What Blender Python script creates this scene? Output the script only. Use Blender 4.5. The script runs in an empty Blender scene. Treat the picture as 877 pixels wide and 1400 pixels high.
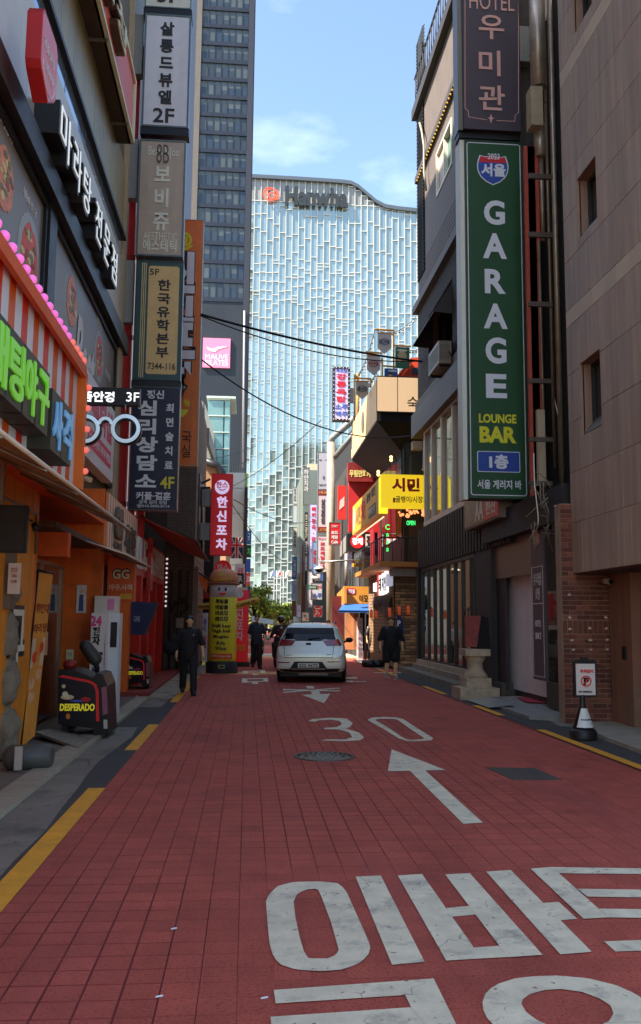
import bpy, bmesh, math, random
from mathutils import Vector, Matrix, noise
from mathutils.bvhtree import BVHTree
random.seed(7)
C = bpy.context.scene.collection
SC = bpy.context.scene

# ---------------- camera ----------------
F = 1200.0; CXP, CYP = 438.5, 700.0
_yw = Vector((338 - CXP, 848 - CYP, F)).normalized()            # street direction seen by the camera
_zw = Vector((.073, -8.06, 1.0)); _zw = (_zw - _yw * _zw.dot(_yw)).normalized()
_xw = _yw.cross(_zw)
EYE = Vector((0, 0, 1.6))
R3 = Matrix((_xw, _yw, _zw))                                     # camera (right, down, forward) -> world
cam_d = bpy.data.cameras.new('camera'); cam = bpy.data.objects.new('camera', cam_d); C.objects.link(cam)
cam_d.sensor_fit = 'VERTICAL'; cam_d.sensor_height = 36; cam_d.lens = 36 * F / 1400
cam_d.clip_start = .05; cam_d.clip_end = 6000
_r, _u, _b = R3 @ Vector((1, 0, 0)), R3 @ Vector((0, -1, 0)), R3 @ Vector((0, 0, -1))
cam.matrix_world = Matrix.Translation(EYE) @ Matrix((_r, _u, _b)).transposed().to_4x4()
SC.camera = cam

# ---------------- light ----------------
SUN_EL, SUN_AZ = math.radians(50), math.radians(249)             # azimuth clockwise from +Y: behind and to the left
w = bpy.data.worlds.new('World'); SC.world = w; w.use_nodes = True
nt = w.node_tree; nt.nodes.clear()
_o = nt.nodes.new('ShaderNodeOutputWorld'); _bg = nt.nodes.new('ShaderNodeBackground'); _sk = nt.nodes.new('ShaderNodeTexSky')
_sk.sky_type = 'NISHITA'; _sk.sun_disc = False; _sk.sun_elevation = SUN_EL; _sk.sun_rotation = SUN_AZ
_sk.air_density = 1.0; _sk.dust_density = .7; _sk.ozone_density = 1.5
# a few thin clouds across the whole sky
_tc = nt.nodes.new('ShaderNodeTexCoord'); _mp = nt.nodes.new('ShaderNodeMapping'); _mp.inputs['Scale'].default_value = (1, 1, 2.6)
_nz = nt.nodes.new('ShaderNodeTexNoise'); _nz.inputs['Scale'].default_value = 2.2; _nz.inputs['Detail'].default_value = 7; _nz.inputs['Roughness'].default_value = .55
_cr = nt.nodes.new('ShaderNodeValToRGB'); _cr.color_ramp.elements[0].position = .58; _cr.color_ramp.elements[1].position = .86
_cr.color_ramp.elements[1].color = (.4, .4, .4, 1)
_mx = nt.nodes.new('ShaderNodeMixRGB'); _mx.inputs['Color2'].default_value = (9.0, 9.4, 10.2, 1)
nt.links.new(_tc.outputs['Generated'], _mp.inputs['Vector']); nt.links.new(_mp.outputs[0], _nz.inputs['Vector'])
nt.links.new(_nz.outputs['Fac'], _cr.inputs[0]); nt.links.new(_cr.outputs[0], _mx.inputs['Fac'])
nt.links.new(_sk.outputs[0], _mx.inputs['Color1']); nt.links.new(_mx.outputs[0], _bg.inputs[0]); nt.links.new(_bg.outputs[0], _o.inputs[0])
_bg.inputs[1].default_value = .135
sun_d = bpy.data.lights.new('sun', 'SUN'); sun = bpy.data.objects.new('sun', sun_d); C.objects.link(sun)
sun_d.energy = 5.0; sun_d.angle = math.radians(.53); sun_d.color = (1, .95, .87)
_sd = Vector((math.sin(SUN_AZ) * math.cos(SUN_EL), math.cos(SUN_AZ) * math.cos(SUN_EL), math.sin(SUN_EL)))
sun.rotation_euler = _sd.to_track_quat('Z', 'Y').to_euler(); sun.location = (0, 0, 60)
SC.view_settings.view_transform = 'Standard'; SC.view_settings.look = 'None'
SC.view_settings.exposure = 1.6; SC.view_settings.gamma = 1
SC.cycles.max_bounces = 10; SC.cycles.diffuse_bounces = 7; SC.cycles.glossy_bounces = 4; SC.cycles.transmission_bounces = 6
SC.cycles.use_denoising = True; SC.cycles.sample_clamp_indirect = 6

# ---------------- photograph pixel -> point on a real plane ----------------
def ray(px, py): return R3 @ Vector((px - CXP, py - CYP, F))
def G(px, py, z=0.): d = ray(px, py); return EYE + d * ((z - EYE.z) / d.z)
def PX(px, py, X): d = ray(px, py); return EYE + d * (X / d.x)
def PY(px, py, Y): d = ray(px, py); return EYE + d * (Y / d.y)
V = Vector

# ---------------- materials ----------------
MATS = {}
NEAR, FARC = (1.64, 1.47, 1.14), (1.10, .99, .84)                # base colour gains standing in for light: shaded near parts lifted, both warmed
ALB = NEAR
def lin(c): c = c / 255.; return c / 12.92 if c <= .04045 else ((c + .055) / 1.055) ** 2.4
def M(rgb, rough=.6, metal=0., var=.12, scale=4., bump=0., bscale=60., emit=0., rnd=0., spec=.5, alpha=1., streak=0., coat=0.):
    key = (ALB, rgb, rough, metal, var, scale, bump, bscale, emit, rnd, spec, alpha, streak, coat)
    if key in MATS: return MATS[key]
    m = bpy.data.materials.new('material'); m.use_nodes = True; t = m.node_tree; b = t.nodes['Principled BSDF']
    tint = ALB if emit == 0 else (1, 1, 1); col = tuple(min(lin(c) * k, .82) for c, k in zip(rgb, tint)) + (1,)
    b.inputs['Roughness'].default_value = rough; b.inputs['Metallic'].default_value = metal
    b.inputs['Specular IOR Level'].default_value = spec; b.inputs['Alpha'].default_value = alpha
    b.inputs['Coat Weight'].default_value = coat
    geo = t.nodes.new('ShaderNodeNewGeometry')
    out = None
    if var > 0:
        nz = t.nodes.new('ShaderNodeTexNoise'); nz.inputs['Scale'].default_value = scale; nz.inputs['Detail'].default_value = 6
        nz.inputs['Roughness'].default_value = .62
        t.links.new(geo.outputs['Position'], nz.inputs['Vector'])
        mr = t.nodes.new('ShaderNodeMapRange'); mr.inputs[1].default_value = .25; mr.inputs[2].default_value = .75
        mr.inputs[3].default_value = 1 - var; mr.inputs[4].default_value = 1 + var * .8
        t.links.new(nz.outputs['Fac'], mr.inputs[0]); out = mr.outputs[0]
        rr = t.nodes.new('ShaderNodeMapRange'); rr.inputs[3].default_value = max(0, rough - .12 * min(1, rough * 2)); rr.inputs[4].default_value = min(1, rough + .12 * min(1, rough * 2))
        t.links.new(nz.outputs['Fac'], rr.inputs[0]); t.links.new(rr.outputs[0], b.inputs['Roughness'])
    if streak > 0:
        mp = t.nodes.new('ShaderNodeMapping'); mp.inputs['Scale'].default_value = (7, 7, .35)
        t.links.new(geo.outputs['Position'], mp.inputs['Vector'])
        n2 = t.nodes.new('ShaderNodeTexNoise'); n2.inputs['Scale'].default_value = 1.; n2.inputs['Detail'].default_value = 5
        t.links.new(mp.outputs[0], n2.inputs['Vector'])
        m2 = t.nodes.new('ShaderNodeMapRange'); m2.inputs[1].default_value = .3; m2.inputs[2].default_value = .7
        m2.inputs[3].default_value = 1 - streak; m2.inputs[4].default_value = 1 + streak * .5
        t.links.new(n2.outputs['Fac'], m2.inputs[0])
        if out is not None:
            mm = t.nodes.new('ShaderNodeMath'); mm.operation = 'MULTIPLY'; t.links.new(out, mm.inputs[0]); t.links.new(m2.outputs[0], mm.inputs[1]); out = mm.outputs[0]
        else: out = m2.outputs[0]
    if rnd > 0:
        oi = t.nodes.new('ShaderNodeObjectInfo'); m3 = t.nodes.new('ShaderNodeMapRange')
        m3.inputs[3].default_value = 1 - rnd; m3.inputs[4].default_value = 1 + rnd
        t.links.new(oi.outputs['Random'], m3.inputs[0])
        if out is not None:
            mm = t.nodes.new('ShaderNodeMath'); mm.operation = 'MULTIPLY'; t.links.new(out, mm.inputs[0]); t.links.new(m3.outputs[0], mm.inputs[1]); out = mm.outputs[0]
        else: out = m3.outputs[0]
    if out is not None:
        vm = t.nodes.new('ShaderNodeVectorMath'); vm.operation = 'SCALE'; vm.inputs[0].default_value = col[:3]
        t.links.new(out, vm.inputs['Scale']); t.links.new(vm.outputs[0], b.inputs['Base Color'])
    else: b.inputs['Base Color'].default_value = col
    if emit > 0:
        b.inputs['Emission Color'].default_value = col; b.inputs['Emission Strength'].default_value = emit
    if bump > 0:
        n4 = t.nodes.new('ShaderNodeTexNoise'); n4.inputs['Scale'].default_value = bscale; n4.inputs['Detail'].default_value = 4
        t.links.new(geo.outputs['Position'], n4.inputs['Vector'])
        bp = t.nodes.new('ShaderNodeBump'); bp.inputs['Strength'].default_value = bump; bp.inputs['Distance'].default_value = .02
        t.links.new(n4.outputs['Fac'], bp.inputs['Height']); t.links.new(bp.outputs[0], b.inputs['Normal'])
    MATS[key] = m; return m

# ---------------- mesh helpers ----------------
class MB:
    def __init__(s): s.v = []; s.f = []; s.smooth = []
    def quad(s, *p, sm=False):
        n = len(s.v); s.v += [tuple(q) for q in p]; s.f.append(tuple(range(n, n + len(p)))); s.smooth.append(sm); return s
    def box(s, a, b):
        x0, x1 = sorted((a[0], b[0])); y0, y1 = sorted((a[1], b[1])); z0, z1 = sorted((a[2], b[2])); n = len(s.v)
        s.v += [(x0, y0, z0), (x1, y0, z0), (x1, y1, z0), (x0, y1, z0), (x0, y0, z1), (x1, y0, z1), (x1, y1, z1), (x0, y1, z1)]
        s.f += [(n, n+3, n+2, n+1), (n+4, n+5, n+6, n+7), (n, n+1, n+5, n+4), (n+1, n+2, n+6, n+5), (n+2, n+3, n+7, n+6), (n+3, n, n+4, n+7)]
        s.smooth += [False] * 6; return s
    def prism(s, pts, d):
        """polygon (any plane, list of Vectors) extruded by vector d; d should point away from the viewer side normal"""
        n = len(s.v); k = len(pts); d = V(d)
        s.v += [tuple(p) for p in pts] + [tuple(V(p) + d) for p in pts]
        s.f.append(tuple(range(n, n + k))); s.f.append(tuple(range(n + 2*k - 1, n + k - 1, -1)))
        for i in range(k): j = (i + 1) % k; s.f.append((n + j, n + i, n + k + i, n + k + j))
        s.smooth += [False] * (k + 2); return s
    def strip_ring(s, outer, inner, d):
        n = len(s.v); k = len(outer); d = V(d)
        for ring in (outer, inner, [V(p) + d for p in outer], [V(p) + d for p in inner]): s.v += [tuple(p) for p in ring]
        for i in range(k):
            j = (i + 1) % k
            s.f += [(n+i, n+j, n+k+j, n+k+i), (n+2*k+j, n+2*k+i, n+3*k+i, n+3*k+j), (n+j, n+i, n+2*k+i, n+2*k+j), (n+k+i, n+k+j, n+3*k+j, n+3*k+i)]
            s.smooth += [False] * 4
        return s
    def tube(s, pts, r, k=8, caps=True):
        pts = [V(p) for p in pts]; rs = r if isinstance(r, (list, tuple)) else [r] * len(pts); base = len(s.v); prev = None
        for i, p in enumerate(pts):
            t = (pts[min(i+1, len(pts)-1)] - pts[max(i-1, 0)]).normalized()
            if prev is None: a = t.cross(V((0, 0, 1)) if abs(t.z) < .9 else V((1, 0, 0))).normalized()
            else: a = (prev - t * prev.dot(t)).normalized()
            prev = a; b = t.cross(a)
            for q in range(k): an = 2 * math.pi * q / k; s.v.append(tuple(p + (a * math.cos(an) + b * math.sin(an)) * rs[i]))
        for i in range(len(pts) - 1):
            for q in range(k): q2 = (q + 1) % k; s.f.append((base+i*k+q, base+i*k+q2, base+(i+1)*k+q2, base+(i+1)*k+q)); s.smooth.append(True)
        if caps:
            s.f.append(tuple(base + q for q in range(k-1, -1, -1))); s.f.append(tuple(base + (len(pts)-1)*k + q for q in range(k))); s.smooth += [False, False]
        return s
    def lathe(s, c, prof, k=20, ax='z', squash=1., caps=True):
        """prof: list of (radius, height) ; axis z through c"""
        n = len(s.v)
        for r, h in prof:
            for q in range(k):
                an = 2 * math.pi * q / k; x, y = r * math.cos(an), r * math.sin(an) * squash
                s.v.append((c[0]+x, c[1]+y, c[2]+h) if ax == 'z' else (c[0]+h, c[1]+x, c[2]+y) if ax == 'x' else (c[0]+x, c[1]+h, c[2]+y))
        for i in range(len(prof) - 1):
            for q in range(k):
                q2 = (q + 1) % k; f = (n+i*k+q, n+i*k+q2, n+(i+1)*k+q2, n+(i+1)*k+q)
                s.f.append(f if ax != 'y' else f[::-1]); s.smooth.append(True)
        if not caps: return s
        a = tuple(n + q for q in range(k-1, -1, -1)); b = tuple(n + (len(prof)-1)*k + q for q in range(k))
        s.f += [a, b] if ax != 'y' else [a[::-1], b[::-1]]; s.smooth += [False, False]; return s
    def ball(s, c, r, k=10, rings=7):
        rr = r if isinstance(r, (tuple, list)) else (r, r, r); n = len(s.v)
        for i in range(rings + 1):
            th = math.pi * i / rings
            for q in range(k): an = 2*math.pi*q/k; s.v.append((c[0]+rr[0]*math.sin(th)*math.cos(an), c[1]+rr[1]*math.sin(th)*math.sin(an), c[2]-rr[2]*math.cos(th)))
        for i in range(rings):
            for q in range(k): q2 = (q+1) % k; s.f.append((n+i*k+q, n+i*k+q2, n+(i+1)*k+q2, n+(i+1)*k+q)); s.smooth.append(True)
        return s
    def capsule(s, a, b, r1, r2, k=10):
        a, b = V(a), V(b); d = (b - a); L = d.length or 1e-6; t = d / L; pts = []; rs = []
        for i in range(4): an = math.pi/2 * (i / 4 + .05); pts.append(a - t * r1 * math.cos(an)); rs.append(max(r1 * math.sin(an), .001))
        pts += [a, b]; rs += [r1, r2]
        for i in range(3, -1, -1): an = math.pi/2 * (i / 4 + .05); pts.append(b + t * r2 * math.cos(an)); rs.append(max(r2 * math.sin(an), .001))
        return s.tube(pts, rs, k)
    def mesh(s, name='mesh', off=None):
        me = bpy.data.meshes.new(name)
        vv = s.v if off is None else [(x - off[0], y - off[1], z - off[2]) for x, y, z in s.v]
        me.from_pydata(vv, [], s.f); me.polygons.foreach_set('use_smooth', s.smooth); me.update(); return me
    def base(s):
        xs, ys, zs = zip(*s.v); return V(((min(xs)+max(xs))/2, (min(ys)+max(ys))/2, min(zs)))

W = {}                                                           # world origin of each object (unrotated ones)
def props(o, label=None, cat=None, group=None, kind=None):
    for k, v in (('label', label), ('category', cat), ('group', group), ('kind', kind)):
        if v: o[k] = v
    return o
def thing(name, label, cat, loc, group=None, rotz=0.):
    o = bpy.data.objects.new(name, None); C.objects.link(o); o.location = loc; o.rotation_euler = (0, 0, rotz)
    o.empty_display_size = .2; W[o] = V(loc); return props(o, label, cat, group)
def part(name, mb, mat, parent=None, local=False, label=None, kind=None, cat=None, group=None):
    """links mb as ONE mesh object; vertices in world space unless local=True (then in the parent's own space)"""
    if parent is None: off = mb.base()
    elif local: off = V((0, 0, 0))
    else: off = mb.base()
    me = mb.mesh(name, off); me.materials.append(mat); o = bpy.data.objects.new(name, me); C.objects.link(o)
    if parent is not None:
        o.parent = parent
        o.location = off if local else off - W[parent]
        W[o] = V((0, 0, 0)) if local else V(off)
    else: o.location = off; W[o] = V(off)
    return props(o, label, cat, group, kind)
def add_mesh(name, me, parent, world, rotz=0., kind=None):
    o = bpy.data.objects.new(name, me); C.objects.link(o); o.parent = parent; o.location = V(world) - W[parent]; o.rotation_euler = (0, 0, rotz)
    W[o] = V(world); return props(o, kind=kind)
def children(o): return [c for c in bpy.data.objects if c.parent == o]
KIDS = {}
def copy_tree(o, parent=None, kids=None):
    if kids is None:
        kids = {}
        for q in C.objects:
            if q.parent: kids.setdefault(q.parent, []).append(q)
    c = o.copy(); C.objects.link(c); c.parent = parent
    for ch in kids.get(o, []): copy_tree(ch, c, kids)
    return c

# ---------------- faces, lettering, signs ----------------
class Face:
    """a flat upright face: kind 'front' (looks -Y, plane y=c), 'left' (on the left, looks +X, plane x=c), 'right' (looks -X)"""
    def __init__(s, kind, c, bl, tr, px=True):
        s.kind = kind; s.c = c
        s.u, s.n = {'front': (V((1,0,0)), V((0,-1,0))), 'left': (V((0,1,0)), V((1,0,0))), 'right': (V((0,-1,0)), V((-1,0,0)))}[kind]
        s.v = V((0, 0, 1)); s.rot = {'front': 0, 'left': math.pi/2, 'right': -math.pi/2}[kind]
        if px: p, q = s.hit(*bl), s.hit(*tr)
        else: p, q = V(bl), V(tr)
        s.o = p; d = q - p; s.w = d.dot(s.u); s.h = d.z
    def hit(s, px, py): return PY(px, py, s.c) if s.kind == 'front' else PX(px, py, s.c)
    def at(s, a, b, d=0.): return s.o + s.u * a + s.v * b + s.n * d
    def uv(s, px, py): d = s.hit(px, py) - s.o; return d.dot(s.u), d.z
    def rect(s, mb, a0, b0, a1, b1, d0, d1):
        """box over a..,b.. from depth d0 (back) to d1 (front, along the normal)"""
        p = [s.at(a0, b0, d1), s.at(a1, b0, d1), s.at(a1, b1, d1), s.at(a0, b1, d1)]
        return mb.prism(p, s.n * (d0 - d1))
    def frame(s, mb, a0, b0, a1, b1, t, d0, d1):
        o = [s.at(a0, b0, d1), s.at(a1, b0, d1), s.at(a1, b1, d1), s.at(a0, b1, d1)]
        i = [s.at(a0+t, b0+t, d1), s.at(a1-t, b0+t, d1), s.at(a1-t, b1-t, d1), s.at(a0+t, b1-t, d1)]
        return mb.strip_ring(o, i, s.n * (d0 - d1))
    def poly(s, mb, pts, d0, d1): return mb.prism([s.at(a, b, d1) for a, b in pts], s.n * (d0 - d1))

GL = {}
def glyphs(txt, bold, ls, res=3):
    k = (txt, bold, ls, res)
    if k not in GL:
        cu = bpy.data.curves.new('lettering', 'FONT'); cu.body = txt; cu.align_x = 'CENTER'; cu.offset = bold; cu.space_line = ls
        cu.resolution_u = res; cu.extrude = .5; cu.fill_mode = 'BOTH'
        o = bpy.data.objects.new('lettering', cu); 
        me = bpy.data.meshes.new_from_object(o)
        vs = [tuple(v.co) for v in me.vertices]; fs = [tuple(p.vertices) for p in me.polygons]
        bpy.data.objects.remove(o); bpy.data.meshes.remove(me); bpy.data.curves.remove(cu)
        xs = [v[0] for v in vs]; ys = [v[1] for v in vs]
        GL[k] = ([((v[0]-min(xs))/(max(xs)-min(xs)), (v[1]-min(ys))/(max(ys)-min(ys)), v[2] + .5) for v in vs], fs)
    return GL[k]
def put_text(mb, face, txt, a0, b0, a1, b1, d=.006, th=.006, bold=.02, ls=1., res=3, shear=0.):
    vs, fs = glyphs(txt, bold, ls, res); n = len(mb.v)
    for x, y, z in vs: mb.v.append(tuple(face.at(a0 + (x + shear * y) * (a1 - a0), b0 + y * (b1 - b0), d + z * th)))
    mb.f += [tuple(n + i for i in f) for f in fs]; mb.smooth += [False] * len(fs)
def vert(s): return '\n'.join(s)
def letter(face, parent, txt, px, mat, bold=.02, d=.008, th=.006, ls=1., name='lettering', label=None, res=3, shear=0.):
    """px = x0,y0,x1,y1 in the photograph"""
    a0, b0 = face.uv(px[0], px[3]); a1, b1 = face.uv(px[2], px[1])
    if face.kind != 'front':                                     # heights at the two ends differ in the picture; use their mean
        b0 = (face.uv(px[0], px[3])[1] + face.uv(px[2], px[3])[1]) / 2 if len(px) == 4 else b0
    mb = MB(); put_text(mb, face, txt, a0, b0, a1, b1, d, th, bold, ls, res, shear)
    return part(name, mb, mat, parent, label=label)
def sign(name, label, cat, kind, c, px, depth, body, facem=None, inset=0., texts=(), group=None, px_bl_tr=None, ls=1.):
    """box sign whose visible face spans px=(x0,y0,x1,y1); texts: (string, (x0,y0,x1,y1), material, bold)"""
    bl, tr = px_bl_tr or ((px[0], px[3]), (px[2], px[1]))
    f = Face(kind, c, bl, tr); base = f.at(f.w/2, 0, -depth/2)
    t = thing(name, label, cat, base, group)
    mb = MB(); f.rect(mb, 0, 0, f.w, f.h, -depth, 0 if facem is None else -.012)
    part('housing' if facem else 'panel', mb, body, t)
    if facem:
        m2 = MB(); f.rect(m2, inset, inset, f.w - inset, f.h - inset, -.02, -.001); part('face_panel', m2, facem, t)
        if inset > 0: m3 = MB(); f.frame(m3, 0, 0, f.w, f.h, inset * .92, -.01, .012); part('frame', m3, body, t)
    for q in texts: letter(f, t, q[0], q[1], q[2], q[3] if len(q) > 3 else .02, ls=q[4] if len(q) > 4 else ls)
    return t, f

PIECES = {}
def piece(w_, h_, d_, ch, mat):
    """chamfered slab facing -Y, centred; shared between alike pieces"""
    k = (round(w_, 3), round(h_, 3), d_, ch, mat.name)
    if k not in PIECES:
        x, z = w_/2, h_/2; xi, zi = x - ch, z - ch; y1 = 0; yc = ch; y2 = d_
        v = [(-x, y2, -z), (x, y2, -z), (x, y2, z), (-x, y2, z), (-x, yc, -z), (x, yc, -z), (x, yc, z), (-x, yc, z), (-xi, y1, -zi), (xi, y1, -zi), (xi, y1, zi), (-xi, y1, zi)]
        f = [(8, 9, 10, 11)]
        for i in range(4): j = (i+1) % 4; f += [(4+i, 4+j, 8+j, 8+i), (i, j, 4+j, 4+i)]
        me = bpy.data.meshes.new('piece'); me.from_pydata(v, [], f); me.materials.append(mat); me.update(); PIECES[k] = me
    return PIECES[k]
def sub(rects, hole):
    out = []
    for a0, b0, a1, b1 in rects:
        h0, k0, h1, k1 = hole
        if h0 >= a1 or h1 <= a0 or k0 >= b1 or k1 <= b0: out.append((a0, b0, a1, b1)); continue
        if a0 < h0: out.append((a0, b0, h0, b1))
        if a1 > h1: out.append((h1, b0, a1, b1))
        m0, m1 = max(a0, h0), min(a1, h1)
        if b0 < k0: out.append((m0, b0, m1, k0))
        if b1 > k1: out.append((m0, k1, m1, b1))
    return out
def tile_face(face, parent, name, pw, ph, mat, holes=(), gap=.006, depth=.02, ch=.004, bond=.5, proud=.004, limit=300, a_rng=None, b_rng=None, mats=None):
    a0, a1 = a_rng or (0, face.w); b0, b1 = b_rng or (0, face.h); r = 0; b = b0; pcs = []
    while b < b1 - .01:
        a = a0 - (pw * bond if r % 2 else 0)
        while a < a1 - .01:
            q = [(max(a, a0), b, min(a + pw, a1), min(b + ph, b1))]
            for h in holes: q = sub(q, h)
            pcs += [p for p in q if p[2]-p[0] > .03 and p[3]-p[1] > .02]; a += pw
        b += ph; r += 1
    rest = pcs[limit:]
    for p in pcs[:limit]:
        me = piece(p[2]-p[0]-gap, p[3]-p[1]-gap, depth, ch, random.choice(mats) if mats else mat)
        add_mesh(name, me, parent, face.at((p[0]+p[2])/2, (p[1]+p[3])/2, depth + random.uniform(0, proud)), face.rot)
    if rest:
        mb = MB()
        for p in rest: face.rect(mb, p[0]+gap/2, p[1]+gap/2, p[2]-gap/2, p[3]-gap/2, 0, depth)
        part(name + '_field', mb, mat, parent, kind='stuff')
def wire(name, label, p, q, sag, r=.012, cat='cable', group=None, mat=None, n=14):
    p, q = V(p), V(q); pts = [p.lerp(q, i/n) + V((0, 0, -4*sag*(i/n)*(1-i/n))) for i in range(n+1)]
    mb = MB().tube(pts, r, 5); return part(name, mb, mat or BLACKC, None, label=label, cat=cat, group=group)
def pts_px(fn, arg, pts): return [fn(x, y, arg) for x, y in pts]

BLACKC = M((14, 14, 15), .6, var=.1); BLACK = M((18, 18, 20), .45, var=.15); DARK = M((38, 37, 38), .6, var=.2, streak=.2)
WHITE = M((225, 224, 228), .5, var=.05); WHITE_E = M((238, 238, 255), .5, var=0, emit=.55); STEEL = M((120, 124, 128), .35, .8, var=.2)
GREYBOX = M((128, 134, 140), .5, .1, var=.1, streak=.15)

def add_wear(m, rgb, scale=3., lo=.62, hi=.7, amt=.8, detail=8, sx=1., sy=1.):
    """patches of another colour with their own shape: wear, stains, grime"""
    t = m.node_tree; b = t.nodes['Principled BSDF']; src = b.inputs['Base Color'].links[0].from_socket
    g = t.nodes.new('ShaderNodeNewGeometry'); mp = t.nodes.new('ShaderNodeMapping'); mp.inputs['Scale'].default_value = (sx, sy, 1); t.links.new(g.outputs['Position'], mp.inputs['Vector'])
    n = t.nodes.new('ShaderNodeTexNoise'); n.inputs['Scale'].default_value = scale; n.inputs['Detail'].default_value = detail; n.inputs['Roughness'].default_value = .65; t.links.new(mp.outputs[0], n.inputs['Vector'])
    r = t.nodes.new('ShaderNodeMapRange'); r.inputs[1].default_value = lo; r.inputs[2].default_value = hi; r.inputs[3].default_value = 0; r.inputs[4].default_value = amt; t.links.new(n.outputs['Fac'], r.inputs[0])
    x = t.nodes.new('ShaderNodeMixRGB'); x.inputs['Color2'].default_value = tuple(lin(c) for c in rgb) + (1,); t.links.new(r.outputs[0], x.inputs['Fac']); t.links.new(src, x.inputs['Color1']); t.links.new(x.outputs[0], b.inputs['Base Color'])

def add_cracks(m, rgb, scale=3., width=.012, amt=.8):
    t = m.node_tree; b = t.nodes['Principled BSDF']; src = b.inputs['Base Color'].links[0].from_socket
    g = t.nodes.new('ShaderNodeNewGeometry'); n = t.nodes.new('ShaderNodeTexNoise'); n.inputs['Scale'].default_value = 6; v = t.nodes.new('ShaderNodeTexVoronoi'); v.feature = 'DISTANCE_TO_EDGE'; v.inputs['Scale'].default_value = scale
    a = t.nodes.new('ShaderNodeVectorMath'); a.operation = 'MULTIPLY_ADD'; a.inputs[1].default_value = (.25, .25, .25); t.links.new(g.outputs['Position'], n.inputs['Vector']); t.links.new(n.outputs['Color'], a.inputs[0]); t.links.new(g.outputs['Position'], a.inputs[2]); t.links.new(a.outputs[0], v.inputs['Vector'])
    n2 = t.nodes.new('ShaderNodeTexNoise'); n2.inputs['Scale'].default_value = 2.2; t.links.new(g.outputs['Position'], n2.inputs['Vector'])
    r = t.nodes.new('ShaderNodeMapRange'); r.inputs[1].default_value = 0; r.inputs[2].default_value = width; r.inputs[3].default_value = amt; r.inputs[4].default_value = 0; t.links.new(v.outputs['Distance'], r.inputs[0])
    q = t.nodes.new('ShaderNodeMapRange'); q.inputs[1].default_value = .5; q.inputs[2].default_value = .56; t.links.new(n2.outputs['Fac'], q.inputs[0])
    k = t.nodes.new('ShaderNodeMath'); k.operation = 'MULTIPLY'; t.links.new(r.outputs[0], k.inputs[0]); t.links.new(q.outputs[0], k.inputs[1])
    x = t.nodes.new('ShaderNodeMixRGB'); x.inputs['Color2'].default_value = tuple(lin(c) for c in rgb) + (1,); t.links.new(k.outputs[0], x.inputs['Fac']); t.links.new(src, x.inputs['Color1']); t.links.new(x.outputs[0], b.inputs['Base Color'])

def add_cells(m, size, x0, y0, amt=.1):
    """each paver its own shade"""
    t = m.node_tree; b = t.nodes['Principled BSDF']; src = b.inputs['Base Color'].links[0].from_socket
    g = t.nodes.new('ShaderNodeNewGeometry'); a = t.nodes.new('ShaderNodeVectorMath'); a.operation = 'SUBTRACT'; a.inputs[1].default_value = (x0, y0, -5); sn = t.nodes.new('ShaderNodeVectorMath'); sn.operation = 'SNAP'; sn.inputs[1].default_value = (size, size, 20)
    wn = t.nodes.new('ShaderNodeTexWhiteNoise'); r = t.nodes.new('ShaderNodeMapRange'); r.inputs[3].default_value = 1 - amt; r.inputs[4].default_value = 1 + amt; v = t.nodes.new('ShaderNodeVectorMath'); v.operation = 'SCALE'
    t.links.new(g.outputs['Position'], a.inputs[0]); t.links.new(a.outputs[0], sn.inputs[0]); t.links.new(sn.outputs[0], wn.inputs['Vector']); t.links.new(wn.outputs['Value'], r.inputs[0]); t.links.new(src, v.inputs[0]); t.links.new(r.outputs[0], v.inputs['Scale']); t.links.new(v.outputs[0], b.inputs['Base Color'])
# ================= GROUND =================
def structure(name, mb, mat, kind='structure'): return part(name, mb, mat, None, kind=kind)
def slab(x0, y0, x1, y1, z0, z1): return MB().box((x0, y0, z0), (x1, y1, z1))
structure('ground', MB().quad((-1500, -400, -.06), (1500, -400, -.06), (1500, 2500, -.06), (-1500, 2500, -.06)), M((92, 90, 88), .9, var=.2, scale=.3))
RED = M((154, 76, 68), .78, var=.2, scale=2.3, bump=.6, bscale=110, spec=.3, rnd=.05)
RED2 = M((154, 76, 68), .7, var=.13, scale=1.3, bump=.3, bscale=70, spec=.3)
ROADX0, ROADX1 = -1.34, 4.42
JOINT = M((120, 52, 48), .95, var=.45, scale=2.5)
for _m in (RED, RED2): add_wear(_m, (96, 44, 42), 1.1, .5, .7, .38, sy=.5); add_wear(_m, (84, 36, 34), 60., .53, .63, .5, detail=3); add_cells(_m, .166, -1.34, 3.0, .09); add_wear(_m, (54, 40, 40), 8., .69, .73, .75); add_wear(_m, (176, 92, 84), .7, .5, .7, .5, sx=1.6, sy=.2)
road = bpy.data.objects.new('road', None); C.objects.link(road); road.location = (1.5, 10, 0); W[road] = V((1.5, 10, 0)); road['kind'] = 'structure'
part('road_base', MB().box((ROADX0 - .02, -6, -.05), (ROADX1 + .02, 130, -.007)), M((98, 42, 40), .95, var=.35, scale=4), road)
TP = .166
def up_tile(w_, h_, d, ch):
    x, y, xi, yi = w_/2, h_/2, w_/2 - ch, h_/2 - ch
    return ([(-x, -y, -d), (x, -y, -d), (x, y, -d), (-x, y, -d), (-xi, -yi, 0), (xi, -yi, 0), (xi, yi, 0), (-xi, yi, 0)],
            [(4, 5, 6, 7), (0, 1, 5, 4), (1, 2, 6, 5), (2, 3, 7, 6), (3, 0, 4, 7)])
SMX = .03
FX = ROADX0 + (int((SMX - ROADX0) / TP + .5)) * TP
tv, tf = up_tile(TP - .004, TP - .005, .007, .004)
tile_me = bpy.data.meshes.new('tile'); tile_me.from_pydata(tv, [], tf); tile_me.materials.append(RED); tile_me.materials.append(JOINT); tile_me.polygons.foreach_set('material_index', [0, 1, 1, 1, 1])
fld = MB(); n_t = 0
ny = int(34 / TP); nx = int((ROADX1 - ROADX0) / TP) + 1
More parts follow.
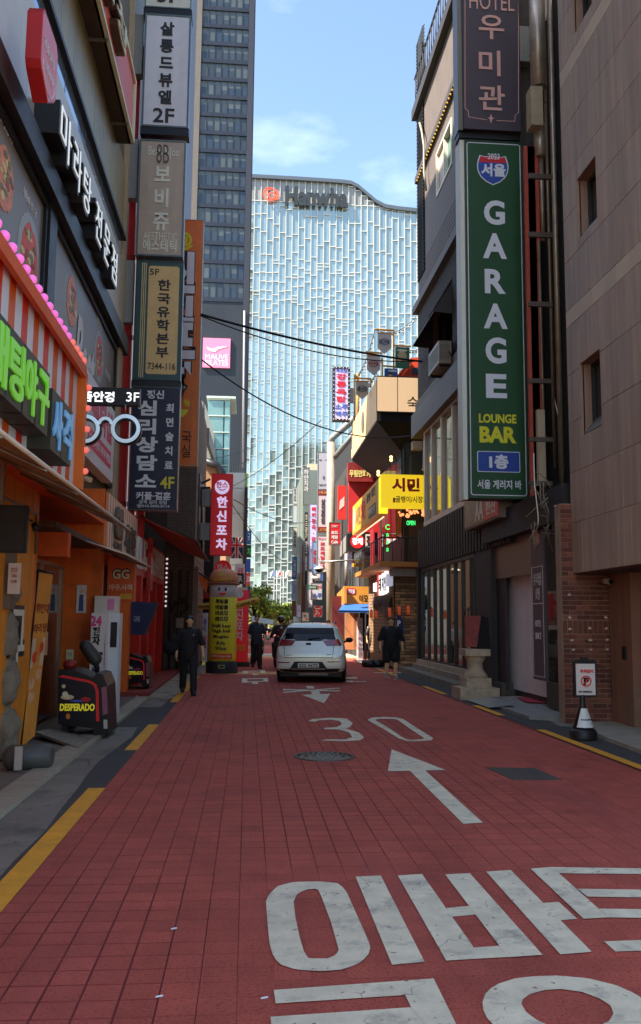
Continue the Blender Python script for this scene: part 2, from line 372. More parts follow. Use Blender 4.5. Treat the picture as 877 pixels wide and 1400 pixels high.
for j in range(-6, ny):
    for i in range(nx):
        x = ROADX0 + (i + .5) * TP; y = 3.0 + (j + .5) * TP
        if x + TP/2 > ROADX1 + .01: continue
        if y < 5.78 and y > 3.0 and n_t < 290 and x > -1.33 and x < -.3:
            n_t += 1; o = add_mesh('tile', tile_me, road, (x, y, random.uniform(-.001, .0005)))
            o.rotation_euler = (random.uniform(-.003, .003), random.uniform(-.003, .003), 0)
        else:
            _g = .5 + 1.0*abs(noise.noise(V((x*.7, y*.5, 1)))); _s = min(1, max(0, (x + .35)/.5)) * min(1, max(0, (6.3 - y)/.7)); _g *= 1 - .93*_s; a = up_tile(TP - (.003 if x < 2.6 else .0015)*_g, TP - (.003 if x < 2.6 else .001)*_g, .001 + .006*min(1, _g*1.6), (.0034 if x < 2.6 else .0016)*_g); k = len(fld.v); z = random.uniform(-.001, .0005)
            fld.v += [(p[0]+x, p[1]+y, p[2]+z) for p in a[0]]; fld.f += [tuple(k+q for q in f) for f in a[1]]; fld.smooth += [False]*5
o = part('tile_field', fld, RED, road, kind='stuff'); o.data.materials.append(JOINT); o.data.polygons.foreach_set('material_index', [0, 1, 1, 1, 1] * (len(fld.f)//5))
0 and part('painted_field', MB().quad((FX, -6, .0005), (ROADX1, -6, .0005), (ROADX1, 5.81, .0005), (FX, 5.81, .0005)), RED2, road)
part('far_surface', MB().quad((ROADX0, 36.9, 0), (ROADX1 + 1.6, 36.9, 0), (ROADX1 + 1.6, 92, 0), (ROADX0, 92, 0)), M((156, 84, 80), .85, var=.2, scale=1.5), road)
part('side_lane', MB().quad((ROADX1 + .02, 27.9, -.001), (9, 27.9, -.001), (9, 30.2, -.001), (ROADX1 + .02, 30.2, -.001)), M((150, 66, 62), .85, var=.15), road)

# paint
PW = M((190, 184, 172), .72, var=.22, scale=5, bump=.25, bscale=120, spec=.3)
add_wear(PW, (150, 66, 58), 22., .63, .67, .85, sy=.8); add_cracks(PW, (90, 74, 68), 1.9, .009, .7); add_wear(PW, (120, 116, 110), 4., .54, .68, .55); add_wear(PW, (96, 90, 86), 60., .66, .7, .5)
PYL = M((196, 136, 46), .7, var=.2, scale=6, bump=.2, spec=.3)
def resample(poly, n):
    P = [V((p[0], p[1])) for p in poly]; P.append(P[0]); L = [0]
    for a, b in zip(P, P[1:]): L.append(L[-1] + (b - a).length)
    out = []; k = 0
    for i in range(n):
        t = L[-1] * i / n
        while L[k+1] < t: k += 1
        out.append(P[k].lerp(P[k+1], (t - L[k]) / (L[k+1] - L[k])))
    return out
def zt(o, s): return lambda p: (o[0] + p[0]/s, o[1] + p[1]/s)
Z1, Z2, Z3, Z4 = zt((350, 1160), 3.248), zt((600, 1160), 3.166), zt((380, 920), 2.923), zt((280, 860), 3.986)
def paint_poly(mb, pts, f, z): 
    q = [G(*f(p), z=z) for p in pts]
    if (q[1]-q[0]).cross(q[2]-q[1]).z < 0 and len(q) < 5: q.reverse()
    mb.quad(*q)
def paint_ring(mb, outer, inner, f, z, n=48):
    o = [G(*f(p), z=z) for p in resample(outer, n)]; i = [G(*f(p), z=z) for p in resample(inner, n)]; k = len(mb.v)
    mb.v += [tuple(p) for p in o + i]
    for a in range(n): b = (a+1) % n; mb.f.append((k+a, k+n+a, k+n+b, k+b)); mb.smooth.append(False)
def paint(name, label, mb, mat=PW, parent=None): return part(name, mb, mat, road)
b = MB()
paint_ring(b, [(45,235),(60,200),(100,165),(170,148),(290,146),(370,155),(400,185),(440,275),(505,420),(510,450),(495,480),(450,515),(380,538),(290,544),(180,538),(110,515),(80,485),(60,420),(50,300)],
    [(168,235),(185,200),(225,182),(275,178),(290,210),(335,330),(370,455),(350,475),(320,488),(235,488),(215,460),(195,395),(175,300)], Z1, .005)
paint('painted_letter', '', b)
b = MB(); paint_poly(b, [(443,125),(605,516),(750,503),(555,120)], Z1, .005); paint('painted_letter', '', b)
b = MB(); paint_poly(b, [(-177,117),(33,485),(145,478),(150,425),(-72,110)], Z2, .005); paint_poly(b, [(28,112),(300,470),(450,460),(135,107)], Z2, .006)
paint_poly(b, [(135,430),(145,478),(310,469),(275,420)], Z2, .0045); paint_poly(b, [(10,260),(35,297),(170,285),(135,248)], Z2, .0045); paint('painted_letter', '', b)
b = MB(); paint_poly(b, [(205,100),(527,458),(663,447),(312,93)], Z2, .005); paint_poly(b, [(430,237),(515,312),(600,304),(520,231)], Z2, .0045); paint('painted_letter', '', b)
b = MB(); paint_poly(b, [(398,87),(628,304),(735,298),(490,80)], Z2, .006); paint_poly(b, [(480,80),(520,107),(1150,113),(1150,90)], Z2, .005)
paint_poly(b, [(600,174),(645,208),(1150,216),(1150,182)], Z2, .005); paint_poly(b, [(695,260),(735,298),(1150,304),(1150,266)], Z2, .005); paint('painted_letter', '', b)
b = MB(); paint_poly(b, [(717,402),(765,446),(1150,432),(1150,385)], Z2, .005); paint('painted_letter', '', b)
b = MB(); paint_ring(b, [(190,665),(205,620),(250,588),(330,562),(420,552),(520,550),(650,562),(770,592),(860,632),(930,690),(950,760),(900,820),(780,860),(600,868),(430,850),(300,805),(220,750),(195,710)],
    [(358,672),(365,650),(400,628),(460,612),(530,608),(620,620),(700,650),(745,680),(757,715),(740,745),(690,770),(600,780),(500,775),(430,745),(380,710)], Z2, .005); paint('painted_letter', '', b)
b = MB(); paint_poly(b, [(80,628),(88,688),(700,648),(760,579)], Z1, .005); paint_poly(b, [(655,632),(690,705),(762,800),(900,800),(790,577),(690,584)], Z1, .006)
paint_poly(b, [(65,747),(72,800),(775,790),(700,704)], Z1, .0045); paint('painted_letter', '', b)
b = MB(); paint_poly(b, [(455,305),(440,393),(672,388)], Z3, .005); paint_poly(b, [(525,388),(742,603),(820,598),(585,386)], Z3, .004); paint('painted_arrow', '', b)
b = MB(); paint_poly(b, [(122,192),(140,184),(215,179),(275,182),(300,200),(290,216),(272,222),(325,238),(346,258),(328,269),(265,273),(175,270),(195,265),(270,266),(298,256),(285,238),(245,226),(183,224),(188,219),(235,217),(257,205),(247,192),(212,187),(165,189),(150,195)][::-1], Z3, .005); paint('painted_numeral', '', b)
b = MB(); paint_ring(b, [(358,188),(375,178),(420,176),(470,177),(500,183),(560,222),(622,260),(615,269),(560,273),(510,271),(485,262),(420,222)], [(390,188),(400,184),(435,183),(468,184),(480,188),(530,224),(585,260),(578,265),(550,267),(520,266),(500,258),(450,224)], Z3, .005); paint('painted_numeral', '', b)
b = MB(); paint_poly(b, [(97,87),(185,121),(210,83)], Z3, .005); paint_poly(b, [(130,73),(140,87),(172,85),(165,72)], Z3, .0045)
paint_poly(b, [(20,64),(20,69),(250,74),(250,70)], Z3, .0055); paint_poly(b, [(20,76),(20,80),(250,62),(245,59)], Z3, .005); paint_poly(b, [(113,52),(118,62),(148,62),(140,52)], Z3, .005); paint('painted_arrow', '', b)
b = MB()
for p in ([(208,228),(208,242),(236,242),(236,228)], [(303,225),(305,240),(332,240),(330,225)], [(236,228),(236,231),(304,229),(303,226)], [(262,243),(262,251),(292,250),(290,243)], [(205,268),(203,292),(232,292),(235,270)], [(318,268),(322,287),(348,287),(345,266)], [(235,269),(236,273),(318,272),(318,267)], [(232,286),(232,291),(322,287),(321,283)], [(258,291),(262,299),(294,299),(292,290)]): paint_poly(b, p, Z4, .005)
paint('painted_letter', '', b)
b = MB()
for p in ([(765,262),(768,272),(835,270),(828,261)], [(768,282),(772,290),(815,289),(808,281)], [(815,284),(815,288),(880,288),(880,284)]): paint_poly(b, p, Z4, .005)
paint('painted_letter', '', b)
def band(y0, y1, x0, x1, mat, name='painted_band', z=.004): return part(name, MB().quad((x0, y0, z), (x1, y0, z), (x1, y1, z), (x0, y1, z)), mat, road)
band(26.6, 28.0, ROADX0, 1.6, M((176, 128, 84), .8, var=.15)); band(27.6, 27.85, 4.0, 8.5, PW)
for y0, y1, c in ((38.6, 39.9, (190, 140, 80)), (40.0, 41.3, (120, 140, 160)), (41.4, 42.3, (200, 180, 140)), (42.6, 43.3, (180, 178, 174))): band(y0, y1, ROADX0, ROADX1 + 1.6, M(c, .8, var=.15))
for y0, y1 in ((2.2, 8.75), (11.2, 13.9), (17.6, 25.5)): band(y0, y1, -1.47, -1.31, PYL, 'yellow_edge_line', .006)
for y0, y1 in ((8.9, 13.2), (15.2, 17.0), (19.6, 22.0), (26.0, 30.)): band(y0, y1, 4.36, 4.5, PYL, 'yellow_edge_line', .006)

# drain covers in the road
def manhole(px, py, rpx, label):
    c = G(px, py); r = abs(G(px + rpx, py).x - c.x); t = thing('manhole_cover', label, 'manhole cover', c)
    iron = M((70, 72, 72), .55, .6, var=.3, scale=20)
    a = MB().lathe((c.x, c.y, -.01), [(r, 0), (r, .018), (r*.9, .018), (r*.9, .012), (r*.02, .012)], 32); part('rim', a, iron, t)
    d = MB()
    for k in range(3):
        for q in range(10 + 6*k):
            an = 2*math.pi*q/(10+6*k); rr = r * (.25 + .25*k); d.box((c.x+rr*math.cos(an)-.014, c.y+rr*math.sin(an)-.014, 0), (c.x+rr*math.cos(an)+.014, c.y+rr*math.sin(an)+.014, .008))
    part('tread', d, M((110, 112, 112), .5, .7, var=.2), t, kind='stuff')
manhole(444, 1034.5, 42, 'round cast iron manhole cover in the red road beside the painted 30')
c0 = [G(664, 1048.8, .006), G(701, 1065.5, .006), G(769, 1065.5, .006), G(732, 1050, .006)]
tt = thing('drain_plate', 'dark rectangular utility plate let into the red road to the right of the arrow', 'utility cover', G(716, 1057))
part('plate', MB().prism(c0[::-1], (0, 0, -.02)), M((62, 58, 56), .8, var=.25, bump=.4), tt)
for k in (.25, .75): e = c0[0].lerp(c0[3], k).lerp(c0[1].lerp(c0[2], k), .5); part('lifting_hole', MB().lathe((e.x, e.y, .004), [(.025, 0), (.025, .004)], 10), BLACK, tt)

# left verge
ASPH = M((58, 58, 60), .9, var=.25, scale=5, bump=.5, bscale=120); CONC = M((134, 130, 124), .88, var=.22, scale=3, bump=.4, bscale=80); CONC2 = M((108, 105, 102), .9, var=.25, scale=2.2, bump=.45, bscale=90)
structure('verge', MB().box((-1.95, -6, -.05), (-1.335, 30, .0)), CONC2)
vg = MB(); ys = [-4, 3, 4.5, 5.5, 6.2, 7.0, 7.9, 8.75, 9.4, 10.3, 11.2, 12.5, 14, 17, 24]; wd = [.14, .15, .16, .15, .17, .15, .2, .23, .27, .3, .26, .2, .28, .2, .15]
for (y0, w0), (y1, w1) in zip(zip(ys, wd), zip(ys[1:], wd[1:])): vg.quad((ROADX0 - w0, y0, .004), (ROADX0 + .02, y0, .004), (ROADX0 + .02, y1, .004), (ROADX0 - w1, y1, .004))
structure('asphalt_edge', vg, ASPH)
structure('asphalt_patch', MB().box((-1.93, 13.6, 0), (-1.5, 16.6, .008)), ASPH)
kb = thing('kerb', 'x', 'x', (-2.05, 8, 0)); del kb['label'], kb['category']; kb['kind'] = 'structure'
kmat = M((134, 131, 124), .8, var=.2, scale=4, bump=.3, rnd=.08)
y = -2.
while y < 18.4:
    L = 1.0; mb = MB().box((-2.2, y + .004, -.05), (-1.94, min(y + L, 18.4) - .004, .045)); o = part('kerb_stone', mb, kmat, kb); y += L
structure('left_pavement', MB().box((-3.4, -6, -.05), (-2.2, 18.5, .03)), M((98, 95, 94), .85, var=.25, scale=3, bump=.3))
for _m in (CONC, CONC2, ASPH): add_cracks(_m, (30, 29, 29), 1.6, .012)
for _m in (CONC, CONC2): add_wear(_m, (52, 50, 50), 1.6, .52, .66, .6); add_wear(_m, (150, 146, 138), 14., .68, .72, .5)
structure('red_step', MB().box((-3.2, 18.5, -.05), (-1.98, 27, .12)), M((120, 52, 48), .7, var=.2))
structure('concrete_ramp', MB().prism([V((-1.98, 18.5, .03)), V((-1.48, 18.5, .006)), V((-1.48, 26.5, .006)), V((-1.98, 26.5, .03))][::-1], (0, 0, -.06)), CONC)
# right verge
structure('right_verge', MB().box((4.42, -6, -.05), (6.3, 27.8, .0)), ASPH)
structure('right_pavement', MB().prism([V((5.0, -6, .05)), V((4.75, 8, .05)), V((4.95, 12.0, .05)), V((5.2, 13.9, .05)), V((9, 13.9, .05)), V((9, -6, .05))], (0, 0, -.1)), M((128, 124, 118), .85, var=.25, scale=2.5, bump=.3))
structure('gutter', MB().quad((4.9, 13.6, .003), (5.8, 13.6, .003), (5.8, 15.0, .003), (5.05, 15.0, .003)), CONC2)
# litter on the road
for i, (px, py, q) in enumerate([(213, 1363, 'left of the joint lines'), (357, 1365, 'by the painted letter corner'), (234, 1270, 'in the middle of the left tiles')]):
    c = G(px, py, .004); mb = MB().tube([c, c + V((.03, .012, 0))], .004, 6)
    part('cigarette_butt', mb, WHITE, None, label='tiny white cigarette butt lying on the red tiles ' + q, cat='litter')
# ================= LEFT SIDE =================
def fl(X, y0, y1, z0, z1): return Face('left', X, (X, y0, z0), (X, y1, z1), px=False)
def fr(X, y0, y1, z0, z1): return Face('right', X, (X, y1, z0), (X, y0, z1), px=False)
def ff(Y, x0, x1, z0, z1): return Face('front', Y, (x0, Y, z0), (x1, Y, z1), px=False)
def bx(name, parent, mat, a, b_, **k): return part(name, MB().box(a, b_), mat, parent, **k)
def disc(f, mb, a, b_, ra, rb, d0, d1, n=20): return f.poly(mb, [(a + ra*math.cos(2*math.pi*i/n), b_ + rb*math.sin(2*math.pi*i/n)) for i in range(n)], d0, d1)
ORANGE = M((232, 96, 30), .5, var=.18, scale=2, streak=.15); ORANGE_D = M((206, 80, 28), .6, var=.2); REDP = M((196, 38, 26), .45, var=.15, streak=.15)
# --- the near building with the noodle restaurant ---
L1 = thing('restaurant_building', 'tall left building with grey metal fascia, khaki panels and dark menu posters', 'building', (-6, 8, 0))
WALLG = M((96, 94, 90), .7, var=.2, streak=.2)
part('wall', MB().box((-14, 0, 3.3), (-3.0, 19.2, 26)), WALLG, L1)
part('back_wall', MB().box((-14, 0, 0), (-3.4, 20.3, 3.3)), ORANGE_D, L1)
FASC = M((172, 174, 176), .38, .35, var=.12, scale=.8, streak=.08)
y = 1.
while y < 19.0:
    f = fl(-2.92, y, min(y + 2.4, 19.1), 7.71, 9.5); mb = MB(); f.rect(mb, .006, 0, f.w - .006, f.h, -.08, .02); part('fascia_panel', mb, FASC, L1); y += 2.4
part('black_band', MB().box((-3, 1, 7.35), (-2.72, 19.05, 7.71)), BLACK, L1)  # solid black band below the grey fascia panels
WGL = M((120, 146, 180), .06, .6, var=.1); KH = M((128, 120, 92), .38, .55, var=.15, streak=.15, rnd=.12)
y = 1.
while y < 19.0:
    f = fl(-2.95, y, min(y + 1.7, 19.1), 9.52, 10.02); mb = MB(); f.rect(mb, .03, 0, f.w - .03, f.h, -.05, .0); part('pane', mb, WGL, L1); y += 1.7
part('sill', MB().box((-3, 1, 10.02), (-2.86, 19.1, 10.1)), BLACK, L1)
y = 1.
while y < 19.0:
    f = fl(-2.94, y, min(y + .95, 19.1), 10.1, 11.75); mb = MB(); f.rect(mb, .006, 0, f.w - .006, f.h, -.05, .0); part('cladding_panel', mb, KH, L1); y += .95
part('corner_pilaster', MB().box((-3.05, 19.22, 6.4), (-2.9, 19.4, 22)), M((150, 140, 122), .7, var=.15, streak=.2), L1)
part('end_pillar', MB().box((-2.98, 18.45, 3.9), (-2.8, 18.8, 7.35)), M((150, 140, 122), .7, var=.15), L1)
# menu posters
POST = M((100, 94, 88), .4, var=.12, scale=1.5)
FOODS = [M(c, .5, var=.45, scale=14) for c in ((196, 120, 90), (186, 66, 40), (206, 150, 120), (180, 96, 64))]
PLATE = M((128, 132, 138), .4, var=.2, scale=8); CHALK = M((226, 224, 216), .7, var=.05)
def poster(y0, y1, foods, label):
    f = fl(-2.9, y0, y1, 4.3, 7.33); t = thing('menu_poster', label, 'poster', f.at(f.w/2, 0, -.05), 'menu posters above the batting arcade')
    mb = MB(); f.rect(mb, 0, 0, f.w, f.h, -.08, 0); part('panel', mb, POST, t)
    mb = MB(); f.frame(mb, 0, 0, f.w, f.h, .1, -.05, .05); part('frame', mb, BLACK, t)
    for i, (a, b_, r, pl) in enumerate(foods):
        if pl: mb = MB(); disc(f, mb, a, b_, r*1.18, r*1.18, -.01, .004); part('plate_print', mb, PLATE, t)
        mb = MB(); n = 26
        f.poly(mb, [(a + r*(.85+.18*noise.noise(V((i, k*.7, 3))))*math.cos(2*math.pi*k/n), b_ + r*(.9+.2*noise.noise(V((i, k*.6, 9))))*math.sin(2*math.pi*k/n)) for k in range(n)], -.01, .008); part('food_print', mb, FOODS[i % 4], t)
        for c_ in range(3):
            mb = MB()
            for k in range(9): an, rr_ = random.random()*6.28, random.random()*r*.75; disc(f, mb, a + rr_*math.cos(an), b_ + rr_*math.sin(an), r*random.uniform(.08, .2), r*random.uniform(.06, .14), .0, .009 + .0006*k + .001*c_, 7)
            part('garnish_print', mb, (M((216, 176, 130), .5), M((132, 48, 30), .5), M((96, 110, 60), .5))[c_], t, kind='stuff')
        mb = MB(); put_text(mb, f, ('마라샹궈', '꿔바로우', '마라탕', '볶음밥')[i % 4], a - r*.9, b_ + r*1.3, a + r*.5, b_ + r*1.3 + .14, .004, .003, .0, 1); part('lettering', mb, CHALK, t)
    return f, t
f, t = poster(5.6, 11.85, [(4.3, 2.35, .42, 0), (5.55, 1.9, .5, 1), (4.6, .75, .5, 1), (3.2, 1.4, .45, 1), (5.9, .55, .42, 0)], 'near dark food poster with plates of stew left of the black post')
f, t = poster(12.3, 18.4, [(1.55, 2.35, .46, 0), (4.2, 2.25, .42, 1), (.75, .95, .5, 1), (5.35, 1.55, .44, 0), (4.4, .5, .4, 1)], 'far dark food poster with chalk lettering Best Menu beside the signs')
mb = MB(); put_text(mb, f, 'Best', 1.9, 1.1, 3.6, 2.35, .012, .004, .03, 1, shear=.12); put_text(mb, f, 'Menu', 3.1, .7, 5.1, 1.5, .012, .004, .03, 1, shear=.1); part('lettering', mb, CHALK, t)
part('post', MB().box((-2.98, 11.86, 4.3), (-2.82, 12.29, 7.35)), BLACK, L1)
# restaurant letters standing off the fascia
FL = fl(-2.56, 0, 30, 0, 30)
t = thing('channel_letters', 'row of black box letters with white faces on the grey fascia', 'sign', (-2.7, 13.5, 7.71))
for ch, y0, y1 in (('장', 7.75, 8.5), ('마', 11.03, 11.76), ('라', 11.92, 12.5), ('탕', 12.66, 13.28), ('전', 13.72, 14.32), ('문', 14.56, 15.18), ('점', 15.4, 16.05)):
    mb = MB(); put_text(mb, FL, ch, y0 - .02, 7.72, y1 + .02, 8.42, -.34, .33, .03, 1); o = part('letter_block', mb, BLACK, t)
    mb = MB(); put_text(mb, FL, ch, y0 + .03, 7.76, y1 - .03, 8.38, 0, .012, -.012, 1); part('letter_face', mb, M((226, 232, 244), .5, var=0, emit=.22), o)
mb = MB(); put_text(mb, FL, 'MALATANG', 17.0, 7.8, 18.6, 8.02, -.34, .02, .01, 1); part('lettering', mb, CHALK, t)
# red shield
t = thing('shield_sign', 'dark red shield shaped box sign with pale script on the grey fascia', 'sign', (-2.6, 9.85, 7.6)); f = fl(-2.45, 9.45, 10.25, 7.6, 8.5)
sh = [(.08, .95), (.0, .85), (0, .28), (.06, .2), (.42, 0), (.74, .2), (.8, .28), (.8, .85), (.72, .95)]
mb = MB(); f.poly(mb, sh, -.17, 0); part('box', mb, M((150, 26, 34), .4, var=.1), t)
mb = MB(); f.poly(mb, [(.4+(a-.4)*.95, .45+(q-.45)*.95) for a, q in sh], -.01, .006); part('face_panel', mb, M((196, 86, 100), .35, var=.08), t)
mb = MB(); put_text(mb, f, '라화쿵부', .12, .5, .62, .66, .008, .004, .01, 1); put_text(mb, f, '마라탕', .25, .28, .62, .42, .008, .004, .01, 1)
f.poly(mb, [(.4+.3*math.cos(q/12*math.pi+math.pi), .36+.26*math.sin(q/12*math.pi+math.pi)) for q in range(13)] + [(.4+.285*math.cos(-q/12*math.pi), .36+.245*math.sin(-q/12*math.pi)) for q in range(13)], .006, .012); part('lettering', mb, WHITE, t)
# red canopy sign above
t = thing('fascia_sign', 'orange red box sign with cream frame high above the khaki panels', 'sign', (-2.76, 13, 11.63)); f = fl(-2.63, 6.6, 17.85, 11.63, 13.05)
mb = MB(); f.rect(mb, 0, 0, f.w, f.h, -.37, -.02); part('box', mb, M((58, 50, 46), .7, var=.2), t)
mb = MB(); f.rect(mb, .06, .06, f.w-.12, f.h-.08, -.04, .0); part('face_panel', mb, M((218, 74, 48), .45, var=.1), t)
mb = MB(); f.frame(mb, 0, 0, f.w, f.h, .08, -.06, .05); part('frame', mb, M((206, 196, 182), .5, var=.1), t)
mb = MB(); put_text(mb, f, '황제곱창', 3.4, .38, 9.2, 1.0, .0, .14, .02, 1); part('letter_block', mb, M((60, 52, 48), .5), t)
mb = MB(); put_text(mb, f, '황제곱창', 3.42, .4, 9.18, .98, .145, .02, .0, 1); part('letter_face', mb, M((210, 196, 180), .5), t)
for y in (11.4, 14.4, 17.0): bx('bracket', t, STEEL, (-2.95, y, 11.57), (-2.6, y + .03, 11.62))

# --- batting arcade ---
A1 = thing('arcade_shopfront', 'orange batting arcade shopfront with red and white striped marquee', 'shopfront', (-2.6, 9.5, 0))
y = 4.0; i = 0; SW, SO, SR = M((226, 214, 224), .5, var=.06), M((214, 84, 34), .5, var=.1), M((200, 50, 36), .5, var=.1)
while y < 11.6:
    f = fl(-2.36, y, y + .245, 3.34, 4.93); mb = MB(); f.rect(mb, .0, 0, .243, f.h, -.05, random.uniform(0, .004)); part('stripe_board', mb, (SR, SW, SO, SW)[i % 4], A1); y += .245; i += 1
MY = y
part('marquee_box', MB().box((-3.0, 4, 3.32), (-2.42, MY, 4.93)), ORANGE, A1)
part('top_beam', MB().box((-2.42, 4, 4.93), (-2.24, MY + .03, 5.0)).box((-2.30, 4, 4.85), (-2.24, MY + .03, 4.93)), ORANGE_D, A1)
part('end_beam', MB().box((-2.42, MY, 3.32), (-2.24, MY + .14, 4.93)), ORANGE, A1)
pinkb, coral = M((240, 112, 196), .35, var=0, emit=.25), M((244, 116, 104), .35, var=0, emit=.25)
y = 5.5
while y < MY + .1: part('bulb', MB().ball((-2.27, y, 5.055), .052, 10, 7), pinkb if y < 10.7 else coral, A1); part('bulb_base', MB().lathe((-2.27, y, 4.99), [(.03, 0), (.03, .04)], 8), ORANGE_D, A1) if y > 8.8 else 0; y += .26
for z in (4.74, 4.45, 4.16, 3.87, 3.58): part('bulb', MB().ball((-2.22, MY + .1, z), .045, 8, 6), coral, A1)
f = fl(-2.1, 0, 20, 0, 20); GRN, BLU = M((112, 196, 40), .35, var=.06, emit=.12), M((94, 158, 206), .35, var=.06, emit=.1); LB = M((50, 52, 46), .5)
for k, (ch, y0, y1, c) in enumerate((('배', 6.9, 7.55, GRN), ('팅', 7.62, 8.12, GRN), ('야', 8.18, 8.62, GRN), ('구', 8.68, 9.14, GRN), ('사', 9.4, 9.84, BLU), ('격', 9.9, 10.38, BLU))):
    z0, z1 = (3.54, 4.08) if k < 4 else (3.44, 3.98)
    t = thing('channel_letter', ("leftmost green", "second green", "third green", "last green", "left blue", "right blue")[k] + f" box letter {ch} on the striped marquee", 'sign letter', (-2.2, (y0+y1)/2, z0), 'box letters on the striped marquee')
    mb = MB(); f.rect(mb, y0 - .06, z0 - .06, y1 + .04, z1 + .06, -.26, -.012); part('backing_box', mb, LB, t)
    mb = MB(); put_text(mb, f, ch, y0, z0, y1, z1, -.012, .02, .028, 1); part('letter_face', mb, c, t)
AWN = M((120, 110, 106), .25, .0, var=.25, scale=3, alpha=.93)
def awning(name, label, x0, z0, x1, z1, y0, y1, mat, th=.012, n=0, group=None, frame=BLACK, sag=0):
    t = thing(name, label, 'awning', ((x0+x1)/2, (y0+y1)/2, min(z0, z1)), group)
    mb = MB(); K = 6
    for i in range(K):
        a, b_ = i/K, (i+1)/K; xa, xb = x0+(x1-x0)*a, x0+(x1-x0)*b_; za, zb = z0+(z1-z0)*a - sag*math.sin(a*math.pi), z0+(z1-z0)*b_ - sag*math.sin(b_*math.pi)
        mb.prism([V((xa, y0, za)), V((xb, y0, zb)), V((xb, y1, zb)), V((xa, y1, za))], (0, 0, -th))
    part('sheet', mb, mat, t)
    part('edge_rail', MB().tube([V((x1, y0, z1)), V((x1, y1, z1))], .018, 6).tube([V((x0, y0, z0)), V((x1, y0, z1))], .014, 6).tube([V((x0, y1, z0)), V((x1, y1, z1))], .014, 6), frame, t)
    k = 1
    while y0 + k*1.3 < y1: part('rib', MB().tube([V((x0, y0+k*1.3, z0-.03)), V((x1, y0+k*1.3, z1-.03))], .012, 6), STEEL, t); k += 1
    return t
awning('plastic_awning', 'grey translucent awning under the green box letters', -2.5, 3.2, -1.62, 2.8, 4.5, 12.1, AWN, frame=M((170, 165, 160), .4))
# shop interior side below the marquee
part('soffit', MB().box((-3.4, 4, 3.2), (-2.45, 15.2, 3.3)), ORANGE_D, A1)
part('front_wall', MB().box((-2.95, 4, 0.03), (-2.68, 11.3, 3.2)), M((222, 120, 36), .55, var=.15, streak=.2), A1)
part('front_pillar', MB().box((-2.98, 11.3, 0.03), (-2.72, 11.6, 3.2)), ORANGE, A1)
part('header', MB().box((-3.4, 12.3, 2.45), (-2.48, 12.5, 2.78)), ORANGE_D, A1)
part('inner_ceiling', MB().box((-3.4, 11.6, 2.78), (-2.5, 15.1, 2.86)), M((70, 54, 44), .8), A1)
part('recess_wall', MB().box((-3.39, 15.2, 0.03), (-2.47, 15.4, 3.3)), M((234, 92, 28), .45, var=.2, streak=.2), A1)
GLASSD = M((40, 34, 34), .06, .0, var=0, spec=.9, coat=.6)
d = part('glass_door', MB().box((-3.06, 11.9, .1), (-3.03, 14.6, 2.4)), GLASSD, A1)
part('door_frame', MB().box((-3.08, 11.8, .05), (-3.0, 11.9, 2.45)).box((-3.08, 14.6, .05), (-3.0, 14.7, 2.45)).box((-3.08, 11.9, 2.4), (-3.0, 14.6, 2.45)).box((-3.07, 13.2, .1), (-3.01, 13.26, 2.4)), M((130, 112, 100), .3, .7), d)
part('notice', MB().box((-3.02, 13.6, 1.05), (-3.005, 13.75, 1.4)), M((200, 150, 130), .6), d)
mb = MB(); f = fl(-2.675, 0, 20, 0, 10); put_text(mb, f, '구', 10.2, .75, 10.9, 1.75, 0, .02, .06, 1); part('lettering', mb, BLACK, A1)
mb = MB(); put_text(mb, f, '구', 10.25, .8, 10.86, 1.7, .022, .01, .0, 1); part('lettering', mb, M((190, 190, 190), .5), A1)
# television under the awning
t = thing('hanging_monitor', 'black monitor hanging under the near awning', 'monitor', PY(16, 755, 8.9)); f = Face('front', 8.9, (-14, 755), (38, 691))
mb = MB(); f.rect(mb, 0, 0, f.w, f.h, -.09, 0); part('case', mb, BLACK, t); mb = MB(); f.frame(mb, 0, 0, f.w, f.h, .02, -.01, .01); part('bezel', mb, BLACKC, t)
part('mount', MB().box((-2.5, 8.95, f.at(0, f.h).z), (-2.46, 8.99, 3.2)), STEEL, t)
# stone stack at the left edge
t = thing('stone_pier', 'rough grey pier of stacked stones at the left edge of the pavement', 'pier', PY(8, 1030, 10.2))
for k, (p0, p1) in enumerate(((765, 835), (835, 905), (905, 968), (968, 1034))):
    c = PY(6, (p0+p1)/2, 10.3); r = (p1-p0)/2/1200*10.3*1.06; mb = MB().ball(c, (.17, .2, r), 32, 24)
    mb.v = [tuple(V(q) + (V(q)-c)*(.3*noise.noise(V(q)*6) + .14*noise.noise(V(q)*19))) for q in mb.v]; part('stone', mb, M((104, 100, 94), .9, var=.25, scale=8, bump=.6, bscale=30, rnd=.15), t)
t = thing('wall_plaque', 'small white plaque fixed on the orange wall above the stones', 'plaque', PY(19, 812, 9.9)); f = Face('front', 9.9, (10, 812), (29, 770)); mb = MB(); f.rect(mb, 0, 0, f.w, f.h, -.03, 0); part('board', mb, M((170, 164, 164), .5), t)
mb = MB(); put_text(mb, f, '영업중\n10:00\n24:00', .03, .12, f.w-.03, f.h-.05, .003, .002, .0, 1.1); part('lettering', mb, M((150, 60, 60), .5), t)
part('backing_box', MB().box((-3.0, 9.95, 1.7), (-2.6, 10.15, 2.35)), M((90, 80, 72), .7), t)
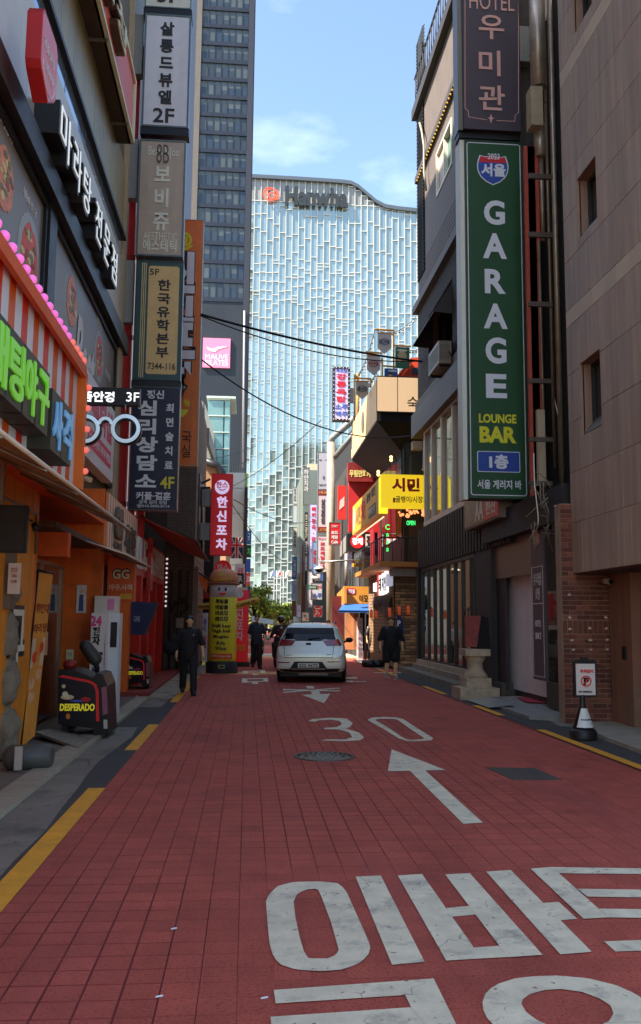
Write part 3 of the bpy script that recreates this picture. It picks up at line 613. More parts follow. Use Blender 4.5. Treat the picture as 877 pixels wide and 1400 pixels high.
# leaning board
q = [PY(52, 780, 11.75), PY(73, 784, 12.2), PY(48, 1006, 11.5), PY(28, 1022, 11.05)]
t = thing('leaning_menu_board', 'tall orange menu board leaning beside the glass door', 'menu board', PY(38, 1022, 11.1)); n_ = (q[1]-q[0]).cross(q[3]-q[0]).normalized()
if n_.y > 0: n_ = -n_
part('board', MB().prism([q[3], q[2], q[1], q[0]], -n_*.06), M((206, 130, 60), .45, var=.2), t)
part('edge', MB().tube([q[0], q[3]], .02, 6).tube([q[0], q[1]], .02, 6), BLACK, t)
class QF(Face):
    def __init__(s, q): s.q = q
    def at(s, a, b_, d=0.): p, r = s.q[3].lerp(s.q[0], b_), s.q[2].lerp(s.q[1], b_); return p.lerp(r, a) + n_ * d
qf = QF(q)
mb = MB(); put_text(mb, qf, '햄킨대', .12, .74, .95, .8, .004, .003, .03, 1); put_text(mb, qf, '마라탕', .1, .62, .95, .68, .004, .003, .03, 1); part('lettering', mb, M((120, 50, 30), .5), t)
part('print_panel', MB().quad(qf.at(.1, .42, .004), qf.at(.95, .42, .004), qf.at(.95, .59, .004), qf.at(.1, .59, .004)), M((178, 164, 150), .5), t)
for a, b_ in ((.35, .48), (.7, .53), (.3, .33), (.7, .37), (.35, .25)):
    part('food_print', MB().quad(*[qf.at(a + .2*math.cos(k/12*6.283), b_ + .035*math.sin(k/12*6.283), .007) for k in range(12)]), FOODS[1] if b_ > .4 else FOODS[2], t)
# water weight base + tag, ramp plate
t = thing('banner_weight', 'dark grey plastic weight lying at the foot of the leaning board', 'base weight', PY(40, 1052, 9.6))
c = PY(42, 1035, 9.7); part('body', MB().tube([c + V((-.25, -.05, 0)), c + V((-.2, -.05, 0)), c + V((.18, .05, 0)), c + V((.22, .05, 0))], [.09, .13, .13, .09], 12), M((66, 68, 70), .5, var=.2), t)
f = Face('front', 9.45, (19, 1053), (31, 1021)); mb = MB(); f.rect(mb, 0, 0, f.w, f.h, -.03, 0); part('tag', mb, M((150, 146, 150), .5), t)
t = thing('ramp_plate', 'ribbed grey ramp plate in front of the orange doorway', 'ramp', G(88, 1010)); pr = [G(46, 1000, .13), G(66, 996, .13), G(127, 1009, .05), G(108, 1022, .05)]
part('plate', MB().prism(pr[::-1] if (pr[1]-pr[0]).cross(pr[2]-pr[1]).z < 0 else pr, (0, 0, -.03)), M((118, 118, 118), .5, .3, var=.15), t)
mb = MB()
for k in range(1, 12): a, b_ = pr[0].lerp(pr[3], k/12), pr[1].lerp(pr[2], k/12); mb.tube([a + V((0, 0, .004)), b_ + V((0, 0, .004))], .006, 4)
part('rib', mb, M((140, 140, 140), .5, .3), t, kind='stuff')

# --- arcade machines ---
def machine(px, label, Y, ball):
    """px maps the near machine's pixels: (x, y) -> pixel"""
    t = thing('arcade_machine', label, 'arcade machine', PY(*px(112, 1004), Y), 'black punching arcade machines')
    P = lambda x, y_, d=0.: PY(*px(x, y_), Y) + V((0, d, 0))
    body = [P(80, 990), P(80, 916), P(97, 915), P(120, 924), P(128, 927), P(132, 920), P(141, 922), P(147, 938), P(149, 1004), P(140, 1005), P(128, 1005), P(128, 996)]
    part('cabinet', MB().prism(body[::-1], (0, .75, 0)), M((16, 15, 17), .35, var=.1), t)
    fc = [P(82, 986, -.012), P(82, 924, -.012), P(86, 923, -.012), P(122, 930, -.012), P(132, 935, -.012), P(135, 944, -.012), P(136, 986, -.012)]
    part('trim', MB().prism(fc[::-1], (0, .011, 0)), M((186, 30, 34), .4, emit=.05, var=.05), t)
    fc = [P(82, 986, -.022), P(82, 926.5, -.022), P(86, 926, -.022), P(121, 933, -.022), P(129, 937, -.022), P(131.5, 944, -.022), P(132, 986, -.022)]
    part('art_panel', MB().prism(fc[::-1], (0, .009, 0)), M((16, 18, 34), .3, var=.3, scale=20), t)
    f = Face('front', Y, px(0, 1400), px(877, 0)); f = Face('front', Y - .024, px(80, 1004), px(149, 915))
    mb = MB(); a0, b0 = f.uv(*px(82, 972)); a1, b1 = f.uv(*px(130, 962)); put_text(mb, f, 'DESPERADO', a0, b0, a1, b1, .0, .006, .04, 1); part('lettering', mb, M((220, 208, 50), .4, emit=.1, var=0), t)
    for (x, y_, rx, ry, c) in ((93, 953, 9, 3.4, (196, 172, 150)), (90, 949, 4, 4, (206, 190, 170)), (108, 958, 12, 1.3, (70, 90, 190)), (118, 956, 7, 3.5, (150, 30, 40)), (88, 938, 2.6, 2.6, (200, 180, 140)), (94, 979, 3, 4, (200, 110, 40))):
        mb = MB(); mb.prism([P(x + rx*math.cos(-k/14*6.283), y_ + ry*math.sin(-k/14*6.283), -.03 - .002*(rx % 3)) for k in range(14)], (0, .006, 0)); part('art_print', mb, M(c, .4, var=.2, scale=20), t)
    part('foot', MB().prism([P(82, 1003), P(82, 988), P(128, 997), P(128, 1006)][::-1], (0, .7, 0)) if False else MB().box(P(84, 1004), P(92, 990) + V((0, .7, 0))), BLACKC, t)
    part('score_panel', MB().prism([P(139, 940, -.01), P(146, 938, -.01), P(148, 975, -.01), P(141, 978, -.01)], (0, .01, 0)), M((120, 70, 96), .4), t)
    part('coin_box', MB().prism([P(142, 984, -.02), P(147, 984, -.02), P(147.5, 996, -.02), P(142.5, 996, -.02)], (0, .02, 0)), M((160, 160, 160), .4), t)
    if ball:
        a = part('arm', MB().tube([P(128, 921, .3), P(124, 900, .3)], .03, 8), BLACK, t)
        c0, c1 = P(112, 884, .3), P(125, 902, .3); mb = MB().capsule(c0, c1, .085, .095, 14); part('punch_pad', mb, M((44, 42, 42), .55, var=.2), a)
        part('glove', MB().ball(P(90, 910, .3), (.1, .09, .07), 10, 8), M((120, 30, 26), .5), t)
machine(lambda x, y_: (x, y_), 'black arcade punching machine with red trim lettered DESPERADO, nearest the camera', 12.3, True)
machine(lambda x, y_: (172 + (x-80)*.47, 894 + (y_-915)*.5), 'second black arcade machine standing farther on beside the red pillars', 19.3, False)
# --- cigarette vending machine ---
VW = M((190, 184, 192), .4, var=.08, streak=.06)
t, f = sign('vending_machine', 'pale lilac vending machine with black Korean writing and a pink 24', 'vending machine', 'front', 14.6, (120, 838, 150, 978), .4, VW, texts=[
    ('24', (124, 842, 140, 856), M((196, 60, 130), .4, var=0), .04), (vert('전자'), (126, 857, 138, 882), BLACK, .04), (vert('담배'), (126, 898, 138, 924), BLACK, .04), (vert('24시간무인판매기'), (142, 868, 145, 915), M((110, 60, 120), .4, var=0), .01)])
a = part('side_panel', MB().box((f.at(f.w, 0).x, 14.62, f.at(0, 0).z), (f.at(f.w, 0).x + .16, 15.0, f.at(0, f.h).z)), M((214, 210, 216), .4, var=.08), t)
part('display_window', MB().box((f.at(f.w, 0).x + .03, 14.60, 1.15), (f.at(f.w, 0).x + .13, 14.62, 1.55)), M((30, 34, 40), .2), a)
part('card_slot', MB().box((f.at(0, 0).x + .08, 14.585, 1.02), (f.at(0, 0).x + .2, 14.6, 1.07)), DARK, t)
t, f = sign('display_box', 'white box with a pink print on top of the vending machine', 'box', 'front', 15.0, (129, 815, 162, 838), .25, VW); mb = MB(); f.rect(mb, f.w*.55, .05, f.w*.85, f.h-.05, 0, .004); part('print_panel', mb, M((206, 120, 170), .5), t)
# --- small orange sign and second marquee ---
t, f = sign('orange_hanging_sign', 'square orange sign with a pale logo hanging below the game room marquee', 'sign', 'front', 16.6, (146, 762, 185, 822), .3, M((208, 92, 48), .5, var=.1))
letter(f, t, 'GG', (153, 777, 179, 793), M((80, 62, 60), .5), .12, name='emblem', label='dark GG logo'); letter(f, t, 'GG', (154.5, 779, 177.5, 791), M((206, 196, 190), .5), .02, d=.016, name='emblem')
letter(f, t, '야구.사격', (149, 799, 181, 807), M((200, 190, 180), .5), .02); letter(f, t, 'IIIIII', (165, 812, 180, 819), M((220, 180, 60), .5), .03)
A2 = thing('game_room_marquee', 'striped game room marquee box with grey lettering above the vending machine', 'marquee', (-2.8, 17.4, 2.75))
part('box', MB().box((-3.2, 15.42, 2.75), (-2.5, 19.6, 3.8)), ORANGE, A2); y = 15.42; i = 0
while y < 19.55: f = fl(-2.46, y, y + .14, 2.75, 3.8); mb = MB(); f.rect(mb, 0, 0, .139, f.h, -.03, 0); part('stripe_board', mb, (M((206, 116, 90), .5, var=.1), M((214, 206, 200), .5, var=.06))[i % 2], A2); y += .14; i += 1
part('front_panel', MB().box((-3.0, 15.38, 2.7), (-2.5, 15.42, 3.85)), ORANGE, A2)
f = fl(-2.44, 15.4, 19.6, 2.75, 3.8)
mb = MB(); put_text(mb, f, 'GG', .75, .32, 1.6, .92, 0, .05, .1, 1); put_text(mb, f, 'BASEBALL', .8, .16, 1.55, .26, 0, .03, .02, 1); part('emblem', mb, M((70, 66, 64), .5), A2)
mb = MB(); f.rect(mb, 1.85, .12, 3.6, .78, 0, .02); part('name_board', mb, M((186, 178, 170), .5), A2)
mb = MB(); put_text(mb, f, '게임존', 1.95, .17, 3.5, .73, .02, .03, .06, 1); part('lettering', mb, M((70, 66, 64), .5), A2)
awning('plastic_awning', 'smaller grey translucent awning below the game room marquee', -2.48, 2.78, -1.85, 2.58, 13.6, 17.0, AWN, frame=M((170, 165, 160), .4))
t = thing('security_camera', 'beige camera fixed under the pink shop sign', 'camera', PY(118, 660, 14.0)); c = PY(118, 655, 14.0); part('body', MB().tube([c + V((-.09, .05, .03)), c + V((.08, -.05, -.02))], .045, 10), M((176, 160, 140), .5), t); part('bracket', MB().tube([c, c + V((-.3, .1, .06))], .015, 6), STEEL, t)
t = thing('shop_sign_board', 'white wall sign with magenta writing behind the glasses sign', 'sign', (-2.75, 16, 4.28)); f = fl(-2.72, 14.1, 17.55, 4.28, 5.72); mb = MB(); f.rect(mb, 0, 0, f.w, f.h, -.2, 0); part('panel', mb, M((214, 206, 220), .5, var=.05), t)
MAG = M((196, 30, 96), .45, var=.05); mb = MB(); f.rect(mb, .6, .22, 3.1, .55, 0, .006); part('band', mb, MAG, t)
mb = MB(); put_text(mb, f, '다이어트피부네일', .7, .3, 3.0, .46, .008, .004, .01, 1); part('lettering', mb, WHITE, t)
mb = MB(); put_text(mb, f, '뷰티샵', .9, .68, 3.2, 1.28, .002, .006, .04, 1); part('lettering', mb, MAG, t)

# --- red games hall ---
A3 = thing('games_hall_shopfront', 'red games hall front with white GAMES lettering under the brown awning', 'shopfront', (-2.6, 23, .12))
part('back_wall', MB().box((-3.3, 19.0, .1), (-3.1, 27, 4.2)), M((40, 30, 32), .7), A3)
part('marquee', MB().box((-3.1, 19.62, 2.6), (-2.5, 26.6, 3.55)), REDP, A3)
part('pillar', MB().box((-2.72, 18.62, .03), (-2.45, 18.95, 2.75)), ORANGE, A3)
for y in (20.6, 22.2, 23.9, 25.9): part('pillar', MB().box((-2.7, y, .12), (-2.45, y + .3, 2.6)), REDP, A3)
for y0, y1 in ((22.5, 23.9), (24.2, 25.9)): part('panel', MB().box((-2.7, y0, .12), (-2.6, y1, 2.6)), M((150, 30, 22), .5, var=.2), A3)
f = fl(-2.49, 19.7, 26.5, 2.62, 3.55)
for s_, a0, a1 in (('KING', .1, 1.9), ('GAMES', 3.2, 6.2)): mb = MB(); put_text(mb, f, s_, a0, .12, a1, .84, 0, .05, .0, 1); part('lettering', mb, M((200, 200, 204), .4, var=0), A3)
mb = MB(); f.poly(mb, [(2.25, -.3), (2.25, .6), (2.4, .8), (2.4, 1.0), (2.62, 1.0), (2.62, .8), (2.78, .6), (2.78, -.3)], .0, .1); o = part('bottle_emblem', mb, M((206, 60, 62), .4), A3)
mb = MB(); f.rect(mb, 2.3, .1, 2.73, .5, .1, .11); part('bottle_label', mb, WHITE, o)
z = 2.0
while z < 3.5: part('bulb', MB().ball((-2.42, 26.55, z), .035, 6, 5), M((220, 200, 200), .4, emit=.3, var=0), A3); z += .14
t = thing('blue_hood', 'dark blue triangular hood panel hanging by the red pillars', 'hood', PY(196, 868, 19.0)); part('panel', MB().prism([PY(179, 868, 19.05), PY(197, 868, 19.05), PY(215, 824, 19.05), PY(180, 822, 19.05)], (0, .5, 0)), M((22, 34, 74), .5, var=.1), t); letter(Face('front', 19.04, (179, 868), (215, 822)), t, 'GAME', (183, 842, 192, 850), M((130, 140, 170), .5), .02)
awning('brown_awning', 'large folding brown awning over the red games hall', -2.48, 3.95, -1.2, 3.38, 20.0, 27.0, M((160, 70, 46), .75, var=.2, scale=3), sag=.03)

# --- building behind the blade signs with red steel frame ---
L1b = thing('rear_annex', 'narrow annex with red steel channels behind the stacked blade signs', 'building', (-6, 23.5, 0))
part('wall', MB().box((-14, 19.25, 3.4), (-3.15, 26.9, 26)), M((88, 90, 94), .7, var=.15), L1b)
for x in (-3.05, -2.82, -2.6): part('red_channel', MB().box((x, 20.6, 3.0), (x + .16, 20.75, 15.8)), M((176, 34, 26), .45, var=.15, streak=.2), L1b)
for x in (-2.84, -2.64): part('light_tube', MB().tube([(x, 20.57, 4), (x, 20.57, 12.6)], .012, 6), M((230, 214, 220), .4, emit=.15, var=0), L1b)
for z in (4.2, 6.6, 8.2, 10.2, 12.4): part('crossbar', MB().box((-3.05, 20.56, z), (-2.44, 20.6, z + .12)), M((140, 30, 24), .5), L1b)
part('pink_lit_panel', MB().box((-2.6, 20.9, 11.9), (-2.05, 21.0, 13.6)), M((214, 110, 140), .5, emit=.1, var=.1), L1b)
z = 11.9
while z < 13.6: part('lit_slat', MB().box((-2.6, 20.88, z), (-2.05, 20.9, z + .03)) if False else MB().box((-2.58 + (z-11.9)*.31, 20.88, 11.9), (-2.56 + (z-11.9)*.31, 20.9, 13.6)), WHITE, L1b); z += .13

# --- the stacked blade signs ---
INK = M((34, 34, 40), .5, var=0); SBLUE = M((86, 100, 110), .4, .3, var=.12, streak=.12)
YS = 20.2
t, f = sign('blade_sign', 'white blade sign fragment at the top left edge of the photo', 'sign', 'front', YS, (198, -60, 264, 9), .35, SBLUE, M((196, 196, 198), .45, var=.06, streak=.05), .03, [('3F', (215, -20, 246, 3), INK, .03)], group='blade signs stacked on the left')
mb = MB(); f.rect(mb, -.02, -.22, f.w+.02, -.01, -.33, 0); part('base_tray', mb, BLACK, t)
t, f = sign('blade_sign', 'white blade sign with black Korean letters and 2F', 'sign', 'front', YS, (193.3, 22, 262, 172), .35, SBLUE, M((224, 226, 228), .45, var=.06, streak=.06), .045, [(vert('살롱드뷰엘'), (216, 31, 239, 142), INK, .035, 1.2), ('2F', (209, 149, 239, 167), INK, .015)], group='blade signs stacked on the left')
mb = MB(); f.rect(mb, -.02, -.2, f.w+.02, -.01, -.33, 0); part('base_tray', mb, BLACK, t)
TAU = M((206, 202, 198), .5, var=0)
t, f = sign('blade_sign', 'taupe metallic blade sign with pale letters for an aesthetic salon', 'sign', 'front', YS, (185.5, 193, 255, 349), .35, SBLUE, M((156, 148, 142), .4, .1, var=.1, streak=.08), .045, [
    ('8B', (214, 198, 232, 223), M((84, 76, 74), .5, var=0), .0), ('Beau BiJou', (203, 202, 245, 216), TAU, .005), (vert('보비쥬'), (209, 228, 234, 315), TAU, .03, 1.2), ('AESTHETIC', (196, 319, 243, 328), TAU, .0), ('에스테틱', (195, 329, 242, 343), TAU, .02)], group='blade signs stacked on the left')
t, f = sign('blade_sign', 'dark teal blade sign with a cream plate and bold black letters', 'sign', 'front', YS, (181, 358, 251.5, 519), .35, M((40, 64, 70), .4, var=.1), M((44, 70, 74), .4, var=.1), .03, group='blade signs stacked on the left')
a0, b0 = f.uv(199, 511); a1, b1 = f.uv(246, 365); mb = MB(); r = .04; f.poly(mb, [(a0+r, b0), (a1-r, b0), (a1, b0+r), (a1, b1-r), (a1-r, b1), (a0+r, b1), (a0, b1-r), (a0, b0+r)], -.002, .006); part('cream_plate', mb, M((184, 164, 120), .5, var=.1), t)
for k in range(3): mb = MB(); a, _ = f.uv(190 + k*2.6, 500); f.rect(mb, a, .06, a + .02, f.h - .06, 0, .008); part('stripe', mb, M((176, 170, 136), .5), t)
letter(f, t, '5F', (205, 368, 218, 376), INK, .01, d=.01); letter(f, t, vert('한국유학본부'), (213, 383, 234, 489), INK, .028, d=.01, ls=1.15); letter(f, t, '7344-116', (202, 497, 240, 505), INK, .01, d=.01)
mb = MB(); f.rect(mb, -.02, -.18, f.w+.02, -.01, -.33, 0); part('base_tray', mb, BLACK, t)
NW = M((206, 208, 214), .5, var=0)
t, f = sign('blade_sign', 'navy blade sign with large grey letters and a yellow 4F', 'sign', 'front', YS - .1, (175.5, 530, 247, 697), .32, M((96, 100, 106), .4, .3), M((24, 26, 50), .4, var=.1), .012, [
    ('정신', (201, 534, 225, 545), NW, .03), (vert('심리상담소'), (184, 548, 218, 666), NW, .04, 1.15), (vert('최면술치료'), (225, 552, 239, 641), NW, .03, 1.5), ('4F', (219, 652, 239, 668), M((200, 186, 50), .4, var=0), .02),
    ('커플·결혼', (186, 673, 234, 683), NW, .03), ('성격 심리 상담', (190, 684, 229, 689), NW, .01), ('☎010-3892-0114', (187, 690, 232, 694), NW, .01)], group='blade signs stacked on the left')
for (p, q_) in (((177, 100), (197, 20)), ((170, 270), (190, 190)), ((165, 440), (184, 356))):
    t = thing('junction_box', 'grey steel box carrying the ' + {100: 'white 2F', 270: 'taupe salon', 440: 'teal and cream'}[p[1]] + ' blade sign', 'box', PY(p[0], p[1], 20.4)); f = Face('front', 20.35, p, q_)
    mb = MB(); f.rect(mb, 0, 0, f.w, f.h, -.25, 0); part('case', mb, GREYBOX, t); part('arm', MB().box(f.at(-.3, f.h*.5-.03, -.15), f.at(0, f.h*.5+.03, -.08)), STEEL, t)
# glasses sign
t, f = sign('bar_sign', 'black bar sign with lit Korean letters and 3F above the glasses', 'sign', 'front', 13.8, (108, 531, 192, 552), .14, BLACK, texts=[('뜸안경', (112, 536, 157, 549), WHITE_E, .03), ('3F', (173, 537, 191, 549), WHITE_E, .0)])
t = thing('glasses_sign', 'large pale blue ring sign shaped like a pair of glasses', 'sign', PY(145, 607, 13.7)); rim = M((176, 198, 214), .3, var=0, emit=.2)
for cx in (116.5, 172):
    c = PY(cx, 586, 13.65); R = 20.5/1200*14.05; ri = 13.2/1200*14.05
    o = part('lens_ring', MB().lathe(c, [(ri, 0), (R, 0), (R, .16), (ri, .16), (ri, 0)], 36, 'y', caps=False), BLACK, t)
    part('ring_light', MB().lathe(c + V((0, -.012, 0)), [(ri + .015, 0), (R - .012, 0), (R - .012, .01), (ri + .015, .01), (ri + .015, 0)], 36, 'y', caps=False), rim, o)
c = PY(144.3, 580, 13.65); arc = lambda r: [V((c.x + r*math.cos(math.pi*k/12), c.y, c.z + r*math.sin(math.pi*k/12))) for k in range(13)]
mb = MB().prism(arc(.13) + arc(.06)[::-1], (0, .16, 0)); part('bridge', mb, BLACK, t)
mb = MB().prism([p - V((0, .012, 0)) for p in arc(.12) + arc(.07)[::-1]], (0, .01, 0)); part('ring_light', mb, rim, t)
part('hanger', MB().tube([PY(172, 553, 13.7), PY(172, 566, 13.7)], .012, 6), STEEL, t)
# tall orange sign
t, f = sign('blade_sign', 'tall orange blade sign with pale blue outlined letters, farthest of the stack', 'sign', 'front', 22.6, (205, 301, 279, 636), .3, M((150, 140, 134), .5), M((230, 104, 44), .5, var=.12, streak=.12), .02, group='blade signs stacked on the left')
PB = M((206, 216, 220), .5, var=.05); OB = M((26, 24, 24), .5)
for s_, r_, bo in (('신', (222, 345, 268, 400), .12), ('인', (222, 405, 266, 440), .12), ('포', (222, 440, 268, 490), .12), ('차', (222, 495, 268, 545), .12)):
    letter(f, t, s_, (r_[0]-1, r_[1]-1, r_[2]+1, r_[3]+1), OB, .13, name='letter_outline'); letter(f, t, s_, r_, PB, .06, d=.016)
letter(f, t, '@', (240, 318, 265, 342), M((196, 188, 40), .5), .04, d=.012); letter(f, t, '96', (252, 546, 260, 556), M((220, 200, 50), .5), .02)
mb = MB(); a, b_ = f.uv(247, 570); f.poly(mb, [(a, b_), (a + .08, b_ + .0), (a + .22, b_ + .2), (a, b_+.2)], 0, .01); part('arrow_print', mb, M((220, 200, 50), .5), t)
letter(f, t, vert('국실'), (248, 590, 262, 625), OB, .0)
# --- grey brick building ---
L2 = thing('grey_brick_building', 'dark grey brick building with pipes just past the brown awning', 'building', (-3, 30, 0))
part('wall', MB().box((-14, 27.05, 0), (-1.68, 33, 8.8)), M((60, 58, 56), .85, var=.2), L2)
f = ff(27.02, -2.5, -1.66, .1, 8.8); tile_face(f, L2, 'brick', .3, .1, M((92, 90, 88), .85, var=.3, scale=6, rnd=.1), gap=.012, depth=.02, limit=0)
f = fl(-1.66, 27.05, 33, .1, 8.8); tile_face(f, L2, 'side_brick', .6, .2, M((92, 90, 88), .85, var=.3, scale=6), gap=.02, depth=.02, limit=0)
for x, r in ((-2.3, .03), (-2.05, .05), (-1.8, .03)): part('pipe', MB().tube([(x, 26.9, .1), (x, 26.9, 3.1)], r, 8), M((70, 66, 62), .5, .4), L2)
part('meter', MB().box((-2.12, 26.78, 1.35), (-1.9, 26.9, 1.65)), GREYBOX, L2); part('window_frame', MB().box((-1.66, 28.2, 4.2), (-1.6, 30.8, 6.3)), M((50, 50, 52), .4), L2)
mb = MB()
for k in range(14): p = V((-2.3 + random.random()*.6, 26.85, 1.9 + random.random()*.5)); mb.tube([p, p + V((random.uniform(-.2,.2), -.05, random.uniform(-.3,.1))), p + V((random.uniform(-.3,.3), .02, random.uniform(-.5,.0)))], .008, 4)
part('cable_tangle', mb, BLACKC, L2, kind='stuff')
t = thing('hose', 'grey hose lying at the foot of the orange pillar', 'hose', G(165, 952)); part('tube', MB().tube([G(160, 953, .03), G(168, 949, .05), G(180, 949, .05), G(188, 953, .03), G(184, 957, .02)], .025, 8), M((130, 124, 116), .6), t)
t = thing('slatted_post', 'pale concrete door post behind the walking man', 'post', G(262, 920)); part('post', MB().box((-1.66, 27.0, 0), (-1.5, 27.2, 3.2)), M((120, 116, 116), .6), t)

# small stuck-on things of the arcade front
t = thing('player_poster', 'blue and white baseball player poster on the orange end wall above the vending machine', 'poster', PY(112, 845, 15.15)); f = Face('front', 15.17, (104, 838), (119, 800)); mb = MB(); f.rect(mb, 0, 0, f.w, f.h, -.01, .003); part('sheet', mb, M((180, 184, 196), .5, var=.3, scale=14), t)
mb = MB(); disc(f, mb, f.w*.5, f.h*.78, .03, .035, .003, .006, 12); part('head_print', mb, M((196, 150, 120), .6), t); mb = MB(); f.poly(mb, [(f.w*.25, .03), (f.w*.75, .03), (f.w*.7, f.h*.66), (f.w*.3, f.h*.66)], .003, .006); part('figure_print', mb, M((60, 70, 120), .6), t)
t = thing('price_notice', 'small cream price notice on the orange end wall', 'notice', PY(95, 900, 15.15)); f = Face('front', 15.17, (90, 915), (101, 888)); mb = MB(); f.rect(mb, 0, 0, f.w, f.h, -.01, .003); part('sheet', mb, M((216, 200, 170), .5), t); mb = MB(); put_text(mb, f, '이용\n안내', .02, .1, f.w-.02, f.h-.04, .004, .002, .0, 1.1, 1); part('lettering', mb, M((120, 60, 40), .5), t)
t = thing('umbrella_bin', 'small dark bin standing between the arcade machine and the orange pillar', 'bin', (-2.5, 16.9, .03)); part('bin_body', MB().lathe((-2.6, 16.9, .03), [(.12, 0), (.14, .5), (.15, .52), (.13, .52)], 14), M((50, 52, 56), .5, var=.2), t); part('rim', MB().lathe((-2.6, 16.9, .53), [(.15, 0), (.15, .03), (.12, .03)], 14), STEEL, t)
t = thing('conduit', 'grey conduit clipped along the orange wall top under the awning', 'pipe', (-2.66, 8, 2.9)); part('pipe', MB().tube([(-2.66, 5, 2.9), (-2.66, 11.2, 2.9), (-2.66, 11.25, 2.4)], .018, 6), STEEL, t)
for k, y in enumerate((9.3, 10.6)): t = thing('wall_spotlight', ('near', 'far')[k] + ' small black spotlight fixed on the orange wall under the awning', 'spotlight', (-2.6, y, 2.7)); part('head', MB().tube([(-2.55, y, 2.72), (-2.5, y, 2.64)], [.03, .05], 10), BLACK, t); part('arm', MB().tube([(-2.68, y, 2.8), (-2.56, y, 2.74)], .012, 6), BLACK, t)
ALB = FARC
# ================= BACKGROUND =================
HG = M((158, 180, 184), .05, .62, var=.05, scale=.05, rnd=.08); HGD = M((140, 146, 148), .4, .3, var=.2, scale=.5, rnd=.1); HWH = M((192, 200, 204), .45, .1, var=.05, scale=.1)
YH = 245.
H = thing('glass_office_tower', 'wide blue glass office building with white grid and wavy roofline filling the street end', 'office building', (25, YH + 15, 0))
roofp = [(280, 239), (343, 240), (400, 243), (440, 245.5), (468, 247.5), (480, 249), (490, 254), (503, 265), (515, 275), (527, 281), (545, 284), (575, 287), (640, 290)]
RP = [PY(x, y, YH) for x, y in roofp]
def ztop(x):
    for a, b_ in zip(RP, RP[1:]):
        if a.x <= x <= b_.x: return a.z + (b_.z - a.z) * (x - a.x) / (b_.x - a.x)
    return RP[-1].z
x0, x1 = RP[0].x, RP[-1].x; CW = 9.05 / 1200 * YH; nc = int((x1 - x0) / CW)
poly = [V((x0, YH + .3, 0)), V((x0 + nc*CW, YH + .3, 0))] + [V((x0 + nc*CW, YH + .3, ztop(x0 + nc*CW) - 1))] + [V((p.x, YH + .3, p.z - 1)) for p in RP[::-1] if x0 < p.x < x0 + nc*CW] + [V((x0, YH + .3, RP[0].z - 1))]
part('core', MB().prism(poly, (0, 30, 0)), M((110, 116, 120), .6, var=.1, scale=.2), H)
zl = PY(400, 277, YH).z
rim = MB(); cap = [V((x0, YH - 1.0, RP[0].z))] + [V((p.x, YH - 1.0, p.z)) for p in RP[1:]]
for a, b_ in zip(cap, cap[1:]): rim.prism([a - V((0, 0, 1.1)), b_ - V((0, 0, 1.1)), b_, a], (0, 32, 0))
part('roof_rim', rim, M((96, 106, 116), .4, .5, var=.1), H)
rng = random.Random(3); cells = []; bars = MB(); thin = MB(); zb = PY(400, 838, YH).z
for c in range(nc + 1):
    x = x0 + c * CW; zt_ = ztop(min(x, x1)) - .6
    part('mullion', MB().box((x - .12, YH - .3, 0), (x + .12, YH + .3, zt_)), HWH, H)
    if c == nc: break
    zt_ = min(ztop(x), ztop(x + CW)) - .9; z = zb + rng.choice((0, 1, 2)); top = zt_
    while z < top - .8:
        f_ = (z - zb) / (top - zb)
        if f_ > .80: h = rng.choice((5.2, 6.9, 8.6, 10.3)) * .8
        elif f_ > .62: h = rng.choice((1.2, 3.4, 3.4, 5.1, 6.9)) * .8
        elif f_ > .38: h = rng.choice((.9, 1.0, 2.2, 2.7, 3.4))
        else: h = rng.choice((.9, 1.7, 2.7, 3.4, 3.4))
        dark = z > zl - .5
        if not dark and z + h > zl: h = max(zl - z, .8)
        if dark: h = top - z
        h = min(h, top - z)
        if h < .5: break
        cells.append((h, x + .15, z, dark)); t_ = .12 if (f_ > .62 or f_ < .3) else .045
        bars.box((x + .15, YH - (.3 if t_ > .1 else .15), z + h - t_), (x + CW - .15, YH + .3, z + h + t_)); z += h
part('transoms', bars, HWH, H, kind='stuff')
cells.sort(reverse=True); rest, restd = MB(), MB()
for k, (h, x, z, dark) in enumerate(cells):
    w_ = CW - .3; m_ = HGD if dark else HG
    if k < 290:
        o = add_mesh('pane', piece(w_, h, .1, .02, m_), H, (x + w_/2, YH, z + h/2)); o.rotation_euler = (rng.uniform(-.006, .006), 0, rng.uniform(-.006, .006))
    else:
        q = restd if dark else rest; t1, t2 = rng.uniform(-.01, .01), rng.uniform(-.008, .008); q.quad((x, YH - t1, z), (x + w_, YH + t1 + t2, z), (x + w_, YH + t1, z + h), (x, YH - t1 - t2, z + h))
part('pane_field', rest, HG, H, kind='stuff')
if restd.v: part('louver_field', restd, HGD, H, kind='stuff')
f = Face('front', YH - .9, (300, 600), (600, 200)); LG = M((50, 56, 60), .4, .2, var=0); LO = M((232, 96, 66), .4, var=0, emit=.1)
letter(f, H, 'Hanwha', (390, 259, 476, 281), LG, .045, th=.5)
cx, cy = f.uv(371, 266.5)
for k, (ra, rb, ox, oy, rot, w0) in enumerate(((2.35, 1.85, 0, 0, .2, .3), (2.0, 2.2, -.3, .1, .9, .22), (1.1, 1.15, .25, -.3, .2, .35), (2.4, 1.4, .2, .3, -.7, .18))):
    pts = lambda s_: [f.at(cx + ox + (ra*s_)*math.cos(q/28*6.283)*math.cos(rot) - (rb*s_)*math.sin(q/28*6.283)*math.sin(rot), cy + oy + (ra*s_)*math.cos(q/28*6.283)*math.sin(rot) + (rb*s_)*math.sin(q/28*6.283)*math.cos(rot), .3 + .03*k) for q in range(28)]
    part('emblem_ring', MB().strip_ring(pts(1), pts(1 - w0/ra), (0, .3, 0)), LO, H)
part('podium', MB().box((x0, YH - 4, 0), (x1, YH + 20, zb)), M((70, 74, 74), .5, var=.2, scale=.3), H)
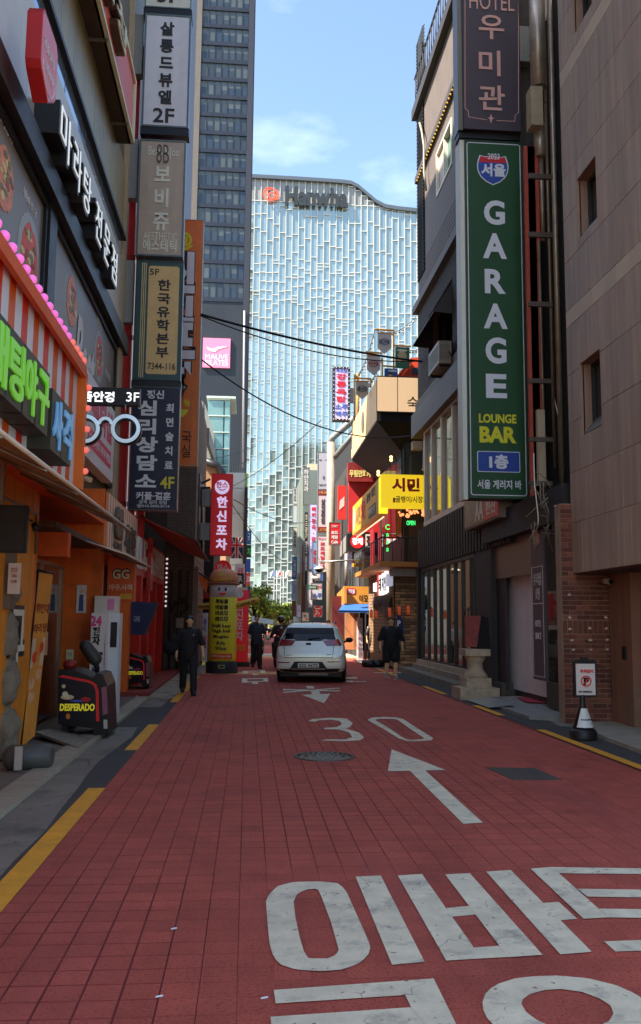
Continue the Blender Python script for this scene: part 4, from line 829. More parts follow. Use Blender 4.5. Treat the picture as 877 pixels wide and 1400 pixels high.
# the tower that the glass mirrors stands behind the camera
BT = thing('rear_office_tower', 'dark office tower behind the camera, seen only mirrored in the glass building', 'office building', (50, -265, 0))
part('wall', MB().box((20.6, -280, 0), (92, -250, 151)).box((12, -278, 0), (20.6, -254, 117)).box((7, -278, 0), (12, -256, 73)), M((50, 62, 62), .5, var=.3, scale=.15), BT)
for k in range(26): z = 4 + k*5.6; part('window_band', MB().box((21.4, -249.9, z), (91, -249.8, z + 2.7)), M((110, 126, 128), .3, .3, var=.3, scale=.3), BT)

# --- dark tower on the left ---
YT = 150.; T = thing('dark_tower', 'tall dark glass tower with ribbon windows rising left of the blue glass building', 'office building', (-5, YT + 10, 0))
xr = PY(340.5, 420, YT).x; xl = PY(268, 100, YT).x - .6
TD = M((38, 43, 51), .45, .2, var=.12, scale=.15, streak=.05); TS = M((44, 50, 62), .35, .4, var=.1, scale=.3)
part('core', MB().box((xl - 14, YT + .3, 0), (xr - .02, YT + 24, 150)), M((66, 70, 76), .6, var=.1), T)
part('corner_fin', MB().box((xr - 1.0, YT - .5, 0), (xr, YT + .3, 150)), M((50, 52, 62), .4, .2, var=.1), T)
part('edge_slats', MB().box((xr - .02, YT - .3, 0), (xr + .15, YT + 3, 150)), M((40, 42, 48), .5), T)
zc = PY(305, 413, YT).z; part('solid_panel', MB().box((xl + 1.5, YT - .1, 0), (xr - 1.0, YT + .3, zc)), TD, T)
part('concrete_strip', MB().box((xl + .5, YT - .4, 0), (xl + 1.5, YT + .3, 150)), M((106, 104, 104), .9, var=.12, streak=.15, spec=.1), T)
part('blue_strip', MB().box((xl - .6, YT - .3, 0), (xl + .5, YT + .3, 150)), M((66, 80, 104), .85, var=.1, spec=.1), T)
part('wall', MB().box((xl - 14, YT - .1, 0), (xl - .6, YT + .3, 150)), M((96, 100, 108), .6, var=.1), T)
px_ = xl + 1.5; pw_ = (xr - 1.0 - px_) / 7; fh = 3.47; z = zc; glass = [M((56, 66, 76), .12, .2, var=.15, scale=.4, rnd=.1), M((68, 79, 86), .3, .0, var=.1, scale=.4, rnd=.1), M((48, 62, 78), .1, .15, var=.1, scale=.4, rnd=.1)]
rng = random.Random(5)
for fl_ in range(22):
    part('spandrel', MB().box((px_, YT - .25, z), (xr - 1.0, YT + .3, z + .75)), TS, T)
    for c in range(7):
        cut = rng.choice((.0, .3, .45, .62, 1.0)); x = px_ + c*pw_; h = fh - .75
        if cut < 1: add_mesh('pane', piece(pw_ - .1, h*(1-cut), .1, .01, glass[2 if rng.random() < .5 else 0]), T, (x + pw_/2, YT, z + .75 + h*(1-cut)/2))
        if cut > 0: add_mesh('pane', piece(pw_ - .1, h*cut, .1, .01, glass[1]), T, (x + pw_/2, YT, z + fh - h*cut/2))
    z += fh
for c in range(1, 7): part('fin', MB().box((px_ + c*pw_ - .05, YT - .12, zc), (px_ + c*pw_ + .05, YT + .3, z)), TD, T)
part('drain_pipe', MB().tube([PY(334.5, 425, YT - .6), PY(332.5, 640, YT - .6)], .2, 6), M((150, 150, 156), .4), T)
t, f = sign('pilates_sign', 'square pink sign reading MAUVE PILATES on the dark tower', 'sign', 'front', YT - .5, (277, 463, 315.5, 502), .4, M((222, 130, 172), .5, var=.04), texts=[('MAUVE', (281, 485, 312, 491), WHITE, .0), ('PILATES', (281, 493, 312, 499), WHITE, .0)])
mb = MB(); a, b_ = f.uv(282, 474); f.poly(mb, [(a, b_), (a + .6, b_ - .75), (a + 1.6, b_ - .9), (a + 2.2, b_ - .35), (a + 3.8, b_ + .15), (a + 2.0, b_ - .0), (a + 1.4, b_ - .3), (a + .7, b_ - .3)][::-1], 0, .06); part('emblem', mb, WHITE, t)
# --- middle distance, left ---
t = thing('glass_stair_tower', 'pale green glass stair tower behind the white building', 'building', PY(300, 700, 82)); xa, xb, z1 = PY(283, 600, 80).x, PY(314, 600, 80).x, PY(300, 545, 80).z
GT = M((112, 148, 150), .1, .35, var=.2, scale=.5, rnd=.15)
part('core', MB().box((xa + .1, 80.2, 0), (xb - .1, 86, z1 - .1)), M((100, 124, 126), .5), t)
for r in range(9):
    for c, (u0, u1) in enumerate(((xa, xa + (xb-xa)*.72), (xa + (xb-xa)*.76, xb))): add_mesh('pane', piece(u1-u0-.05, 1.45, .1, .01, GT), t, ((u0+u1)/2, 80.05, z1 - .9 - r*1.55))
    part('floor_line', MB().box((xa, 79.95, z1 - .12 - r*1.55), (xb, 80.2, z1 - .02 - r*1.55)), M((170, 190, 190), .4), t)
part('roof', MB().box((xa - .1, 79.8, z1), (xb + .5, 86, z1 + .2)), M((170, 196, 194), .3), t)
t = thing('pale_stepped_building', 'cream building with iron ladder and dark brackets beside the orange sign', 'building', PX(282, 700, -3.4)); CR = M((206, 196, 176), .7, var=.15, streak=.2)
part('wall', MB().prism(pts_px(PX, -3.3, [(262, 520), (271, 541), (281, 554), (294, 597), (294, 700), (262, 700)]), (-6, 0, 0)), CR, t)
mb = MB()
for k in range(8): p = PX(283 + k*1.5, 585 + k*5, -3.28); mb.box(p, p + V((.2, 2.2, -1.1)))
part('bracket_row', mb, M((90, 84, 78), .6, var=.3), t, kind='stuff')
mb = MB(); 
for x in (274, 279): mb.tube([PX(x, 552, -3.2), PX(x + 1, 625, -3.2)], .05, 5)
for k in range(9): mb.tube([PX(274, 556 + k*8, -3.2), PX(279, 556.5 + k*8, -3.2)], .035, 5)
part('ladder', mb, M((110, 104, 98), .5), t)
t = thing('beige_building', 'low beige building with coral panel and black roof pipe behind the red pub sign', 'building', (-4, 45, 0)); BG = M((216, 176, 142), .7, var=.12, streak=.1); YB = 42
part('wall', MB().prism(pts_px(PY, YB, [(262, 905), (262, 622), (268, 624), (299, 634), (309, 655), (309, 905)])[::-1], (0, 10, 0)), BG, t)
part('coral_panel', MB().prism(pts_px(PY, YB - .05, [(266, 668), (266, 629), (281, 630), (281, 668)])[::-1], (0, .05, 0)), M((226, 110, 104), .5, var=.08), t)
part('brick_panel', MB().prism(pts_px(PY, YB - .05, [(281, 668), (281, 635), (297, 641), (300, 668)])[::-1], (0, .05, 0)), M((168, 128, 92), .8, var=.3, scale=8), t)
part('roof_pipe', MB().tube([PY(x, y, YB - .2) for x, y in ((277, 629), (297, 636), (304, 645), (310, 668))], .17, 8), BLACK, t)
part('lettering_board', MB().prism(pts_px(PY, YB - .1, [(270, 800), (270, 745), (286, 745), (286, 800)])[::-1], (0, .08, 0)), M((206, 160, 130), .5), t)
t = thing('white_building', 'narrow white panelled building to the right of the red pub sign', 'building', (-.8, 62, 0)); xa, xb, z1 = PY(314, 700, 58).x, PY(333.5, 700, 58).x, PY(320, 646, 58).z
part('wall', MB().box((xa - 1.5, 58.1, 0), (xb, 68, z1)), M((200, 204, 204), .6, var=.06), t)
f = ff(58.0, xa - 1.5, xb, .1, z1); tile_face(f, t, 'panel', 1.25, 1.7, M((206, 210, 210), .45, var=.06, rnd=.04), gap=.04, depth=.08, bond=0)
mb = MB()
for k in range(9): x = xa + (xb - xa)*k/8; mb.box((x, 58.3, z1), (x + .04, 58.34, z1 + .7))
mb.box((xa, 58.28, z1 + .68), (xb, 58.36, z1 + .74)); part('railing', mb, M((120, 120, 116), .5), t, kind='stuff')
t = thing('dark_column', 'thin black building edge right of the white building', 'building', (0, 57, 0)); part('wall', MB().box((PY(334, 700, 57).x, 57, 0), (PY(338.5, 700, 57).x, 60, PY(336, 666, 57).z)), M((34, 32, 32), .6), t)
t = thing('lime_hoarding', 'small green painted panel peeping above the black building edge', 'panel', (0, 59, 11)); part('panel', MB().box((PY(333.5, 650, 62).x, 62, PY(330, 667, 62).z), (PY(339, 650, 62).x, 62.2, PY(330, 647, 62).z)), M((150, 176, 84), .6), t)
ALB = NEAR
# pub signs
RS = M((206, 20, 30), .4, var=.05, emit=.06); LI = M((214, 196, 244), .4, var=0, emit=.25)
t, f = sign('pub_blade_sign', 'tall red blade sign with lilac Korean letters and a smiling round face', 'sign', 'front', 29.0, (287, 648, 319, 759), .35, M((150, 26, 32), .5), RS, .01, [(vert('한신포차'), (295, 679, 312, 752), LI, .04, 1.2)])
mb = MB(); a, b_ = f.uv(304, 666); disc(f, mb, a, b_, .24, .24, 0, .01, 28); part('face_disc', mb, LI, t)
letter(f, t, '한스', (296, 659, 312, 667), RS, .03, d=.02); mb = MB(); f.poly(mb, [(a + .12*math.cos(math.pi*(1 + k/8)), b_ - .04 + .08*math.sin(math.pi*(1 + k/8))) for k in range(9)] + [(a + .1*math.cos(math.pi*(2 - k/8)), b_ - .035 + .05*math.sin(math.pi*(2 - k/8))) for k in range(9)], .01, .02); part('mouth', mb, RS, t)
for p, q_ in (((276, 692), (289, 669)), ((274, 738), (287, 715))):
    t = thing('junction_box', 'grey box on the ' + ('upper' if p[1] < 700 else 'lower') + ' left side of the red pub blade sign', 'box', PY(*p, 29.2)); f = Face('front', 29.1, p, q_); mb = MB(); f.rect(mb, 0, 0, f.w, f.h, -.2, 0); part('case', mb, GREYBOX, t)
t = thing('sign_bracket', 'black steel bracket frame holding the red pub sign', 'bracket', PY(272, 760, 29.3)); mb = MB()
for a, b_ in (((268, 667), (288, 667)), ((266, 666), (288, 655)), ((271, 667), (271, 760)), ((276, 667), (276, 760)), ((264, 690), (276, 690)), ((264, 715), (276, 715)), ((266, 680), (276, 708)), ((264, 740), (276, 740))): mb.tube([PY(*a, 29.3), PY(*b_, 29.3)], .04, 5)
part('frame', mb, BLACKC, t)
t, f = sign('flag_sign', 'square Union Jack panel hanging below the white building', 'flag', 'front', 40, (315, 735, 333, 763), .1, M((30, 34, 66), .6, var=.1)); W_, R_ = M((206, 200, 200), .6, var=.05), M((170, 30, 40), .6, var=.05); w_, h_ = f.w, f.h
for (t1, d1, m_) in ((.12, .004, W_), (.05, .008, R_)):
    mb = MB()
    for a, b_ in (((0, 0), (w_, h_)), ((0, h_), (w_, 0))):
        dx, dy = b_[0]-a[0], b_[1]-a[1]; L_ = math.hypot(dx, dy); nx_, ny_ = -dy/L_*t1/2, dx/L_*t1/2; mb.quad(*[f.at(min(max(p[0], 0), w_), min(max(p[1], 0), h_), d1 + (.001 if a[1] else 0)) for p in ((a[0]-nx_, a[1]-ny_), (b_[0]-nx_, b_[1]-ny_), (b_[0]+nx_, b_[1]+ny_), (a[0]+nx_, a[1]+ny_))])
    part('diagonal_cross', mb, m_, t)
for (k, d1, m_) in ((.16, .012, W_), (.1, .016, R_)): mb = MB(); f.rect(mb, w_/2 - k/2, 0, w_/2 + k/2, h_, 0, d1); f.rect(mb, 0, h_*.62 - k/2, w_, h_*.62 + k/2, 0, d1 - .001); part('cross', mb, m_, t)
t = thing('round_pub_sign', 'round red sign with white letters above the inflatable hat', 'sign', PY(305, 790, 31)); f = Face('front', 31, (293, 790), (317, 766)); mb = MB(); disc(f, mb, f.w/2, f.h/2, f.w/2, f.h/2, -.15, 0, 28); part('disc', mb, RS, t); letter(f, t, '한스', (297, 771, 313, 781), WHITE, .03)
def small(name, label, px, Y, rgb, texts=(), kind='front', depth=.2, group=None, var=.08, emit=0): return sign(name, label, 'sign', kind, Y, px, depth, M(rgb, .5, var=var, emit=emit), texts=texts, group=group)
small('beer_sign', 'black sign with white letters BEER behind the inflatable', (314, 784, 334, 798), 38, (22, 20, 20), [('BEER', (316, 787, 332, 795), WHITE, .03)])
small('paper_banner', 'white banner with red and green blots above the beer sign', (321, 771, 335, 798), 39, (200, 204, 214), [('삼겹', (325, 776, 333, 784), M((190, 50, 60), .5), .02), ('소주', (325, 786, 333, 791), M((50, 120, 70), .5), .02)])
G1 = 'small blade signs far down the left side'
small('small_blade_sign', 'small blue blade sign just right of the Union Jack', (337, 726, 344, 744), 56, (40, 66, 130), [('국', (339, 729, 342, 741), WHITE, 0)], group=G1); small('small_blade_sign', 'small black blade sign with green letters', (337, 745, 344, 762), 56.3, (24, 34, 30), [('치', (338, 749, 343, 759), M((70, 170, 70), .5), .02)], group=G1)
small('small_blade_sign', 'small blue blade sign level with the beer sign top', (336, 764, 343, 782), 55, (36, 60, 140), group=G1); small('small_blade_sign', 'small red blade sign with a pale bottle', (336, 783, 342, 800), 54, (176, 54, 66), [('酒', (337, 787, 341, 796), WHITE, 0)], group=G1)
small('small_blade_sign', 'narrow purple blue blade sign above the outstretched inflatable arm', (339, 803, 342.5, 822), 50, (50, 44, 140), group=G1)
# shop glimpse behind the walking man
t = thing('white_shop_sign', 'lit white handwriting shop sign left of the inflatable hat', 'sign', PY(279, 820, 34)); f = Face('front', 34, (272, 822), (287, 812)); part('rail', MB().box(f.at(0, 0, -.05), f.at(f.w, .03, 0)), BLACK, t); letter(f, t, 'beer', (273, 812, 286, 820), WHITE_E, .02)
t = thing('folded_banner', 'orange cloth banner bunched under the brown awning tip', 'banner', PY(276, 805, 28.5)); OC = M((214, 92, 40), .7, var=.15)
part('cloth', MB().prism(pts_px(PY, 28.5, [(268, 783), (284, 792), (286, 800), (276, 803)])[::-1], (0, .1, 0)), OC, t); part('cloth_tail', MB().prism(pts_px(PY, 28.45, [(276, 801), (284, 800), (282, 811), (279, 806)])[::-1], (0, .1, 0)), OC, t); part('pole', MB().tube([PY(266, 779, 28.6), PY(286, 792, 28.4)], .03, 6), BLACK, t)
t, f = sign('standing_banner', 'upright banner with blue lettering behind the walking man', 'banner', 'front', 31, (276, 838, 285, 905), .04, M((196, 200, 214), .6, var=.08), texts=[(vert('왕이'), (278, 846, 283, 864), M((50, 80, 170), .5), .03), (vert('삼겹'), (278, 868, 283, 886), M((196, 60, 60), .5), .03)])
t = thing('dark_shopfront', 'dark open shopfront behind the inflatable', 'shopfront', (-2.2, 34, 0)); part('wall', MB().box((-4, 33.5, 0), (-1.3, 41, 6.3)), M((34, 30, 30), .7), t); part('awning_board', MB().box((-1.9, 33.2, 2.4), (-1.25, 33.5, 2.6)), M((120, 30, 30), .5), t)

ALB = NEAR
# --- inflatables ---
class Cyl(Face):
    def __init__(s, c, R): s.c0, s.R = V(c), R
    def at(s, a, b_, d=0.): an = a / s.R; return s.c0 + V((math.sin(an)*(s.R + d), -math.cos(an)*(s.R + d), b_))
YI = 27.3; ci = PY(303.5, 918, YI); ci.z = 0; SI = YI/1200*1.006; R = 18.5*SI; zz = lambda py: (918 - py)*SI
t = thing('inflatable_greeter', 'yellow inflatable column with brown hat, smiling face and drinks menu lettering', 'inflatable', ci)
part('base', MB().lathe(ci, [(21.5*SI, 0), (21.5*SI, .03), (20*SI, .34), (18.7*SI, .36)], 28), M((28, 28, 30), .6, var=.2), t)
cyl = Cyl(ci, R); mb = MB().tube([cyl.at(x, .2, .012) for x in (-.09, -.09, .09, .09)], .01, 5)
part('handle', MB().tube([cyl.at(-.08, .17, .05), cyl.at(-.08, .25, .04), cyl.at(.08, .25, .04), cyl.at(.08, .17, .05), cyl.at(-.08, .17, .05)], .014, 5), M((200, 180, 80), .5), t)
YE = M((220, 178, 38), .45, var=.06, bump=.1, bscale=6)
part('body', MB().lathe(ci, [(R*.98, .34), (R, .45), (R*1.01, 1.3), (R*1.0, zz(818))], 32), YE, t)
part('head', MB().lathe(ci, [(R*.995, zz(818)), (R*.995, zz(803)), (R*.97, zz(800))], 32), M((226, 222, 216), .5, var=.05), t)
HT = M((176, 116, 84), .55, var=.12)
part('hat', MB().lathe(ci, [(R*1.02, zz(799)), (R*1.03, zz(792)), (R*.95, zz(786)), (R*.72, zz(781.5)), (R*.35, zz(779.5)), (.02, zz(779))], 28), HT, t)
part('hat_brim', MB().lathe(ci, [(R*.9, zz(802)), (R*1.17, zz(801)), (R*1.2, zz(799.5)), (R*1.15, zz(798)), (R*.95, zz(797.5))], 28), M((120, 74, 54), .55), t)
def cyt(s_, x, y, w_, h_, mat, bold=.03, name='lettering', Rk=1.02):
    q = Cyl(ci, R*Rk); mb = MB(); put_text(mb, q, s_, (x - 303.5 - w_/2)*SI, zz(y + h_/2), (x - 303.5 + w_/2)*SI, zz(y - h_/2), .004, .006, bold, 1, 1); part(name, mb, mat, t)
BI = M((40, 34, 28), .6, var=0)
for k, s_ in enumerate(('뿌링클', '마법클', '마초킹', '레드킹')): cyt(s_, 302, 823.5 + k*7.7, 17, 6, BI, .04)
for k, s_ in enumerate(('Draft beer', 'High ball', 'Mogito', 'Ade', 'Wine')): cyt(s_, 301.5, 855.5 + k*7.4, (27, 25, 21, 12, 15)[k], 5.4, BI, .03)
cyt('bhc', 302, 788, 11, 5, M((206, 180, 60), .5, var=0), .03, Rk=1.06); cyt('BEER CHICKEN PUB', 302, 794.5, 27, 4.5, M((206, 160, 60), .5, var=0), .03, Rk=1.06)
q = Cyl(ci, R*1.01); mb = MB(); lo = [(x*SI, zz(y)) for x, y in ((-17, 899), (-17, 892), (15, 892), (15, 899))]; mb.prism([q.at(lo[0][0] + (lo[2][0]-lo[0][0])*k/10, lo[0][1], .004) for k in range(11)] + [q.at(lo[2][0] - (lo[2][0]-lo[0][0])*k/10, lo[1][1], .004) for k in range(11)], (0, .01, 0)); part('hours_band', mb, M((206, 70, 50), .5), t)
cyt('OPEN 12pm-2am', 302, 895.5, 28, 4, M((220, 210, 160), .5), .01, Rk=1.03)
for sx in (-1, 1):
    c = cyl.at(sx*4.3*SI - 1*SI, zz(807.5), .006); part('eye', MB().ball(c, (.032, .012, .06), 10, 8), BI, t)
c = cyl.at(-1*SI, zz(813.5), .01); part('mouth', MB().prism([c + V((5*SI*math.cos(math.pi*(1 + k/10)), -.002, 3.6*SI*math.sin(math.pi*(1 + k/10)) + .03)) for k in range(11)], (0, .012, 0)), M((196, 50, 50), .5), t)
a0, a1 = ci + V((R*.9, 0, zz(829))), ci + V((45*SI, -.05, zz(820.5)))
part('arm', MB().capsule(a0, a1, .11, .085, 14), M((190, 150, 44), .5, var=.06), t); part('finger_tip', MB().tube([a1 + V((.04, 0, .03)), a1 + V((.13, 0, .06))], .02, 6), BLACKC, t)
b0, b1 = ci + V((-R*.9, 0, zz(829))), ci + V((-35*SI, -.05, zz(831)))
part('arm', MB().capsule(b0, b1, .11, .085, 14), M((170, 136, 44), .5, var=.06), t)
class Slant(Face):
    def __init__(s, p, q): s.p, s.d = V(p), (V(q) - V(p)).normalized(); s.up = V((0, -1, 0)).cross(s.d) * -1; s.up = s.up if s.up.z > 0 else -s.up
    def at(s, a, b_, d=0.): return s.p + s.d*a + s.up*b_ + V((0, -1, 0))*d
mb = MB(); put_text(mb, Slant(a0, a1), 'Come in', .02, -.06, .62, .06, .115, .01, .02, 1, 1); part('lettering', mb, BI, t)
mb = MB(); put_text(mb, Slant(b1, b0), 'Welcome', -.05, -.05, .42, .06, .115, .01, .02, 1, 1); part('lettering', mb, BI, t)
YI2 = 31.; f = Face('front', YI2, (321, 905), (341, 803)); t = thing('red_inflatable_column', 'square red inflatable column with lilac letters behind the yellow one', 'inflatable', f.at(f.w/2, -.25))
mb = MB(); f.rect(mb, -.3, 0, f.w, f.h - .1, -.75, 0); part('body', mb, RS, t); part('cap', MB().box(f.at(-.25, f.h - .1, -.7), f.at(f.w - .05, f.h, -.05)), M((200, 190, 190), .6), t); part('base', MB().box(f.at(-.35, -.26, -.8), f.at(f.w + .06, 0, .05)), BLACK, t)
letter(f, t, vert('한신포차'), (322, 822, 334, 876), M((196, 190, 206), .5, var=0), .03); letter(f, t, '영업중', (322, 881, 336, 890), M((214, 150, 50), .5), .03)
mb = MB(); a, b_ = f.uv(328, 812); disc(f, mb, a, b_, .14, .15, 0, .01); part('face_disc', mb, M((206, 190, 206), .5), t)

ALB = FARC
# --- trees and flags at the end ---
LEAF = [M((150, 172, 60), .7, var=.3, scale=1.5), M((184, 192, 74), .7, var=.3, scale=1.5), M((104, 134, 56), .7, var=.3, scale=1.5)]
BARK = M((74, 62, 50), .9, var=.3, scale=6)
def tree(label, x, y, h, r, seed, n=1100, ls=.2, flowers=False):
    rg = random.Random(seed); t = thing('street_tree', label, 'tree', (x, y, 0), 'street trees at the far end')
    mb = MB().tube([V((x, y, 0)), V((x + .1, y, h*.35)), V((x - .05, y, h*.6)), V((x, y, h*.9))], [.16, .13, .09, .03], 8)
    tips = []
    for k in range(7):
        an = k*2.4 + rg.random(); p = V((x, y, h*(.35 + .06*k))); e = p + V((math.cos(an)*r*.75, math.sin(an)*r*.75, h*.18 + rg.random()*.4)); mb.tube([p, p.lerp(e, .5) + V((0, 0, .15)), e], [.07, .045, .015], 5); tips.append(e)
    part('trunk', mb, BARK, t)
    for ci_, lm in enumerate(LEAF):
        mb = MB()
        for k in range(n // 3):
            c = rg.choice(tips + [V((x, y, h*.85)), V((x, y, h*.7))]); v_ = V((rg.gauss(0, 1), rg.gauss(0, 1), rg.gauss(0, .8))); v_ = v_.normalized() * (rg.random()**.5) * r * .52; p = c + v_
            a = V((rg.uniform(-1, 1), rg.uniform(-1, 1), rg.uniform(-1, 1))).normalized() * ls; b_ = a.orthogonal().normalized() * ls * .6
            mb.quad(p - a, p - b_, p + a, p + b_)
        o = part('leaf_cluster', mb, lm, t, kind='stuff')
tree('yellow green street tree directly right of the red inflatable', .5, 66, 4.3, 1.1, 1, ls=.16); tree('small street tree behind the second pedestrian', 1.6, 80, 3.4, 1.3, 2, ls=.17); tree('street tree left of the car roof against the glass wall', 3.4, 86, 3.0, 1.2, 3, ls=.17); tree('far street tree half hidden by the rider', 5.0, 97, 3.4, 1.4, 4, ls=.18)
mb = MB(); rg = random.Random(8)
for k in range(500): p = V((rg.uniform(2.2, 5.2), rg.uniform(88, 89), 2.2 + rg.gauss(0, .12))); a = V((rg.uniform(-1, 1), rg.uniform(-1, 1), rg.uniform(-1, 1)))*.12; b_ = a.orthogonal()*.7; mb.quad(p-a, p-b_, p+a, p+b_)
for z in range(900): p = V((rg.uniform(-2, 8), rg.uniform(89, 91), rg.uniform(.3, 2.1))); a = V((rg.uniform(-1, 1), rg.uniform(-1, 1), rg.uniform(-1, 1)))*.2; b_ = a.orthogonal()*.7; mb.quad(p-a, p-b_, p+a, p+b_)
part('hedge', mb, M((110, 116, 44), .8, var=.5, scale=1.2), None, label='low green and orange planting across the street end', cat='hedge')
for x, c, lab in ((375, (150, 170, 210), 'pale blue'), (384, (216, 206, 206), 'white and red'), (396, (214, 212, 208), 'plain white')):
    p = PY(x + 3, 845, 200); p.z = 0; top = PY(x + 3, 780, 200); t = thing('flagpole', f'distant flagpole with a {lab} flag before the glass building', 'flag', p, 'flags before the glass building'); part('pole', MB().tube([p, V((p.x, 200, top.z))], .08, 6), M((190, 190, 190), .4, .3), t)
    g = [V((p.x, 200, top.z)), V((p.x - .8, 199.8, top.z + .1)), V((p.x - 1.6, 200.2, top.z - .5)), V((p.x - 1.5, 200, top.z - 1.9)), V((p.x - .8, 200, top.z - 1.3)), V((p.x, 200, top.z - 1.4))]; o = part('flag', MB().prism(g, (0, .03, 0)), M(c, .7, var=.05), t)
    if x == 384: part('emblem', MB().lathe(V((p.x - .85, 199.75, top.z - .75)), [(.3, 0), (.3, .03)], 14, 'y'), M((190, 50, 60), .6), o)
ALB = NEAR
# ================= RIGHT SIDE =================
# --- pink stone building, nearest on the right ---
PS = M((142, 126, 118), .62, var=.1, scale=2, bump=.15, bscale=200, rnd=.09, streak=.22); PS2 = M((160, 148, 136), .62, var=.1, scale=2, bump=.15, bscale=200, rnd=.06)
XP = 5.3; e0 = PX(773, 400, XP).y
P1 = thing('stone_building', 'pinkish granite clad building overhanging the pavement on the right', 'building', (9, 8, 0))
zb_ = PX(785, 784, XP).z; ph = (PX(776, 448.6, XP).z - zb_) / 5; DY = 1.95; YN = 6.5
part('wall', MB().box((XP + .5, YN, zb_ + .02), (16, e0 - .3, 18)), M((120, 100, 94), .7), P1)
f = fr(XP, YN, e0, zb_, 18)
def win(pl, pr): a, b0_ = f.uv(*pl); a1, b1_ = f.uv(*pr); return (a, b0_, a1, b1_)
wins = [win((791, 328), (814, 213)), win((796, 596), (820, 477)), win((784, 50), (807, -70))]
wins = [(w_[0], w_[1], w_[2], w_[3]) for w_ in wins]
# each window: image-left edge is far -> smaller a
holes = [(min(w_[0], w_[2]), min(w_[1], w_[3]), max(w_[0], w_[2]), max(w_[1], w_[3])) for w_ in wins]
hz = [holes[0][3] - holes[0][1], 0]
zrow = lambda k: k*ph
# bands: all rows alike except the two narrow pale courses
rows = [(0, ph), (ph, 2*ph), (2*ph, 3*ph), (3*ph, 4*ph), (4*ph, 5*ph)]
z = 5*ph; zq = [PX(775.6, 426, XP).z - zb_, PX(772.7, 361.4, XP).z - zb_, PX(771, 303, XP).z - zb_, PX(770, 245.5, XP).z - zb_, PX(769, 181, XP).z - zb_, PX(768, 119, XP).z - zb_, PX(767, 98, XP).z - zb_, PX(765, 35, XP).z - zb_]
for q in zq: rows.append((z, q)); z = q
while z < f.h: rows.append((z, z + ph)); z += ph
npc = 0
for r, (b0_, b1_) in enumerate(rows):
    pale = (b1_ - b0_) < .5; a = -(.23 if r % 2 else 0); mb = MB()
    while a < f.w:
        q = [(max(a, 0), b0_, min(a + .455, f.w), b1_)]
        for h in holes: q = sub(q, h)
        for p in q:
            if p[2]-p[0] < .02 or p[3]-p[1] < .02: continue
            if a < 7.0 and npc < 296:
                npc += 1; add_mesh('stone_panel', piece(p[2]-p[0]-.006, p[3]-p[1]-.006, .04, .003, PS2 if pale else PS), P1, f.at((p[0]+p[2])/2, (p[1]+p[3])/2, random.uniform(0, .003)), f.rot)
            else: f.rect(mb, p[0]+.003, p[1]+.003, p[2]-.003, p[3]-.003, -.04, 0)
        a += .455
    if mb.v: part('stone_panel_field', mb, PS, P1, kind='stuff')
mbk = MB().box((XP + .04, YN, zb_ + .01), (XP + .055, e0 - .01, zb_ + .3)); 
hh = [h for h in holes]
def backing():
    rects = [(0, 0, f.w, f.h)]
    for h in hh: rects = [x for r_ in rects for x in sub([r_], h)]
    mb = MB()
    for p in rects: f.rect(mb, p[0], p[1], p[2], p[3], -.06, -.041)
    part('joint_backing', mb, M((70, 60, 56), .9), P1, kind='stuff')
backing()
part('end_wall', MB().box((XP + .02, e0 - .3, zb_), (16, e0 - .0, 18)), PS, P1); part('soffit', MB().box((XP + .05, YN, zb_ - .02), (12, e0 - .01, zb_ + .04)), M((70, 54, 50), .8), P1)
for i, h in enumerate(holes):
    o = None; rv = MB(); D = .24
    rv.quad(f.at(h[0], h[1], 0), f.at(h[0], h[3], 0), f.at(h[0], h[3], -D), f.at(h[0], h[1], -D)); rv.quad(f.at(h[2], h[1], -D), f.at(h[2], h[3], -D), f.at(h[2], h[3], 0), f.at(h[2], h[1], 0))
    rv.quad(f.at(h[0], h[3], 0), f.at(h[2], h[3], 0), f.at(h[2], h[3], -D), f.at(h[0], h[3], -D)); rv.quad(f.at(h[0], h[1], -D), f.at(h[2], h[1], -D), f.at(h[2], h[1], 0), f.at(h[0], h[1], 0))
    o = part('window', rv, M((128, 106, 98), .7, var=.1), P1)
    mb = MB(); f.rect(mb, h[0], h[1], h[2], h[3], -D - .05, -D + .02); part('pane', mb, M((22, 26, 26), .1, var=.1), o)
    mb = MB(); f.frame(mb, h[0], h[1], h[2], h[3], .05, -D, -D + .06); part('frame', mb, M((40, 42, 42), .4), o)
    if i < 2: mb = MB().prism([f.at(h[0] + .1, h[1] + .04, -.02), f.at(h[2] - .02, h[1] + .04, -.02), f.at(h[2] - .02, h[1] + .26 if i else h[1] + .12, -D + .05), f.at(h[0] + .1, h[1] + .26 if i else h[1] + .12, -D + .05)], (0, 0, -.02)); part('sill', mb, M((84, 84, 80), .4, .3), o)
